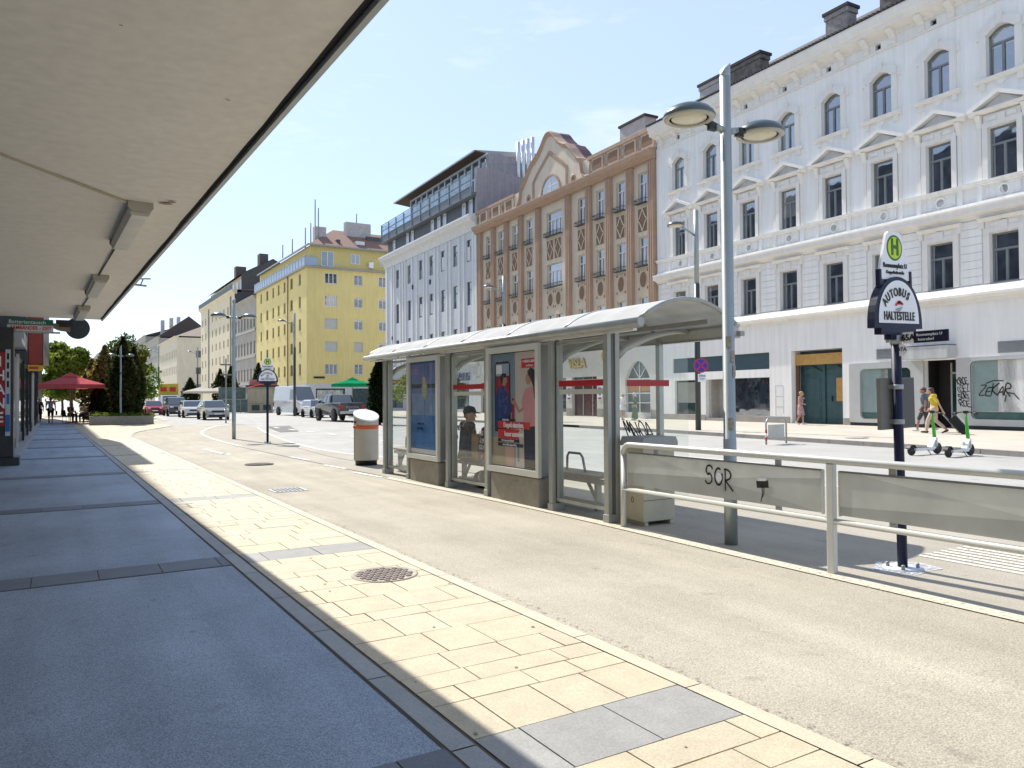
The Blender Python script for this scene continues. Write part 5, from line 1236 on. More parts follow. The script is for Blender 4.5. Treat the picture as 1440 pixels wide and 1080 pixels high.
# ---------------------------------------------------------------- pale building with the dark attic
P2 = mat('pale blue grey stucco', (.58,.605,.63), rough=.85, var=.06, scale=.7, streak=.1)
P2B = mat('pilaster white', (.70,.70,.68), rough=.85, var=.06, streak=.1)
ATT = mat('anthracite cladding', (.075,.08,.088), rough=.6, var=.1)
FIREW = mat('grey fire wall', (.31,.29,.30), rough=.85, var=.1, streak=.15)
pb = thing('pale_building', 'pale grey building with vertical strips, a dark attic storey and glazed penthouse', 'building', FO, FRZ)
Q0, Q1 = 37.25, 62.4
QC = [58.5,54.7,51.27,48.3,45.25,42.23,39.08]
ops = []
for a in QC: ops += [(a-.5,a+.5,14.5,16.6),(a-.5,a+.5,10.34,12.58),(a-.5,a+.5,6.2,8.32)]
ops += [(39.2,42.6,.4,3.0),(43.6,46.6,.15,3.0),(48,51.4,.4,3.0),(52.6,55.4,.15,3.0),(56.8,60.8,.4,3.0)]
b = MB(P2); wall(b, Q0, Q1, 0, 18.1, 0, ops, .24); b.box(Q0,Q1,-14,-.35,.02,18.6); b.build('wall', pb)
b = MB(P2B)
for a in QC:
    for s in (-1,1): b.box(a+s*1.05-.16,a+s*1.05+.16,.002,.09,5.4,17.2); b.box(a+s*.82-.03,a+s*.82+.03,.002,.05,5.4,17.2)
b.box(Q0,Q0+.5,.002,.1,4.8,17.4); b.box(Q1-.6,Q1,.002,.1,4.8,17.4); b.box(60.1,60.5,.002,.09,5.4,17.2); b.box(56.4,56.8,.002,.09,5.4,17.2); b.build('pilaster_strip', pb)
b = MB(P2B); cornice(b, Q0, Q1+.3, [(.002,17.3),(.1,17.3),(.14,17.6),(.3,17.9),(.7,18.1),(.75,18.3),(.9,18.45),(.9,18.62),(.002,18.78)]); b.build('cornice', pb)
b = MB(P2B); cornice(b, Q0, Q1, [(.002,4.7),(.15,4.7),(.3,4.9),(.3,5.05),(.002,5.2)]); b.build('string_course', pb)
DWF = mat('dark window frame', (.10,.11,.115), rough=.5)
place(win(1.0,2.1,DWF,parent=pb,casements=1,ft=.06,curtain=.5), [(a,0,14.5) for a in QC]); place(win(1.0,2.24,DWF,parent=pb,casements=1,ft=.06), [(a,0,10.34) for a in QC]); place(win(1.0,2.12,DWF,parent=pb,casements=1,ft=.06), [(a,0,6.2) for a in QC])
b = MB(P2B); b.add([(0,0,0),(.45,.12,.02),(.45,.12,1.35),(0,0,1.35)], [(0,1,2,3)]); s_ = b.build('open_sash', pb); place(s_, [(48.1,-.14,10.45),(51.0,-.14,10.45),(45.05,-.14,14.6),(39.0,-.14,14.6)])
b = MB(INK); b.box(53.4,53.6,.01,.12,13.7,14.2); b.box(48.4,48.6,.01,.12,13.6,14.1); b.box(60.1,60.3,.01,.1,8.5,8.9); b.build('wall_box', pb)
# attic storey
b = MB(ATT); b.box(Q0+.2,Q1,-12,-.25,18.75,20.55); b.build('attic', pb)
o = win(.75,1.55,WWH,parent=pb,casements=1,transom=0,ft=.07,depth=.02, gm=mat('bright glass', (.35,.4,.44), rough=.1, spec=.8))
place(o, [(x,-.2,18.85) for x in (60.0,55.6,54.1,48.3,46.6,45.1,40.5,38.95)])
b = MB(mat('balcony slab', (.12,.135,.145), rough=.5, var=.1)); b.box(Q0+.15,Q1+.3,-2.2,.5,20.45,20.75); b.box(Q0+.15,Q1+.3,.45,.5,20.75,21.25); b.build('balcony', pb)
BG = clear_glass('balcony glass', (.62,.74,.82), haze=.25)
b = MB(mat('balcony steel', (.16,.21,.24), rough=.4, metal=.3)); nb = 10
for i in range(nb+1):
    x = Q0+.2+(Q1+.1-Q0-.2)*i/nb; b.box(x-.05,x+.05,.5,.58,20.6,22.6)
for z in (21.25,21.85,22.55): b.box(Q0+.15,Q1+.3,.50,.56,z,z+.07)
b.box(Q1+.2,Q1+.3,-2,.5,22.5,22.6)
for i in range(4): b.box(Q1+.2,Q1+.28,-2+i*.8,-1.94+i*.8,20.7,22.5)
rl = b.build('balcony_railing', pb); b = MB(BG); b.box(Q0+.2,Q1+.2,.47,.485,21.3,22.5); b.build('glass_infill', rl)
b = MB(mat('penthouse glass', (.06,.08,.08), rough=.05, var=.5, scale=.8, spec=.8, ior=1.7)); b.box(39.3,59.5,-2.3,-2.2,20.75,25.3); b.build('penthouse_glazing', pb)
b = MB(mat('penthouse frame', (.52,.55,.57), rough=.4)); 
for i in range(13): x = 39.3+20.2*i/12; b.box(x-.1,x+.1,-2.2,-2.08,20.75,25.3)
b.box(39.3,59.5,-2.2,-2.1,23.3,23.45); b.box(39.3,59.5,-2.2,-2.1,25.1,25.3)
for x0 in (41.0,44.3,51.2,55.0): b.box(x0,x0+1.2,-2.19,-2.12,21,23.3)
b.build('penthouse_frame', pb)
b = MB(mat('timber eave', (.085,.05,.032), rough=.7, var=.3, scale=2)); b.prism([(-1.1,25.5),(-4,25.2),(-4,25.3),(-1.1,25.58)], 'x', 40.0, 62.5); b.use(GREYMETAL); b.box(39.95,62.55,-1.1,-1.03,25.46,25.62); b.prism([(-1.1,25.6),(-1.1,25.64),(-9,26.4),(-9,26.1),(-4,25.4)], 'x', 39.95, 62.55); b.build('roof', pb)
b = MB(FIREW); b.prism([(.02,18.8),(.0,22.95),(-1.2,23.2),(-12,21.7),(-12,18.8)], 'x', Q0+.02, Q0+.35); b.prism([(-2.3,22.9),(-1.9,25.0),(-3,25.2),(-12,23.2),(-12,21.6)], 'x', 38.6, 39.2); b.build('fire_wall', pb)
b = MB(mat('flue steel', (.62,.64,.66), rough=.3, metal=.5))
for k in range(4): b.tube([(38.6-.02,-5.2-k*.55,21.5),(38.6,-5.2-k*.55,26.6+.25*k)], .2, 10)
b.build('flue', pb)
b = MB(GREYMETAL); b.box(37.6,38.4,-9.6,-7.8,23.6,23.75)
for z in (24.2,24.7,25.2): b.tube([(37.6,-9.6,z),(37.6,-7.8,z),(38.4,-7.8,z)], .035, 6)
for y in (-9.6,-8.7,-7.8): b.tube([(37.6,y,22),(37.6,y,25.2)], .035, 6)
for k in range(5): b.tube([(38.6,-1.6-k*.8,23.2-.1*k),(38.6,-1.6-k*.8,24.4)], .03, 6)
b.tube([(38.6,-1.6,24.0),(38.6,-4.8,24.4)], .03, 6); b.build('roof_ladder', pb)
for x0, x1, z0, z1 in ((39.2,42.6,.4,3.0),(43.6,46.6,.15,3.0),(48,51.4,.4,3.0),(52.6,55.4,.15,3.0),(56.8,60.8,.4,3.0)): b = MB(SHOPGLASS); b.box(x0,x1,-.22,-.2,z0,z1); b.build('shop_window', pb)
b = MB(mat('shop blue fascia', (.03,.06,.16))); b.box(39.0,46.8,.05,.12,3.2,3.9); b.use(mat('shop red fascia', None)); b.box(52.2,61,.05,.12,3.15,3.7); b.build('shop_fascia', pb)

# ---------------------------------------------------------------- yellow corner building
YEL = mat('yellow render', (.78,.63,.255), rough=.85, var=.06, scale=.4, streak=.09)
YEL2 = mat('ochre attic render', (.60,.48,.18), rough=.85, var=.06)
yb = thing('yellow_building', 'bright yellow six storey corner apartment building with a set back attic', 'building', (28.4,99.9,0), 0)
# local: x to the right (side street), y away along the main street
R1, L1 = 16.0, 29.4
cols = [(3.3,1.7),(7.1,1.2),(10.65,1.25),(14.2,1.2)]; rows = [17.0,13.95,10.9,7.82,4.8]
ops = [(c-w_/2,c+w_/2,z,z+1.38) for c, w_ in cols for z in rows]
FACE_R = Matrix.Rotation(math.pi, 4, 'Z')      # facade frame: x right-to-left seen from outside, y outward
def to_face(mb_fn, M):
    mb = mb_fn(); mb.v = [M @ p for p in mb.v]; return mb
def right_face():
    b = MB(YEL); wall(b, -R1, 0, 3.5, 19.0, 0, [(-o[1],-o[0],o[2],o[3]) for o in ops], .15)
    b.use(mat('shop band white', (.6,.6,.58))); wall(b, -R1, 0, 0, 3.5, .02, [(-5.2,-1.2,.2,2.9),(-11,-6.2,.2,2.9)], .2); return b
to_face(right_face, FACE_R).build('wall', yb)
lw = [3.3,7.5,11.3,14.7,18.0,21.8,25.9]
def left_face():
    o2 = [(y-.5 if i not in (1,5) else y-.65, y+.5 if i not in (1,5) else y+.65, z, z+1.45) for i, y in enumerate(lw) for z in rows]
    b = MB(YEL); wall(b, 0, L1, 3.5, 19.0, 0, o2, .22); b.use(mat('shop band white', None)); wall(b, 0, L1, 0, 3.5, .02, [(2,8,.2,2.9),(10,17,.2,2.9),(19,27,.2,2.9)], .25); return b
FACE_L = Matrix.Rotation(R(90), 4, 'Z')
to_face(left_face, FACE_L).build('wall', yb)
b = MB(YEL); b.box(.4,R1,.4,L1,.01,18.9); b.build('core', yb)
b = MB(SHOPGLASS); b.box(.3,.34,1,28,.2,2.9); b.box(1,12,.3,.34,.2,2.9); b.use(mat('shop lattice', (.55,.55,.5), var=.5, scale=3)); b.box(1.4,5.0,.22,.26,.3,2.7); b.build('shop_window', yb)
b = MB(mat('grey ledge', (.33,.32,.30), rough=.7)); b.box(-.35,R1,-.35,L1,18.95,19.15); b.build('ledge', yb)
b = MB(YEL2); b.box(.6,R1,.15,L1,19.15,22.0); b.build('attic', yb)
b = MB(mat('balcony panel blue', (.34,.42,.52), rough=.4, var=.1)); b.box(-.3,-.24,-.25,L1,19.2,20.3); b.box(-.3,1.4,-.3,-.24,19.2,20.3); b.use(GREYMETAL)
for i in range(20): b.box(-.33,-.3,-.25+i*1.5,-.18+i*1.5,19.15,20.38)
b.box(-.34,-.22,-.25,L1,20.3,20.38); b.build('balcony_railing', yb)
b = MB(RTILE); b.add([(.2,-.25,22.0),(R1,-.25,22.0),(R1,6,25.6),(5.5,6,25.6),(5.5,L1,25.6),(.2,L1,22.0)], [(0,1,2,3),(0,3,4,5)]); b.use(GREYMETAL); b.box(.1,R1,-.35,-.22,21.9,22.1); b.box(.1,.22,-.3,L1,21.9,22.1)
b.use(ATT); b.box(4.5,5.0,1.2,2.6,22.7,23.3); b.box(9.5,13,3.2,3.6,23.6,24.6); b.use(mat('pale chimney', None)); b.box(6.8,10.5,4.2,5.2,24.4,26.6); b.box(2.0,3.6,3,4,23,25.2); b.use(WWH); b.box(7.2,8.4,1.0,2.0,22.8,23.3); b.build('roof', yb)
b = MB(GREYMETAL)
for x, y, h in ((2.2,2,27.5),(2.6,7,26.5),(2.4,9,26.2),(8.5,4.6,28),(1.6,13,25.2),(1.2,17,25.0),(2.2,3.5,29)): b.tube([(x,y,23),(x,y,h)], .09, 6)
b.build('flue', yb)
def placeM(proto, spots, rz):
    for o, s in zip(place(proto, spots), spots): o.rotation_euler = (0,0,rz)
yp = MB  # windows of the two faces
o = win(1.7,1.38,WWH,parent=yb,casements=3,transom=0,depth=.13,ft=.07,sill=True); placeM(o, [(3.3,0,z) for z in (17.0,13.95,4.8)], math.pi)
b = MB(mat('roller blind', (.50,.50,.47), rough=.6, var=.04)); b.box(-.85,.85,-.13,-.1,0,1.38); placeM(b.build('roller_blind', yb), [(3.3,0,10.9),(3.3,0,7.82)], math.pi)
b = MB(mat('roller blind', None)); b.box(-.6,.6,-.13,-.1,0,1.38); placeM(b.build('roller_blind', yb), [(7.1,0,7.82)], math.pi)
o = win(1.2,1.38,WWH,parent=yb,casements=2,transom=0,depth=.13,ft=.07, curtain=.8, sill=True); placeM(o, [(7.1,0,z) for z in (17.0,13.95,10.9,4.8)]+[(10.65,0,z) for z in rows]+[(14.2,0,z) for z in rows], math.pi)
DULLG = mat('dull side glass', (.10,.09,.06), rough=.15, var=.4, spec=.6)
o = win(1.0,1.45,mat('olive frame', (.28,.24,.13), rough=.6),parent=yb,casements=2,transom=0,depth=.2,ft=.07,gm=DULLG,sill=True); placeM(o, [(0,y,z) for i, y in enumerate(lw) if i not in (1,5) for z in rows], R(90))
o = win(1.3,1.45,mat('olive frame', None),parent=yb,casements=2,transom=0,depth=.2,ft=.07,gm=DULLG,sill=True); placeM(o, [(0,y,z) for i, y in enumerate(lw) if i in (1,5) for z in rows], R(90))
o = win(1.75,2.0,WWH,parent=yb,casements=2,transom=0,depth=.0,gm=mat('bright glass', None)); placeM(o, [(2.85,.14,19.3)], math.pi)
o = win(1.25,1.35,WWH,parent=yb,casements=2,transom=0,depth=.0,gm=mat('bright glass', None)); placeM(o, [(6.7,.14,19.9),(11,.14,19.9)], math.pi)
o = win(1.1,1.3,WWH,parent=yb,casements=1,transom=0,depth=.0); placeM(o, [(.58,y,19.8) for y in (3,8,12,17,22,26)], R(90))
b = MB(mat('drainpipe', (.30,.2,.1))); b.tube([(-.12,9.2,.2),(-.12,9.2,19)], .09, 8); b.build('drainpipe', yb)
b = MB(WHITE); b.box(8.6,9.2,-.3,.1,19.5,20.3); b.build('air_conditioner', yb)
b = MB(INK); b.box(.9,2.4,-.06,-.02,4.25,4.5); b.build('street_name_plate', yb)

# ---------------------------------------------------------------- the row farther along the street
def row_block(name, label, y0, y1, ztop, m, wm, rows, ncol, depth=14, zs=None, side=None, roofm=None, roofh=3.0, wh=1.7, ww=1.0, x=28.4, sidewin=None, cor=None):
    t = thing(name, label, 'building', (x,y0,0)); L = y1-y0
    cs = [L*(i+.5)/ncol for i in range(ncol)]
    ops = [(c-ww/2,c+ww/2,z,z+wh) for c in cs for z in rows]
    def ff():
        b = MB(m); wall(b, 0, L, 0, ztop, 0, ops, .22); return b
    to_face(ff, FACE_L).build('wall', t)
    b = MB(side or m); b.box(.3,depth,0.002,L,.01,ztop); b.quad((.001,.001,0),(.3,.001,0),(.3,.001,ztop),(.001,.001,ztop)); b.build('side_wall', t)
    b = MB(cor or m); b.prism([(-.6,ztop+.25),(0,ztop-.4),(.4,ztop-.4),(.4,ztop+.35),(-.6,ztop+.35)], 'y', -.3, L); b.build('cornice', t)
    b = MB(roofm or TILE); b.add([(-.3,-.2,ztop+.36),(-.3,L,ztop+.36),(depth/2,L,ztop+.36+roofh),(depth/2,-.2 if not sidewin else 5,ztop+.36+roofh),(depth,-.2,ztop+.36),(depth,L,ztop+.36)], [(0,1,2,3),(3,2,5,4),(0,3,4)]); rf = b.build('roof', t)
    o = win(ww,wh,wm,parent=t,depth=.2,casements=2); placeM(o, [(0,c,z) for c in cs for z in rows], R(90))
    if sidewin:
        o = win(1.3,1.8,wm,parent=t,depth=-.02,casements=2); placeM(o, [(xx,0,z) for xx in sidewin for z in rows], math.pi)
    return t, rf
GREYST = mat('grey old stucco', (.40,.365,.30), rough=.9, var=.15, scale=.6, streak=.2)
CRM = mat('cream render', (.72,.62,.42), rough=.9, var=.08, scale=.5, streak=.1)
CRM2 = mat('pale cream stucco', (.68,.59,.42), rough=.9, var=.08, scale=.5, streak=.1)
OLIV = mat('weathered stucco', (.44,.41,.34), rough=.9, var=.15, streak=.2)
DARKF = mat('far dark frame', (.10,.095,.085), rough=.6)
gbk, _ = row_block('grey_building', 'low grey old house squeezed between the yellow and the cream building', 129.6, 147, 18.4, GREYST, DARKF, [4.6,9.2,13.6], 7, wh=2.1)
b = MB(mat('old sill course', (.42,.39,.33))); 
for z in (4.3,8.9,13.3): b.box(-.2,0,0,17.4,z-.35,z); 
b.build('string_course', gbk)
cbk, rf = row_block('cream_building', 'tall cream apartment building with a dark side wall and roof terrace', 147.05, 185, 21.5, CRM, DARKF, [2.8,5.6,8.6,11.6,14.6,17.8], 9, side=mat('dark side wall', (.085,.08,.078), rough=.9, var=.2), wh=1.5, ww=1.1, roofm=RTILE, roofh=.6)
b = MB(CRM2); b.box(1.8,12,.3,36,21.8,25.0); b.use(DARKGLASS)
for i in range(9): b.box(1.75,1.8,2+i*3.8,3.4+i*3.8,22.3,24.2)
b.build('attic', cbk)
b = MB(RTILE); b.add([(1.2,-.1,25),(1.2,38,25),(7,38,28.2),(7,-.1,28.2),(13,-.1,25),(13,38,25)], [(0,1,2,3),(3,2,5,4)]); b.use(mat('dark side wall', None)); b.add([(1.2,.02,18),(1.2,.02,25),(7,.02,28.2),(13,.02,25),(13,.02,18)], [(0,1,2,3,4)]); b.box(3,5,14,16,26,28.6); b.box(5,6.6,2,4,27,29.4); b.build('attic_roof', cbk)
b = MB(mat('terrace green', (.06,.09,.08))); b.box(-.5,-.4,0,38,21.9,22.9); b.build('terrace_railing', cbk)
for i, y in enumerate((3,27)):
    b = MB(mat('bay slot', (.12,.11,.085))); b.box(-.06,0,y,y+1.2,3,21); b.build('recessed_strip', cbk)
kb_, _ = row_block('corner_building', 'pale cream corner house beyond the side street with a light roof', 225, 268, 18.6, CRM2, DARKF, [4.0,8.6,13.2], 12, sidewin=[5.5], roofm=mat('light roof', (.45,.33,.24), var=.15), roofh=4.5, wh=2.2, ww=1.2, depth=20)
ob, _ = row_block('old_house', 'weathered old house far along the street', 268.1, 310, 21.5, OLIV, DARKF, [4.5,9.2,13.8,17.6], 11, wh=2.2, ww=1.3, depth=18, roofh=7)
b = MB(mat('dusty pink wall', (.36,.29,.27), rough=.9)); b.prism([(0,21),(4,24),(12,30),(16,24),(18,21)], 'y', 40, 41.8); b.build('gable_wall', ob)
b = MB(mat('pale chimney', None)); b.box(5,6.2,39.5,41.5,25,31); b.box(8,9.2,39.5,41.5,27,32); b.box(10.5,11.6,39.5,41.5,28,32.5); b.build('chimney', ob)
row_block('far_house', 'tallest weathered house farthest along the row', 310.1, 352, 25.0, OLIV, DARKF, [4.5,9.2,13.8,18.2,21.6], 11, wh=2.2, ww=1.3, depth=18)
row_block('distant_house', 'distant pale house with a blue glass attic at the end of the street', 420, 470, 24, mat('distant stucco', (.42,.44,.45), rough=.9), DARKF, [5,10,15], 6, roofm=mat('blue glass roof', (.12,.16,.22), rough=.2), roofh=7, x=18, depth=30)
# ================================================================ vehicles
def wheel(parent, x, y, r, w_, rimc=(.45,.46,.47)):
    s = 1 if y > 0 else -1
    M = Matrix.Translation((x,y,r)) @ Matrix.Rotation(R(90),4,'X')
    b = MB(RUBBER); b.lathe([(r*.62,-w_/2),(r*.93,-w_/2),(r,-w_/2+.03),(r,w_/2-.03),(r*.93,w_/2),(r*.62,w_/2)], 24, M=M); o = b.build('wheel', parent)
    b = MB(mat('wheel rim %.2f' % rimc[0], rimc, rough=.35, metal=.5)); b.lathe([(.001,-s*w_*.38),(r*.2,-s*w_*.40),(r*.24,-s*w_*.34),(r*.55,-s*w_*.34),(r*.64,-s*w_*.5)], 24, M=M); b.use(BLACK)
    for k in range(5):
        a = R(72*k+20); b.lathe([(r*.12,-s*w_*.352),(.001,-s*w_*.353)], 8, c=(r*.4*math.cos(a), r*.4*math.sin(a),0), M=M)
    b.build('rim', o)
def lerp(a, b, t): return a+(b-a)*t
def vehicle(name, label, cat, loc, rz, paint, L, W, H, belt, hood, wsb, wst, rrt, rrb, clear=.2, wr=.32, wx=(.31,-.30), group=None, bumper=None, bed=None, plate=True, roofpaint=None, sidewin=True, grillem=None, tail=False):
    """x forward; wsb/wst: foot and head of the windscreen, rrt/rrb: head and foot of the rear screen, as fractions of L from the front"""
    t = thing(name, label, cat, loc, rz, group)
    X = lambda f: L/2-f*L
    bodyp = [(X(1),clear+.12),(X(1)-.0,belt*.72),(X(.985),belt-.06),(X(rrb),belt+.02),(X(wsb),belt),(X(wsb*.55),lerp(hood,belt,.55)),(X(.06),hood-.02),(X(.012),hood-.17),(X(0),clear+.22),(X(.01),clear+.02),(X(.06),clear-.02),(X(.95),clear-.02)]
    if bed: bodyp[2:4] = [(X(1)+.01,belt+.04),(X(rrb),belt+.04)]
    b = MB(paint); n = len(bodyp); ys = [(-W/2,.93),(-W/2+.05,1),(-W/2*.4,1.02),(W/2*.4,1.02),(W/2-.05,1),(W/2,.93)]
    V = []
    cx = 0
    for k, (y, s) in enumerate(ys):
        for x, z in bodyp:
            e = abs(x)/(L/2); tp = 1-.11*max(0,(e-.72)/.28)**2
            zz = z if z < belt*.75 else z-(1-s)*.35*(z-belt*.5)
            V.append((x*(1 if abs(y) < W*.3 else .992), y*tp, zz))
    F = []
    for k in range(len(ys)-1):
        for i in range(n): j = (i+1) % n; F.append((k*n+i, k*n+j, (k+1)*n+j, (k+1)*n+i))
    F += [tuple(range(n))[::-1], tuple((len(ys)-1)*n+i for i in range(n))]
    b.add(V, F, False)
    # cabin
    w0, w1 = W/2-.05, W/2-.20
    P = [(X(rrb),belt,w0),(X(wsb),belt-.01,w0),(X(wst),H-.03,w1),(X(wst+.06),H,w1-.02),(X(rrt-.06),H,w1-.02),(X(rrt),H-.04,w1)]
    Vc = [(x,-w,z) for x,z,w in P]+[(x,w,z) for x,z,w in P]
    m = len(P); Fc = [tuple(range(m))[::-1], tuple(range(m,2*m))]+[(i,(i+1)%m,m+(i+1)%m,m+i) for i in range(m)]
    b.add(Vc, Fc)
    if bed:
        b.use(BLACK); b.box(X(.97),X(rrb)-.05,-W/2+.1,W/2-.1,belt-.05,belt+.045)
    body = b.build('body', t, bevel=.035, seg=2)
    # glass set a few millimetres proud of the cabin
    def pane(name, pts, off):
        g_ = MB(CARGLASS); c = sum((Vector(p) for p in pts), Vector())/len(pts)
        q = [Vector(p)+(c-Vector(p))*.07+Vector(off) for p in pts]; g_.add(q, [tuple(range(len(q)))]); g_.build(name, t)
    e = .012
    pane('windscreen', [(X(wsb),-w0,belt),(X(wsb),w0,belt),(X(wst),w1,H-.03),(X(wst),-w1,H-.03)], (e,0,e))
    pane('rear_window', [(X(rrb),-w0,belt+.02),(X(rrb),w0,belt+.02),(X(rrt),w1,H-.04),(X(rrt),-w1,H-.04)], (-e,0,e))
    for s in (-1,1):
        f = lambda fr, up: (X(fr), s*lerp(w0,w1,up), lerp(belt,H-.02,up))
        if sidewin:
            mid = lerp(wst, rrt, .5)
            pane('side_window', [f(wsb+.035,.04),f(mid-.008,.04),f(mid-.008,.90),f(wst+.03,.90)], (0,s*e,0))
            pane('side_window', [f(mid+.008,.04),f(lerp(rrb,rrt,.25)-.03,.04),f(rrt-.02,.86),f(mid+.008,.90)], (0,s*e,0))
        else: pane('side_window', [f(wsb+.03,.05),f(wst+.13,.05),f(wst+.13,.8),f(wst+.02,.8)], (0,s*e,0))
        b = MB(mat('head lamp', (.62,.64,.66), rough=.1, spec=.9)); zf = hood-.2
        b.box(X(.035),X(.0)+.012,s*(W/2-.32)-.15,s*(W/2-.32)+.15,zf-.02,zf+.1); b.build('headlight', t, bevel=.03)
        b = MB(mat('tail lamp', (.45,.012,.012), rough=.2)); b.box(X(1)-.014,X(.975),s*(W/2-.17)-.10,s*(W/2-.17)+.10,belt-.38,belt-.1); b.build('tail_light', t, bevel=.02)
        b = MB(paint); b.box(X(wsb+.045),X(wsb)+.02,s*(W/2-.02),s*(W/2+.17),belt+.02,belt+.18) if s > 0 else b.box(X(wsb+.045),X(wsb)+.02,-(W/2+.17),-(W/2-.02),belt+.02,belt+.18); b.build('mirror', t, bevel=.03)
        for fx in wx: 
            wx_ = fx*L
            b = MB(BLACK); b.lathe([(wr*1.17,0),(.001,0)] if s > 0 else [(wr*1.17,0),(.001,0)], 24, M=Matrix.Translation((wx_,s*(W/2+.004),wr*1.03)) @ Matrix.Rotation(R(90),4,'X')); b.build('wheel_arch', t)
            wheel(t, wx_, s*(W/2-.085), wr, .21)
        b = MB(BLACK); b.box(X(.62),X(.46)+.0,s*(W/2+.002)-.006,s*(W/2+.002)+.006,belt-.13,belt-.10); b.build('handle', t)
    b = MB(grillem or BLACK); b.box(X(.02),X(0)+.014,-W*.24,W*.24,hood-.30,hood-.17); b.box(X(.02),X(0)+.016,-W*.36,W*.36,clear+.05,clear+.2); b.build('grille', t)
    b = MB(bumper or paint); b.box(X(.01),X(0)+.02,-W/2+.08,W/2-.08,clear+.2,clear+.32); b.box(X(1)-.02,X(.99),-W/2+.08,W/2-.08,clear+.1,clear+.3); b.build('bumper', t, bevel=.02)
    if plate:
        b = MB(SIGNWHITE); b.box(X(0)+.02,X(0)+.028,-.26,.26,clear+.21,clear+.31); b.box(X(1)-.03,X(1)-.018,-.26,.26,clear+.28,clear+.39); b.build('licence_plate', t)
    return t
def paint(name, c, metal=.2): return mat(name, c, rough=.25, metal=metal, var=.03, coat=.6)
DN = R(-90)     # facing the camera
UP = R(90)
vehicle('parked_car','silver green saloon at the head of the queued cars','car',(10.45,62.5,0),DN,paint('silver green paint',(.34,.36,.31),.4),4.5,1.80,1.47,.93,.88,.27,.40,.80,.97, group='cars queued along the carriageway')
vehicle('parked_car','white hatchback second in the queue, partly behind the silver green saloon','car',(10.2,71.5,0),DN,paint('white car paint',(.72,.73,.74),0),4.1,1.78,1.46,.93,.88,.26,.39,.88,.99, group='cars queued along the carriageway')
vehicle('parked_car','dark people carrier behind the white hatchback, tallest of the queued cars','car',(9.9,79.5,0),DN,paint('dark car paint',(.02,.022,.025)),4.7,1.85,1.78,1.05,1.02,.20,.36,.93,.99, wr=.34, group='cars queued along the carriageway')
vehicle('parked_car','small red car half hidden behind the dark people carrier','car',(8.6,86,0),DN,paint('red car paint',(.45,.02,.03),.1),3.8,1.7,1.45,.92,.88,.25,.38,.88,.99, group='cars queued along the carriageway')
vehicle('parked_car','black saloon at the tail of the queue beside the conifers','car',(5.9,95,0),R(-78),paint('black car paint',(.012,.013,.016)),4.5,1.8,1.46,.93,.88,.27,.40,.80,.97, group='cars queued along the carriageway')
vehicle('parked_car','pale grey car far back between the red car and the black saloon','car',(8.2,104,0),DN,paint('pale car paint',(.5,.52,.53),.2),4.4,1.78,1.5,.93,.88,.27,.40,.82,.98, group='cars queued along the carriageway')
vehicle('parked_car','white hatchback between the van and the pickup, facing the camera','car',(18.75,63.0,0),DN,paint('white car paint',None,0),4.2,1.78,1.46,.93,.88,.26,.39,.88,.99)
vehicle('van','white high roofed delivery van with black bumper parked before the yellow building','van',(19.6,72.5,0),R(-81),paint('white car paint',None,0),6.2,2.05,2.75,1.38,1.28,.145,.27,.995,.999,clear=.3,wr=.36,wx=(.32,-.3),bumper=BLACK,sidewin=False)
pk = vehicle('pickup_truck','dark grey pickup truck with its tailgate towards the shelter','pickup truck',(16.85,51.5,0),R(92),paint('pickup paint',(.025,.028,.035)),5.2,1.86,1.84,1.22,1.14,.27,.38,.60,.64,clear=.42,wr=.40,wx=(.31,-.29),bed=True,bumper=mat('steel bumper',(.45,.46,.47),rough=.3,metal=.6))
b = MB(mat('chrome letter',(.4,.41,.43),rough=.3,metal=.5)); b.add(*text_geo('TOYOTA', .2, sx=1.1), M=frame_matrix((-2.615,0,.95),(0,-1,0),(0,0,1))); b.build('tailgate_lettering', pk)
b = MB(BLACK)
for s in (-1,1): b.tube([(-.75,s*.75,1.24),(-.55,s*.68,1.75),(-.5,s*.66,1.8)], .045, 8)
b.build('sports_bar', pk)
t = thing('delivery_truck','yellow and white box truck stuck far back in the traffic','truck',(12.6,108,0),DN,None)
b = MB(paint('white car paint',None,0)); b.box(-3.4,-.02,-1.2,1.2,.9,3.6); b.use(mat('truck yellow',(.55,.42,.03),var=.1)); b.box(-.02,.0,-1.2,1.2,1.9,3.6); b.build('box_body', t)
b = MB(RED); b.box(.002,.01,-.95,-.2,2.6,3.2); b.box(.002,.01,.15,.9,2.6,3.2); b.build('box_print', t)
b = MB(paint('white car paint',None,0)); b.prism([(.1,.5),(1.9,.5),(1.9,1.3),(1.6,2.1),(.1,2.2)],'y',-1.0,1.0); b.build('cab', t, bevel=.06)
b = MB(CARGLASS); b.add([(1.91,-.85,1.32),(1.91,.85,1.32),(1.63,.8,2.06),(1.63,-.8,2.06)],[(0,1,2,3)]); b.build('windscreen', t)
for x in (1.2,-2.4):
    for s in (-1,1): wheel(t, x, s*.9, .42, .26)

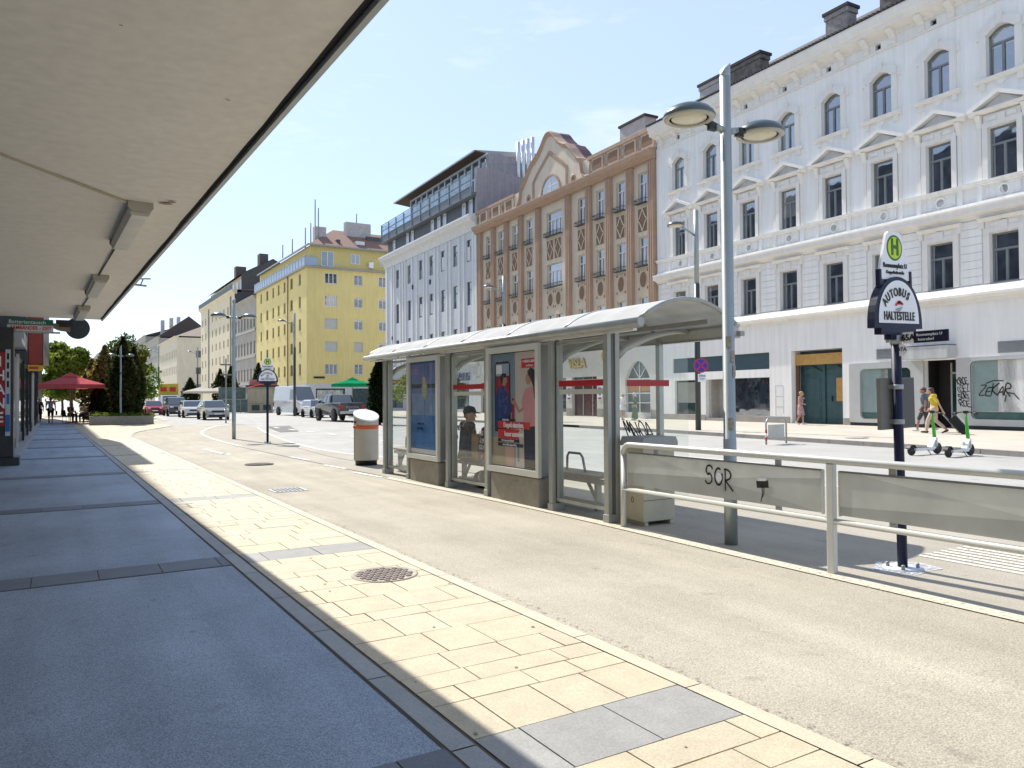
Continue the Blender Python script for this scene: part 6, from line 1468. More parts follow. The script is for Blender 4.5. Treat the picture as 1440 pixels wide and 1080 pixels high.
# e-scooters at the kerb
def escooter(label, loc, rz):
    t = thing('e_scooter', label, 'e-scooter', loc, rz, 'e-scooters at the kerb')
    SW = mat('scooter white', (.74,.75,.74), rough=.35); SG = mat('scooter green', (.05,.42,.03), rough=.4); SGR = mat('scooter grey', (.30,.33,.34), rough=.4)
    b = MB(SW); b.box(-.42,.33,-.085,.085,.115,.185); b.prism([(.30,.12),(.42,.16),(.50,.42),(.42,.44),(.24,.185)],'y',-.07,.07); b.use(SGR); b.prism([(.345,.2),(.415,.2),(.455,.37),(.395,.37)],'y',-.075,.075); b.use(BLACK); b.box(-.40,.25,-.07,.07,.185,.191); b.build('deck', t, bevel=.012)
    b = MB(SG); b.tube([(.46,0,.40),(.43,0,.62),(.385,0,.93),(.37,0,1.07)],[.045,.042,.03,.028],10); b.build('stem', t)
    b = MB(BLACK); b.tube([(.34,-.30,1.06),(.36,-.1,1.11),(.36,.1,1.11),(.34,.30,1.06)], .018, 8); b.tube([(.34,-.31,1.06),(.335,-.19,1.08)], .024, 8); b.tube([(.34,.31,1.06),(.335,.19,1.08)], .024, 8); b.box(.34,.41,-.05,.05,1.07,1.14); b.build('handlebar', t)
    for x, r in ((-.50,.125),(.56,.15)):
        M = Matrix.Translation((x,0,r)) @ Matrix.Rotation(R(90),4,'X')
        b = MB(RUBBER); b.lathe([(r*.7,-.03),(r*.95,-.035),(r,-.015),(r,.015),(r*.95,.035),(r*.7,.03)], 24, M=M); wo = b.build('wheel', t)
        b = MB(SGR); b.lathe([(r*.7,-.02),(.03,-.03),(.001,-.03)], 16, M=M); b.lathe([(r*.7,.02),(.03,.03),(.001,.03)], 16, M=M); b.build('rim', wo)
    b = MB(BLACK); P = [(-.50+.155*math.cos(R(a)), .125+.155*math.sin(R(a))) for a in range(15,166,15)]
    for (xa,za),(xb,zb) in zip(P,P[1:]): b.add([(xa,-.05,za),(xb,-.05,zb),(xb,.05,zb),(xa,.05,za)],[(0,1,2,3)])
    b.build('mudguard', t)
    b = MB(SW); b.tube([(.56,0,.15),(.5,-.05,.3),(.46,0,.42)], .02, 6); b.tube([(.56,0,.15),(.5,.05,.3),(.46,0,.42)], .02, 6); b.build('fork', t)
    b = MB(BLACK); b.tube([(.05,-.08,.13),(.0,-.2,.012)], .01, 6); b.build('kickstand', t)
escooter('green and white e-scooter at the far kerb, the one closer to the door', (19.3,11.45,-.01), R(-3))
escooter('green and white e-scooter at the far kerb, the one before the graffiti', (19.42,10.62,-.01), R(2))

# low barrier with a panel at the kerb, single lamps, no-stopping sign
t = thing('kerb_barrier', 'low hooped steel barrier with panel and red and white leg at the far kerb', 'barrier', (19.9,16.6,0), R(8))
b = MB(GALV); b.tube([(-.65,0,0),(-.65,0,.62)]+[(-.45-.2*math.cos(R(a)),0,.62+.2*math.sin(R(a))) for a in range(15,91,15)]+[(.3,0,.82)]+[(.3+.2*math.sin(R(a)),0,.62+.2*math.cos(R(a))) for a in range(15,91,15)]+[(.5,0,0)], .03, 10); b.build('hoop', t)
b = MB(mat('barrier panel',(.5,.49,.45),rough=.5)); b.box(-.52,.38,-.01,.01,.2,.62); b.build('panel', t)
b = MB(RED)
for z in (.12,.36): b.lathe([(.034,z),(.034,z+.12)], 12, c=(-.65,0,0))
b.use(WHITE); b.lathe([(.034,.24),(.034,.36)], 12, c=(-.65,0,0)); b.build('stripe', t)
def single_lamp(label, loc, h, rz):
    t = thing('street_lamp', label, 'street lamp', loc, rz, 'single arm street lamps across the carriageway')
    b = MB(mat('lamp dark base',(.035,.045,.045),rough=.4)); b.tube([(0,0,0),(0,0,6.15)], .12, 12); b.build('pole_base', t)
    b = MB(POLE); b.tube([(0,0,6.15),(0,0,h)], .10, 12); b.tube([(0,0,h-1.1),(-.9,0,h-.75)], .045, 8); b.build('pole', t)
    b = MB(HEADM); b.lathe([(.36,0),(.36,.03),(.28,.12),(.1,.17),(.001,.175)], 20, c=(-1.15,0,h-.78)); hd = b.build('lamp_head', t)
    b = MB(mat('lamp lens',None)); b.lathe([(.34,0),(.2,-.04),(.001,-.05)], 20, c=(-1.15,0,h-.78)); b.build('lens', hd)
    return t
s1 = single_lamp('single arm street lamp before the white building, carrying a round no-stopping sign', (23.05,23.3,.1), 9.25, 0)
dup(s1, (24.8,42.3,.1), 0, 'single arm street lamp rising before the brown building')
dup(s1, (18.4,68.6,0), 0, 'single arm street lamp before the side of the yellow building, behind the van')
dup(s1, (17.8,119,0), 0, 'single arm street lamp standing before the pale corner house, far along the street')
dup(s1, (12.5,118,0), 0, 'single arm street lamp far away among the weathered houses')
t = thing('no_stopping_sign', 'round blue and red no-stopping sign with a white plate, fixed to the lamp pole', 'traffic sign', (23.02,23.15,2.82), 0)
b = MB(mat('sign red',(.40,.02,.07),rough=.4)); b.lathe([(.31,0),(.31,.01)], 28, M=frame_matrix((.05,-.02,0),(.9,-.45,0),(0,0,1))); b.use(mat('sign blue',(.025,.02,.30),rough=.4)); b.lathe([(.255,0),(.255,.014)], 28, M=frame_matrix((.05,-.02,0),(.9,-.45,0),(0,0,1)))
M = frame_matrix((.042,-.035,0),(.9,-.45,0),(0,0,1)); b.use(mat('sign red',None)); stroke(b, [(-.18,.18),(.18,-.18)], .06, M, .006); stroke(b, [(.18,.18),(-.18,-.18)], .06, M, .006); b.build('disc', t)
b = MB(SIGNWHITE); b.box(-.17,.17,-.0,.015,-.68,-.35, M=frame_matrix((.10,-.02,0),(.9,-.45,0),(.45,.9,0)) ); b.use(INK); Mp = frame_matrix((.1,-.03,-.5),(.9,-.45,0),(0,0,1)); b.add(*text_geo('ZONE', .1), M=Mp @ Matrix.Translation((0,.06,.01))); b.add(*text_geo('8-18 h', .08), M=Mp @ Matrix.Translation((0,-.06,.01))); b.build('plate', t)
t = thing('traffic_sign', 'slim grey sign pole with two arms in front of the silver green saloon', 'traffic sign', (9.5,52,0), 0)
b = MB(GREYMETAL); b.tube([(0,0,0),(0,0,4.2)], .05, 8); b.build('pole', t); b = MB(mat('board back',None)); b.box(-.35,.35,-.03,.03,3.75,3.85); b.box(-.35,.35,-.03,.03,3.1,3.2); b.build('arm', t)

# parasols, terrace, kiosk
def parasol(name, label, loc, r, h, col, frill, n=8, rz=0, postc=None, vent=True):
    t = thing(name, label, 'parasol', loc, rz)
    S = sheet_mat('cloth '+label[:22], col, .35); rise = r*.25
    b = MB(S); V = [(0,0,h+rise)]+[(r*math.cos(2*math.pi*(k+.5)/n), r*math.sin(2*math.pi*(k+.5)/n), h) for k in range(n)]
    for k in range(n):
        a, c = Vector(V[1+k]), Vector(V[1+(k+1)%n]); top = Vector(V[0]); m0 = (a+c)/2; m0 = Vector((m0.x*.97,m0.y*.97,h+.03))
        q = top.lerp(m0,.5)+Vector((0,0,-.05))
        b.add([top,a,m0,c,q,top.lerp(a,.5),top.lerp(c,.5)],[(0,5,4),(5,1,2,4),(0,4,6),(4,2,3,6)], True)
        if frill: b.add([a,m0,c,c-Vector((0,0,frill)),m0-Vector((0,0,frill*1.1)),a-Vector((0,0,frill))],[(0,1,4,5),(1,2,3,4)])
    cn_ = b.build('canopy', t)
    if vent:
        b = MB(S); V = [(0,0,h+rise+.16)]+[(r*.27*math.cos(2*math.pi*(k+.5)/n), r*.27*math.sin(2*math.pi*(k+.5)/n), h+rise*.80) for k in range(n)]
        b.add(V,[(0,1+k,1+(k+1)%n) for k in range(n)]); b.build('vent_cap', cn_)
    b = MB(postc or mat('parasol post',(.45,.33,.2),rough=.6)); b.tube([(0,0,0),(0,0,h+rise)], .035, 8); b.build('post', t)
    for k in range(n):
        b = MB(postc or mat('parasol post',None)); b.tube([(0,0,h+rise*.55),(r*.55*math.cos(2*math.pi*(k+.5)/n), r*.55*math.sin(2*math.pi*(k+.5)/n), h+rise*.42)], .014, 5); b.build('rib', t)
    b = MB(CONCRETE); b.box(-.3,.3,-.3,.3,0.008,.1); b.build('base', t)
    return t
parasol('parasol', 'big red parasol with a frill over the cafe tables on the walk', (.85,59.5,0), 2.75, 2.6, (.72,.17,.18), .26, 4, R(2))
parasol('parasol', 'bright green parasol before the yellow building, behind the pickup', (22.0,63.5,0), 1.8, 2.8, (.02,.30,.13), .25, 6, 0)
wp = None
for i, (x, y, l) in enumerate(((15.0,97,'small white cafe parasol beside the dark conifer under the cream building'),(17.2,98,'wide white cafe parasol in the middle of the white three'),(19.6,96,'white cafe parasol half behind the island lamp, beside the red awning'))):
    parasol('parasol', l, (x,y,0), 2.3, 2.5, (.62,.57,.5), .2, 6, R(10*i), vent=False)
t = thing('awning', 'red awning over the terrace below the grey old house', 'awning', (22.3,96.5,0))
b = MB(sheet_mat('awning red',(.42,.06,.05),.3)); b.add([(-2,-1,3.0),(-2,3,3.0),(1.5,3,3.9),(1.5,-1,3.9),(-2,-1,2.7),(-2,3,2.7)],[(0,1,2,3),(0,4,5,1)]); b.build('cloth', t)
b = MB(GREYMETAL)
for y in (-.9,2.9): b.tube([(-1.95,y,0),(-1.95,y,3.0)], .04, 6)
b.build('post', t)
t = thing('terrace_pavilion', 'row of red flower boxes and striped awning on the terrace behind the kiosk', 'pavilion', (23.5,99,0))
b = MB(mat('terrace red',(.42,.2,.19),var=.5,scale=2)); b.box(-2.6,.8,-.3,.3,3.3,4.0); b.use(mat('terrace dark',(.05,.07,.05),var=.5,scale=2)); b.box(-3,1.0,-.25,.25,.6,3.3); b.build('front', t)
t = thing('stone_kiosk', 'beige stone entrance block with two dark grilles on the square', 'kiosk', (19.9,88.5,0))
b = MB(mat('kiosk stone',(.42,.38,.27),rough=.8,var=.12,streak=.15)); b.box(-1.4,1.5,0,3,1.1,2.75); b.box(-1.3,1.4,.06,3,0,1.1); b.build('block', t, bevel=.03)
b = MB(mat('kiosk rim',(.3,.28,.2))); b.box(-1.45,1.55,-.05,3,2.75,2.9); b.build('coping', t)
b = MB(mat('kiosk grille',(.05,.08,.06),var=.3)); b.box(-.95,-.1,.03,.06,.3,.9); b.box(.3,1.15,.03,.06,.3,.9); b.build('grille', t)
t = thing('glass_balustrade', 'green tinted glazed balustrade beside the stone kiosk', 'balustrade', (17.0,88.2,0))
b = MB(mat('balustrade green',(.06,.11,.095),rough=.25,var=.6,scale=2.5,spec=.7)); b.box(-1.7,1.4,0,.06,.1,1.5); b.box(-1.5,1.4,.9,.96,1.5,2.9); b.build('pane', t)
b = MB(GREYMETAL); b.box(-1.75,1.45,-.04,.1,1.5,1.58)
for i in range(5): b.box(-1.75+i*.79,-1.69+i*.79,-.04,.1,0,1.55)
b.build('frame', t)

# cafe furniture
def cafe_table(label, loc):
    t = thing('cafe_table', label, 'table', loc)
    b = MB(mat('table top',(.5,.5,.5),rough=.3)); b.box(-.4,.4,-.4,.4,.72,.75); b.build('tabletop', t, bevel=.01)
    b = MB(BLACK); b.tube([(0,0,.02),(0,0,.72)], .03, 8); b.box(-.25,.25,-.03,.03,.008,.04); b.box(-.03,.03,-.25,.25,.008,.045); b.build('stand', t)
    return t
def cafe_chair(label, loc, rz, c):
    t = thing('cafe_chair', label, 'chair', loc, rz, 'cafe chairs on the walk')
    m = mat('wicker %.2f' % c[0], c, rough=.8, var=.3, scale=20)
    b = MB(m); b.box(-.23,.23,-.23,.23,.43,.47); b.build('seat', t, bevel=.01)
    b = MB(m); b.prism([(-.23,.47),(-.20,.47),(-.27,.88),(-.30,.88)],'x',-.23,.23); b.build('backrest', t)
    for x in (-.2,.2):
        for y in (-.2,.2):
            b = MB(BLACK); b.tube([(x,y,0.008),(x,y,.43)], .016, 6); b.build('leg', t)
        b = MB(BLACK); b.tube([(x*1.1,.2,.47),(x*1.1,.18,.66),(x*1.1,-.22,.68)], .016, 6); b.build('armrest', t)
cafe_table('pale square cafe table beside the planter', (2.3,57.6,0)); cafe_table('cafe table under the red parasol behind the nearest one', (1.3,61.8,0))
WK = (.26,.2,.12); DK = (.03,.022,.02)
cafe_chair('tan wicker cafe chair between the pale table and the planter', (3.1,57.4,0), R(100), WK); cafe_chair('dark cafe chair standing before the pale table', (2.2,56.7,0), R(5), DK)
cafe_chair('dark cafe chair behind the pale table', (2.2,58.5,0), R(180), DK); cafe_chair('dark cafe chair beside the pale table, on the shop side', (1.4,58.2,0), R(-85), DK); cafe_chair('dark cafe chair at the table under the red parasol', (.7,61.0,0), R(-60), DK)
cafe_chair('dark reddish cafe chair at the table under the red parasol', (2.1,61.2,0), R(90), (.09,.02,.02))

# planter with conifers
t = thing('planter', 'low long concrete planter with small green plants on the walk', 'planter', (3.55,54.0,0), R(-3))
b = MB(CONCRETE); b.box(-1.75,1.85,-.7,-.5,.008,.55); b.box(-1.75,1.85,1.6,1.8,.008,.55); b.box(-1.75,-1.55,-.5,1.6,.008,.55); b.box(1.65,1.85,-.5,1.6,.008,.55); b.build('trough', t, bevel=.015)
b = MB(mat('soil',(.05,.038,.028),rough=.95)); b.box(-1.56,1.66,-.51,1.61,.1,.45); b.build('soil', t)

# ================================================================ plants
LEAFM = sheet_mat('leaf', None, .5)
LEAFM.node_tree.nodes['Diffuse BSDF'].inputs['Roughness'].default_value = .4
BARK = mat('bark', (.10,.075,.055), rough=.95, var=.3, scale=6, bump=.6, bscale=12)
def leaf_quad(b, p, s, rn):
    d = Vector((rn.gauss(0,1),rn.gauss(0,1),rn.gauss(0,1)+.3)).normalized(); u = d.orthogonal().normalized(); v = d.cross(u)
    a = rn.uniform(0,6.28); u, v = u*math.cos(a)+v*math.sin(a), v*math.cos(a)-u*math.sin(a)
    b.add([p-u*s, p-v*s*.5, p+u*s, p+v*s*.5], [(0,1,2,3)])
def tone(rn, cols):
    c = rn.choice(cols); k = rn.uniform(.7,1.3); return (c[0]*k, c[1]*k, c[2]*k)
def broad_tree(name, label, loc, h, trunk_h, rad, cols, n, seed, leaf=.2, sq=.85, cat='tree', group=None, clumps=26):
    rn = random.Random(seed); t = thing(name, label, cat, loc, 0, group)
    b = MB(BARK); tr = max(.05, h*.022)
    b.tube([(0,0,0),(.03,.02,trunk_h*.5),(0,.05,trunk_h),(.05,0,h*.75)], [tr*1.3,tr,tr*.85,tr*.3], 9)
    cz = trunk_h+(h-trunk_h)*.48; rz_ = (h-trunk_h)*.52; C = []
    for i in range(clumps):
        a = rn.uniform(0,6.28); e = rn.uniform(-.9,1); rr = rn.uniform(.35,.85)
        c = Vector((rad*rr*math.cos(a)*math.sqrt(1-e*e*.8), rad*rr*math.sin(a)*math.sqrt(1-e*e*.8), cz+rz_*e*.78))
        C.append((c, rad*rn.uniform(.26,.46), tone(rn, cols)))
        if i % 3 == 0: b.tube([(0,.03,trunk_h*.9), Vector((0,.03,trunk_h)).lerp(c,.5)+Vector((0,0,.1)), c], [tr*.5,tr*.3,tr*.1], 6)
    b.build('trunk', t)
    b = MB(LEAFM)
    for i in range(n):
        c, r, col = rn.choice(C)
        d = Vector((rn.gauss(0,1),rn.gauss(0,1),rn.gauss(0,1))).normalized()*r*rn.uniform(.55,1.08); d.z *= sq
        k = rn.uniform(.75,1.25); b.col((col[0]*k,col[1]*k,col[2]*k)); leaf_quad(b, c+d, leaf*rn.uniform(.6,1.3), rn)
    b.build('crown', t); return t
def conifer(name, label, loc, h, rad, cols, n, seed, leaf=.15, cat='tree', group=None):
    rn = random.Random(seed); t = thing(name, label, cat, loc, 0, group)
    b = MB(BARK); b.tube([(0,0,0),(0,0,h*.9)], [.1,.03], 8); b.build('trunk', t)
    b = MB(LEAFM); ph = [(rn.uniform(0,6.28), rn.uniform(2,5)) for _ in range(4)]
    for i in range(n):
        u = rn.random()**.9; z = .12+(h-.12)*u; prof = (math.sin(math.pi*min(1,(u*.86+.14)))**.55)*(1 if u < .55 else 1-((u-.55)/.45)**1.6*.75)
        a = rn.uniform(0,6.28); lump = 1+.16*math.sin(ph[0][1]*a+z*2.1+ph[0][0])+.12*math.sin(7*a-z*3.3+ph[1][0])
        r = rad*prof*lump*rn.uniform(.62,1.04)
        b.col(tone(rn, cols)); leaf_quad(b, Vector((r*math.cos(a), r*math.sin(a), z)), leaf*rn.uniform(.6,1.4), rn)
    b.build('crown', t); return t
DG = [(.022,.04,.014),(.04,.06,.02),(.06,.07,.025),(.10,.075,.035)]
OL = [(.40,.31,.10),(.28,.26,.08),(.46,.36,.14),(.19,.19,.07)]
MG = [(.22,.27,.05),(.15,.21,.04),(.30,.32,.07),(.10,.15,.03)]
conifer('conifer', 'big dark conifer standing in the concrete planter', (3.75,55.2,.3), 5.3, .82, DG, 5000, 1, .13)
conifer('conifer', 'slightly smaller dark conifer beside the big one in the planter', (4.5,56.8,.3), 4.8, .62, DG, 4500, 2, .13)
conifer('conifer', 'yellow green conifer between the dark conifers and the red parasol', (3.0,61.5,0), 5.4, .95, OL+DG[2:], 4500, 3, .15)
conifer('conifer', 'brownish bushy conifer behind the red parasol', (2.35,65,0), 4.6, .95, DG[2:]+OL, 3600, 4, .15)
conifer('conifer', 'dark low conifer under the edge of the red parasol', (2.75,59.0,0), 3.0, .7, DG, 2600, 5, .13)
broad_tree('tree', 'large round broadleaf tree above the red parasol', (1.35,88,0), 7.2, 1.8, 2.9, MG, 9000, 6, .23)
broad_tree('tree', 'pale green tree peeping out above the dark conifer', (5.4,72,0), 7.2, 2.2, 1.9, [(.13,.15,.03),(.09,.12,.02)], 3500, 7, .17)
broad_tree('tree', 'low broadleaf tree behind the cafe, beside the yellow sign', (.6,92,0), 5.4, 1.6, 2.2, MG, 3500, 8, .2)
broad_tree('tree', 'yellowish broadleaf tree between the round tree and the conifers', (4.9,86,0), 6.4, 1.8, 2.1, OL+MG, 4000, 9, .19)
broad_tree('tree', 'fresh green tree beside the queued cars', (8.2,101,0), 6.2, 1.2, 2.5, [(.12,.22,.03),(.18,.30,.05),(.08,.15,.02)], 4500, 10, .2)
conifer('hedge_column', 'dark ivy green hedge column beside the end of the shelter', (16.4,42.5,0), 4.1, .62, [(.012,.02,.01),(.02,.03,.012)], 4200, 11, .11, 'hedge')
for i, (x, y, h, l) in enumerate(((14.4,102,4.2,'small dark conifer between the box truck and the parasols'),(18.3,104,5.4,'shorter of the two dark conifers behind the white parasols'),(19.6,104,5.8,'taller of the two dark conifers behind the white parasols'),(24,108,6.5,'dark bush above the glazed balustrade'))):
    conifer('conifer', l, (x,y,0), h, .95, DG, 1800, 20+i, .2)
broad_tree('terrace_shrub', 'tall leafy shrub of the terrace before the pale building', (25.2,52.5,.12), 3.9, .8, 1.7, [(.10,.13,.05),(.16,.17,.08),(.05,.07,.03)], 3200, 30, .13)
broad_tree('terrace_shrub', 'fresh green shrub of the terrace before the pale building', (24.6,57.5,.12), 3.4, .7, 1.5, MG, 2600, 31, .13)
rn = random.Random(40)
for i in range(7):
    tt = thing('planter_plant', ['low green plant in the planter corner next to the cafe','low green plant second from the cafe end of the planter','low green plant third from the cafe end of the planter','low green plant fourth from the cafe end, in the middle of the planter','low green plant third from the road end of the planter','low green plant second from the road end of the planter','low green plant in the planter corner next to the road'][i], 'plant', (2.15+i*.5, 53.75-i*.02+.0*i, .45))
    b = MB(LEAFM)
    for k in range(260):
        a = rn.uniform(0,6.28); r = .33*rn.random()**.5; b.col(tone(rn,[(.16,.24,.03),(.10,.17,.02),(.22,.26,.05)])); leaf_quad(b, Vector((r*math.cos(a),r*math.sin(a),rn.uniform(.02,.34)*(1.1-r*1.6))), .06, rn)
    b.build('foliage', tt)
t = thing('shrub', 'pale dry shrub behind the cafe chairs', 'shrub', (2.9,59.4,0))
b = MB(LEAFM)
for k in range(900):
    a = rn.uniform(0,6.28); r = .8*rn.random()**.5; b.col(tone(rn,[(.26,.24,.12),(.2,.19,.08)])); leaf_quad(b, Vector((r*math.cos(a),r*math.sin(a)*.6,rn.uniform(.05,1.15)*(1.05-r*.6))), .08, rn)
b.build('foliage', t)
# ================================================================ people
def capsules(mb, segs):
    """segs: (p, q, r0, r1): rounded tapered limbs, later fused into one skin by a voxel remesh"""
    for p, q, r0, r1 in segs:
        p, q = Vector(p), Vector(q); d = (q-p); L = d.length
        if L < 1e-4: d = Vector((0,0,1)); L = .001
        d.normalize(); pts = []; rs = []
        for a in (-80,-50,-20): pts.append(p+d*math.sin(R(a))*r0); rs.append(r0*math.cos(R(a)))
        for a in (20,50,80): pts.append(q+d*math.sin(R(a))*r1); rs.append(r1*math.cos(R(a)))
        mb.tube(pts, rs, 12)
def fused(mb, name, parent, vox=.016, smooth=4):
    o = mb.build('tmp'); 
    m = o.modifiers.new('r','REMESH'); m.mode = 'VOXEL'; m.voxel_size = vox; m.use_smooth_shade = True
    s = o.modifiers.new('s','SMOOTH'); s.factor = .5; s.iterations = smooth
    dg = bpy.context.evaluated_depsgraph_get(); me = bpy.data.meshes.new_from_object(o.evaluated_get(dg))
    me.name = name
    old = o.data; bpy.data.objects.remove(o); bpy.data.meshes.remove(old)
    for mt in mb.mats[:1]:
        me.materials.clear(); me.materials.append(mt)
    me.polygons.foreach_set('use_smooth', [True]*len(me.polygons)); me.polygons.foreach_set('material_index', [0]*len(me.polygons))
    ob = bpy.data.objects.new(name, me); COL.objects.link(ob); ob.parent = parent; return ob
SKIN = mat('skin', (.48,.27,.18), rough=.55, var=.06); SKIN2 = mat('tanned skin', (.34,.18,.11), rough=.55, var=.06)
def hand(b, wr, d, side, curl=.5):
    """palm, four unequal bent fingers and a side thumb; d: direction from wrist"""
    d = Vector(d).normalized(); ax = Vector((0,1,0)) if abs(d.y) < .8 else Vector((0,0,1)); n = d.cross(ax).normalized(); ax = n.cross(d).normalized(); wr = Vector(wr)
    capsules(b, [(wr, wr+d*.075, .030, .034)])
    for i, L in enumerate((.062,.072,.068,.052)):
        p0 = wr+d*.085+ax*(.030-.020*i); p1 = p0+d*L*.5; p2 = p1+(d*(1-curl)+n*curl*side).normalized()*L*.55
        capsules(b, [(p0,p1,.0095,.009),(p1,p2,.009,.0075)])
    p0 = wr+d*.03+ax*.03; p1 = p0+(d*.6+ax*.8).normalized()*.035; capsules(b, [(p0,p1,.012,.010),(p1,p1+(d*.9+ax*.3).normalized()*.03,.010,.009)])
def person(label, loc, rz, J, H=1.72, skin=None, hair=(.03,.02,.015), hairlen=0, top=None, topsleeve=.55, bottom=None, bottomlen=1.0, skirt=None, shoes=(.05,.05,.05), fem=False, cap=None, vox=.016, face=True, extra=None):
    """J: joint overrides in metres for a 1.72 m figure (x right, y forward, z up)"""
    k = H/1.72; skin = skin or SKIN
    sh = .175 if fem else .20; hp = .095
    D = dict(pelvis=(0,0,.93), waist=(0,.0,1.08), chest=(0,.01,1.28), neck=(0,0,1.46), head=(0,.02,1.60), shL=(-sh,0,1.41), shR=(sh,0,1.41),
             elL=(-.25,-.03,1.13), elR=(.25,-.03,1.13), wrL=(-.25,.08,.88), wrR=(.25,.08,.88), hiL=(-hp,0,.90), hiR=(hp,0,.90), knL=(-.10,.02,.50), knR=(.10,.02,.50), anL=(-.10,0,.085), anR=(.10,0,.085), fL=None, fR=None)
    D.update(J); P = {n: Vector(v)*k for n, v in D.items() if v is not None}
    for s in 'LR':
        if D.get('f'+s) is None: P['f'+s] = P['an'+s]+Vector((0,.16,-.045))*k
    t = thing('person', label, 'person', loc, rz)
    g_ = .92 if fem else 1.0
    b = MB(skin); S = []
    up = (P['neck']-P['pelvis']).normalized()
    S += [(P['hiL'],P['hiR'],.115*k,.115*k),(P['pelvis'],P['waist'],.12*k,.115*g_*k),(P['waist'],P['chest'],.115*g_*k,.135*g_*k),(P['chest'],P['neck']-up*.05*k,.13*g_*k,.09*k),(P['shL'],P['shR'],.065*k,.065*k),
          (P['neck']-up*.04*k,P['head'],.055*g_*k,.05*k)]
    for s in 'LR':
        S += [(P['sh'+s],P['el'+s],.055*g_*k,.041*k),(P['el'+s],P['wr'+s],.041*k,.027*k),(P['hi'+s],P['kn'+s],.092*k,.057*k),(P['kn'+s],P['an'+s],.057*k,.038*k),(P['kn'+s].lerp(P['an'+s],.28)+Vector((0,-.012*k,0)),P['kn'+s].lerp(P['an'+s],.5),.05*k,.042*k),(P['an'+s]+Vector((0,-.03,-.03))*k,P['f'+s],.04*k,.032*k)]
    capsules(b, S)
    hd = P['head']; fwd = Vector(J.get('look',(0,1,0))).normalized(); rt = fwd.cross(Vector((0,0,1))).normalized(); uu = rt.cross(fwd)
    Mh = Matrix((rt,fwd,uu)).transposed().to_4x4(); Mh.translation = hd
    hh = .115*k
    b.lathe([(.001,-hh),(hh*.45,-hh*.92),(hh*.62,-hh*.5),(hh*.72,0),(hh*.70,hh*.45),(hh*.5,hh*.82),(.001,hh)], 18, M=Mh, sy=1.22)
    if face:
        capsules(b, [(Mh @ Vector((0,hh*.86,-hh*.05)), Mh @ Vector((0,hh*1.02,-hh*.28)), .010*k,.015*k),(Mh @ Vector((-hh*.7,0,-.0)),Mh @ Vector((-hh*.74,-.012,-.03)),.014*k,.012*k),(Mh @ Vector((hh*.7,0,0)),Mh @ Vector((hh*.74,-.012,-.03)),.014*k,.012*k),(Mh @ Vector((0,hh*.6,-hh*.72)),Mh @ Vector((0,hh*.72,-hh*.8)),.03*k,.025*k)])
    for s, sd in (('L',-1),('R',1)):
        d = J.get('hd'+s, tuple(P['wr'+s]-P['el'+s])); hand(b, P['wr'+s], d, sd)
    body = fused(b, 'body', t, vox*.8, 3)
    if face:
        for sx in (-1,1): b = MB(INK); capsules(b, [(Mh @ Vector((sx*hh*.30,hh*.80,hh*.06)),Mh @ Vector((sx*hh*.30,hh*.80,hh*.065)),.009*k,.009*k)]); b.build('eye', t)
        b = MB(mat('lips',(.35,.12,.1))); capsules(b, [(Mh @ Vector((-.02*k,hh*.80,-hh*.5)),Mh @ Vector((.02*k,hh*.80,-hh*.5)),.006*k,.006*k)]); b.build('mouth', t)
    # hair
    b = MB(mat('hair %.3f %.3f' % (hair[0],hair[1]), hair, rough=.6, var=.25, scale=30)); kk = 1.09
    b.lathe([(hh*.66*kk,hh*.02),(hh*.76*kk,hh*.25),(hh*.72*kk,hh*.55),(hh*.5*kk,hh*.88),(.001,hh*1.1)], 18, M=Mh @ Matrix.Translation((0,-.018*k,0.004)), sy=1.2)
    capsules(b, [(Mh @ Vector((0,-hh*.55,hh*.25)),Mh @ Vector((0,-hh*.6,-hh*.25)),hh*.55,hh*.45)])
    if hairlen: capsules(b, [(Mh @ Vector((0,-hh*.6,0)),Mh @ Vector((0,-hh*.95,-hh*.5-hairlen)),hh*.58,hh*.36),(Mh @ Vector((-hh*.5,-hh*.3,0)),Mh @ Vector((-hh*.5,-hh*.6,-hh*.5-hairlen*.8)),hh*.4,hh*.28),(Mh @ Vector((hh*.5,-hh*.3,0)),Mh @ Vector((hh*.5,-hh*.6,-hh*.5-hairlen*.8)),hh*.4,hh*.28)])
    fused(b, 'hair', t, .014, 3)
    if cap:
        b = MB(cap); b.lathe([(hh*.80,hh*.2),(hh*.86,hh*.5),(hh*.65,hh*.98),(.001,hh*1.22)], 18, M=Mh @ Matrix.Translation((0,-.01,.01)), sy=1.2)
        b.add([Mh @ Vector(p) for p in ((-.07,.09,.03),(.07,.09,.03),(.06,.19,.015),(0,.21,.012),(-.06,.19,.015),(-.07,.09,.045),(.07,.09,.045),(.06,.19,.025),(0,.21,.022),(-.06,.19,.025))],[(0,1,2,3,4),(9,8,7,6,5),(2,7,8,3),(3,8,9,4)]); b.build('cap', t)
    e = .018*k
    if top:
        b = MB(top); S = [(P['pelvis']+up*.0,P['waist'],.132*k+e,.118*g_*k+e),(P['hiL'].lerp(P['waist'],.2),P['hiR'].lerp(P['waist'],.2),.10*k+e,.10*k+e),(P['waist'],P['chest'],.118*g_*k+e,.138*g_*k+e),(P['chest'],P['neck']-up*.08*k,.133*g_*k+e,.075*k),(P['shL'],P['shR'],.068*k+e*.6,.068*k+e*.6)]
        for s in 'LR':
            el, wr, s0 = P['el'+s], P['wr'+s], P['sh'+s]
            if topsleeve: S.append((s0, s0.lerp(el, min(1,topsleeve)), .058*g_*k+e, .046*k+e*1.1))
            if topsleeve > 1: S.append((el, el.lerp(wr, topsleeve-1), .044*k+e, .034*k+e*.8))
        capsules(b, S); fused(b, 'shirt', t, vox, 4)
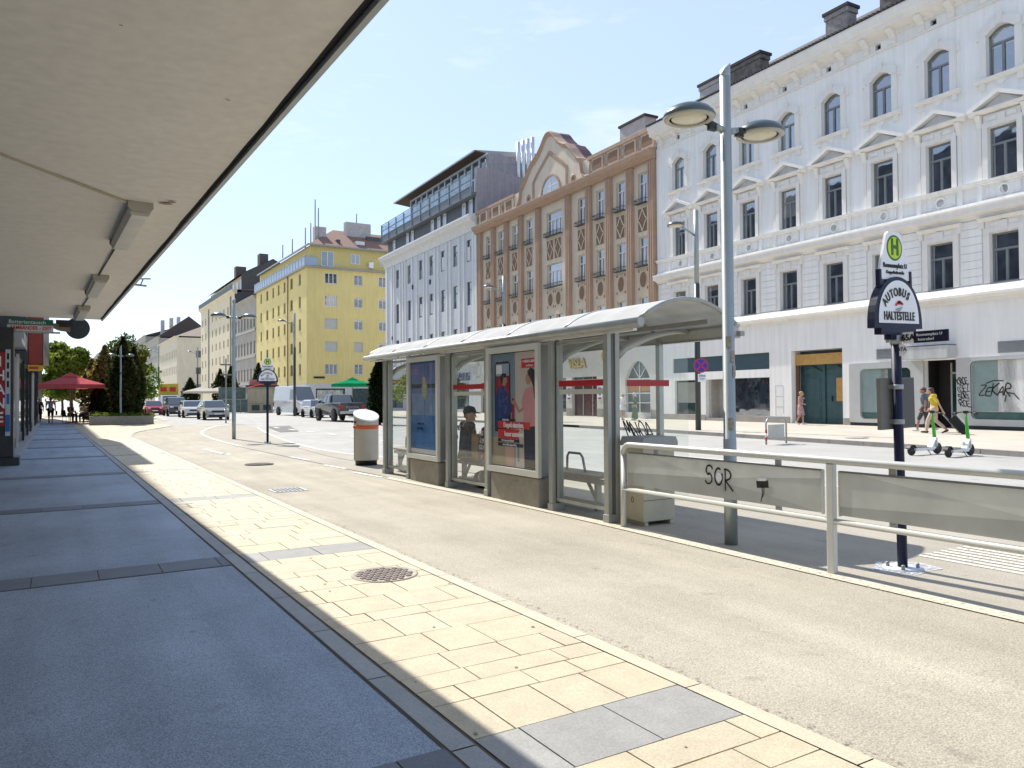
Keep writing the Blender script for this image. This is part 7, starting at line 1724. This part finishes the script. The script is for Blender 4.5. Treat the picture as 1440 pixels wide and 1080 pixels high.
    if bottom:
        b = MB(bottom); S = [(P['hiL'],P['hiR'],.118*k+e,.118*k+e),(P['pelvis'],P['pelvis']+up*.08*k,.122*k+e,.118*k+e)]
        for s in 'LR':
            S.append((P['hi'+s], P['hi'+s].lerp(P['kn'+s], min(1,bottomlen*2)), .094*k+e, lerp(.094,.06,min(1,bottomlen*2))*k+e))
            if bottomlen > .5: S.append((P['kn'+s], P['kn'+s].lerp(P['an'+s], (bottomlen-.5)*2*.95), .06*k+e, lerp(.06,.045,(bottomlen-.5)*2)*k+e))
        capsules(b, S); fused(b, 'trousers' if bottomlen > .6 else 'shorts', t, vox, 4)
    if skirt:
        m_, z0, z1, r0, r1 = skirt; b = MB(m_); n = 20; V = []
        for i in range(6):
            u = i/5
            for q in range(n):
                a = 2*math.pi*q/n; r = lerp(r0,r1,u)*(1+.06*u*math.sin(a*5)); c = P['pelvis'].lerp((P['knL']+P['knR'])/2, max(0,(.95-lerp(z0,z1,u))/.45) if lerp(z0,z1,u) < .95 else 0)
                V.append((c.x*.9+r*k*math.cos(a), c.y*.8+r*.78*k*math.sin(a), lerp(z0,z1,u)*k))
        b.add(V,[(i*n+q,i*n+(q+1)%n,(i+1)*n+(q+1)%n,(i+1)*n+q) for i in range(5) for q in range(n)],True); b.build('skirt', t)
    b = MB(mat('shoe %.2f %.2f' % (shoes[0],shoes[2]), shoes, rough=.5))
    for s in 'LR': capsules(b, [(P['an'+s]+Vector((0,-.035,-.035))*k,P['f'+s],.047*k,.038*k),(P['an'+s]+Vector((0,-.03,-.06))*k,P['f'+s]+Vector((0,0,-.012)),.03*k,.026*k)])
    fused(b, 'shoes', t, .014, 2)
    if extra: extra(t, P, k)
    return t
def cloth(name, c, var=.12, scale=4): return mat(name, c, rough=.85, var=var, scale=scale, bump=.25, bscale=18)
def walk(stride=.28, sw=.2, lean=.02):
    return dict(knL=(-.10,stride*.55,.50), anL=(-.09,stride*.75,.10), fL=(-.09,stride*.75+.16,.06), knR=(.10,-.02,.49), anR=(.09,-stride*1.1,.16), fR=(.09,-stride*1.1+.13,.045),
                elL=(-.26,-sw*.5,1.14), wrL=(-.27,-sw*.45,.90), elR=(.26,sw*.15,1.13), wrR=(.25,sw*.95,.93), chest=(0,lean,1.28), neck=(0,lean*1.5,1.46), head=(0,lean*2+.02,1.6))
JEAN = cloth('dark denim', (.015,.02,.035)); BLK = cloth('black cloth', (.013,.013,.015)); WHT = cloth('white cloth', (.70,.69,.68)); NVY = cloth('navy cloth', (.02,.025,.05))
DOWN = R(180)
# walkers on the shaded walk
def bag(t, P, k):
    b = MB(BLK); b.box(P['wrL'].x-.12,P['wrL'].x+.0,P['wrL'].y-.1,P['wrL'].y+.18,.55,.84); b.build('bag', t, bevel=.03)
person('person in a white shirt and black shorts walking towards the camera past the cafe', (-.28,60.5,0), DOWN, walk(.24), 1.78, SKIN2, hair=(.01,.01,.01), top=cloth('pale blue shirt',(.52,.56,.66)), topsleeve=.6, bottom=BLK, bottomlen=.45, shoes=(.02,.02,.02), vox=.02, extra=bag)
person('person in black carrying a white bag, walking beside the one in the white shirt', (-1.0,63,0), DOWN, walk(.2,.1), 1.70, SKIN2, hair=(.1,.06,.03), hairlen=.1, fem=True, top=BLK, topsleeve=1.2, skirt=(BLK,1.0,.62,.17,.24), bottom=BLK, bottomlen=.75, vox=.02)
person('person with a white top walking far behind in the shade', (-1.35,76,0), DOWN, walk(.2), 1.72, SKIN2, top=WHT, bottom=NVY, vox=.025, face=False)
person('person in dark clothes walking far behind at the shop doors', (-1.7,74,0), DOWN, walk(.2), 1.74, SKIN2, top=BLK, bottom=BLK, vox=.025, face=False)
SIT = dict(pelvis=(0,0,.56), waist=(0,.0,.70), chest=(0,.03,.90), neck=(0,.03,1.09), head=(0,.07,1.23), shL=(-.19,.02,1.04), shR=(.19,.02,1.04), elL=(-.24,.05,.78), elR=(.24,.05,.78), wrL=(-.14,.28,.70), wrR=(.14,.28,.70), hiL=(-.1,.02,.55), hiR=(.1,.02,.55), knL=(-.13,.44,.52), knR=(.13,.44,.52), anL=(-.12,.42,.09), anR=(.12,.42,.09))
person('person in a reddish top sitting at the cafe table under the red parasol', (.9,62.4,0), R(-40), SIT, 1.7, SKIN2, top=cloth('dull red cloth',(.13,.05,.05)), bottom=JEAN, vox=.025, face=False)
person('person in a pale yellow top sitting under the red parasol', (1.75,62.6,0), R(160), SIT, 1.7, SKIN2, hair=(.3,.25,.15), top=cloth('pale yellow cloth',(.5,.47,.3)), bottom=JEAN, vox=.025, face=False)
# waiting in the shelter, seen from behind: they face the carriageway (+X)
S2 = dict(SIT); S2.update(look=(.75,.65,0))
def print_back(t, P, k):
    b = MB(mat('shirt print',(.55,.55,.55))); Mx = frame_matrix((0,-.155*k,1.0*k),(1,0,0),(0,.10,1)); b.add(*text_geo('DMC', .13, sx=1.1, extrude=.008), M=Mx)
    b.use(RED); stroke(b, [(-.1,-.14),(.02,-.10),(.1,-.16),(.03,-.22)], .03, Mx, .012); b.use(mat('shirt print',None)); stroke(b, [(-.06,-.36),(.08,-.35)], .03, Mx, .012); stroke(b, [(-.03,-.42),(.06,-.42)], .03, Mx, .012); b.build('shirt_print', t)
person('person in a black cap and printed black T-shirt sitting on the shelter bench', (6.30,12.1,-.035), R(-98), S2, 1.80, SKIN, hair=(.012,.01,.01), cap=BLK, top=BLK, topsleeve=.8, bottom=JEAN, shoes=(.5,.5,.5), extra=print_back, vox=.013)
S3 = dict(SIT); S3.update(look=(.2,1,-.1))
def print_red(t, P, k):
    b = MB(SIGNWHITE); 
    for z, s in ((1.0,'US'),(.87,'-1.9'),(.76,'GO')): b.add(*text_geo(s, .11, extrude=.006), M=frame_matrix((-.03,-.150*k,z*k),(1,0,0),(0,.08,1)))
    b.build('shirt_print', t)
person('person with long black hair in a red printed jacket, beside the one in the cap', (6.32,11.28,-.035), R(-90), S3, 1.68, SKIN, hair=(.01,.009,.008), hairlen=.22, fem=True, top=cloth('red print jacket',(.26,.012,.03),.45,10), topsleeve=1.6, bottom=cloth('pale trousers',(.6,.6,.6)), vox=.013, extra=print_red)
t = thing('paper_bag', 'brown paper bag standing on the bench between the two seated people', 'bag', (6.28,11.62,.5), 0)
b = MB(mat('kraft paper',(.36,.23,.11),rough=.8,var=.12)); b.box(-.07,.07,-.12,.12,0,.42); b.build('sack', t, bevel=.006); b = MB(mat('kraft paper',None)); b.tube([(-.07,-.05,.42),(-.07,-.04,.5),(-.07,.04,.5),(-.07,.05,.42)], .006, 6); b.build('handle', t)
t = thing('rucksack', 'dark rucksack on the ground under the shelter bench', 'bag', (6.35,11.5,0), R(10))
b = MB(mat('rucksack cloth',(.09,.06,.05),rough=.85,var=.3,scale=8)); b.lathe([(.10,0),(.19,.04),(.21,.14),(.18,.24),(.08,.29),(.001,.3)], 16, sx=.8, sy=1.25); b.build('sack', t); b = MB(SIGNWHITE); b.tube([(-.15,-.06,.1),(-.17,-.03,.2),(-.1,.0,.28)], .01, 5); b.build('strap', t)
# by the blue green door
wk = walk(.16,.1); wk.update(elR=(.30,-.04,1.16), wrR=(.15,.16,1.08), elL=(-.30,-.12,1.2), wrL=(-.20,.08,1.33))
person('woman in a patterned pink dress walking past the blue green double door', (30.9,24.4,.12), R(-150), wk, 1.62, SKIN, hair=(.42,.28,.14), fem=True, top=cloth('pink pattern cloth',(.42,.25,.27),.5,14), topsleeve=.5, skirt=(mat('pink pattern cloth',None),1.02,.50,.15,.24), shoes=(.6,.6,.6), vox=.017)
w2 = walk(.1,.1)
person('person in a short white dress and sun hat beside the one in green', (29.3,35.9,.12), R(-80), w2, 1.60, SKIN, hair=(.3,.2,.1), fem=True, cap=mat('straw hat',(.55,.42,.25)), top=WHT, topsleeve=1.3, skirt=(mat('white cloth',None),1.0,.66,.17,.30), shoes=(.1,.08,.06), vox=.02)
person('person in a long green dress with white hair or scarf, seen through the shelter end', (29.6,35.1,.12), R(60), w2, 1.66, SKIN, hair=(.62,.63,.68), hairlen=.14, fem=True, top=cloth('green cloth',(.07,.14,.07)), topsleeve=1.5, skirt=(mat('green cloth',None),1.02,.12,.17,.26), shoes=(.6,.6,.6), vox=.02)
# yellow shirt with a dark trolley, and the one ahead behind the timetable board
wy = walk(.34,.2,.05); wy.update(wrL=(-.24,-.32,.86), elL=(-.27,-.2,1.12))
def strap(t, P, k):
    b = MB(INK); b.tube([(.13,.08,1.47),(.0,.165,1.28),(-.15,.12,1.02)], .009, 5); b.tube([(.13,.04,1.49),(.02,-.145,1.3),(-.14,-.14,1.02)], .009, 5); b.build('bag_strap', t)
person('woman in a yellow T-shirt and pale trousers walking past the e-scooters', (27.5,15.9,.12), R(20), wy, 1.68, SKIN, hair=(.05,.035,.03), hairlen=.03, fem=True, top=cloth('yellow cloth',(.66,.48,.05)), topsleeve=.75, bottom=cloth('beige trousers',(.55,.42,.32)), bottomlen=.9, shoes=(.03,.025,.02), extra=strap, vox=.015)
t = thing('shopping_trolley', 'dark wheeled shopping trolley pulled by the woman in yellow', 'trolley', (27.75,15.0,.12), R(20))
b = MB(BLK); M = Matrix.Translation((0,-.0,.12)) @ Matrix.Rotation(R(-38),4,'X'); b.box(-.17,.17,-.15,.12,0,.58, M=M); b.build('sack', t, bevel=.03)
b = MB(GREYMETAL); b.tube([M @ Vector((-.12,.14,0)), M @ Vector((-.12,.14,.85)), M @ Vector((.12,.14,.85)), M @ Vector((.12,.14,0))], .012, 6); b.build('handle', t)
for s in (-1,1):
    b = MB(RUBBER); b.lathe([(.09,-.02),(.09,.02)], 16, M=Matrix.Translation((s*.2,-.02,.09)) @ Matrix.Rotation(R(90),4,'Y')); b.build('wheel', t)
wb_ = walk(.34,.2)
person('person in a patterned shirt and dark shorts, half hidden by the timetable board', (28.6,16.9,.12), R(15), wb_, 1.70, SKIN2, hair=(.06,.03,.02), top=cloth('blue pattern cloth',(.10,.12,.16),.6,16), topsleeve=.6, bottom=cloth('slate shorts',(.06,.055,.06)), bottomlen=.48, shoes=(.62,.63,.68), vox=.016)
person('person in blue standing at the terrace before the pale building', (24.2,54.6,.12), R(140), dict(walk(.05,.05)), 1.7, SKIN, top=cloth('blue cloth',(.06,.12,.3)), bottom=JEAN, vox=.025, face=False)
# ================================================================ light, sky, camera
EL, AZ = R(47.9), R(-5.7)          # sun ahead along the street, a little to the left
sd = Vector((math.sin(AZ)*math.cos(EL), math.cos(AZ)*math.cos(EL), math.sin(EL)))
sun = bpy.data.lights.new('Sun', 'SUN'); sun.energy = SUN_E; sun.angle = R(.53); sun.color = (1.0,.95,.87)
so = bpy.data.objects.new('Sun', sun); COL.objects.link(so); so.rotation_euler = (-sd).to_track_quat('-Z','Y').to_euler(); so.location = (0,0,40)
w = bpy.data.worlds.new('World'); scene.world = w; w.use_nodes = True
nt = w.node_tree; nt.nodes.clear()
out = nt.nodes.new('ShaderNodeOutputWorld'); bg = nt.nodes.new('ShaderNodeBackground'); sk = nt.nodes.new('ShaderNodeTexSky')
sk.sky_type = 'NISHITA'; sk.sun_disc = False; sk.sun_elevation = EL; sk.sun_rotation = AZ; sk.air_density = SKY_AIR; sk.dust_density = SKY_DUST; sk.ozone_density = SKY_OZ; sk.altitude = 200
bg.inputs['Strength'].default_value = SKY_S
# a few thin clouds low over the roofs
tc = nt.nodes.new('ShaderNodeTexCoord'); mp = nt.nodes.new('ShaderNodeMapping'); mp.inputs['Scale'].default_value = (2.2,2.2,9)
nz = nt.nodes.new('ShaderNodeTexNoise'); nz.inputs['Scale'].default_value = 1.6; nz.inputs['Detail'].default_value = 7; nz.inputs['Roughness'].default_value = .6
mr = nt.nodes.new('ShaderNodeMapRange'); mr.inputs['From Min'].default_value = .56; mr.inputs['From Max'].default_value = .80; mr.inputs['To Max'].default_value = .55
mx = nt.nodes.new('ShaderNodeMix'); mx.data_type = 'RGBA'; mx.inputs[7].default_value = (CLOUD,CLOUD,CLOUD*1.02,1)
nt.links.new(tc.outputs['Generated'], mp.inputs['Vector']); nt.links.new(mp.outputs[0], nz.inputs['Vector']); nt.links.new(nz.outputs['Fac'], mr.inputs['Value'])
hz = nt.nodes.new('ShaderNodeMix'); hz.data_type = 'RGBA'; hz.inputs[0].default_value = VEIL; hz.inputs[7].default_value = (VC[0],VC[1],VC[2],1); nt.links.new(sk.outputs[0], hz.inputs[6])   # summer haze evens the sky out
nt.links.new(mr.outputs[0], mx.inputs[0]); nt.links.new(hz.outputs[2], mx.inputs[6]); nt.links.new(mx.outputs[2], bg.inputs['Color']); nt.links.new(bg.outputs[0], out.inputs['Surface'])

cam = bpy.data.cameras.new('Camera'); co = bpy.data.objects.new('Camera', cam); COL.objects.link(co); scene.camera = co
cam.sensor_width = 36; cam.sensor_fit = 'HORIZONTAL'; cam.lens = 36*1070/1440; cam.clip_start = .05; cam.clip_end = 4000
yaw = math.atan((720-78)/1070); pit = R(1.0); roll = .007
f = Vector((math.sin(yaw)*math.cos(pit), math.cos(yaw)*math.cos(pit), math.sin(pit))); r = Vector((math.cos(yaw), -math.sin(yaw), 0)); u = r.cross(f)
r2 = r*math.cos(roll)-u*math.sin(roll); u2 = u*math.cos(roll)+r*math.sin(roll)
Mc = Matrix((r2, u2, -f)).transposed().to_4x4(); Mc.translation = Vector((0,0,1.55)); co.matrix_world = Mc
scene.view_settings.view_transform = 'Standard'; scene.view_settings.look = 'None'; scene.view_settings.exposure = EXPO; scene.view_settings.gamma = 1.0
scene.cycles.max_bounces = 10; scene.cycles.diffuse_bounces = 5; scene.cycles.transparent_max_bounces = 16; scene.cycles.use_denoising = True
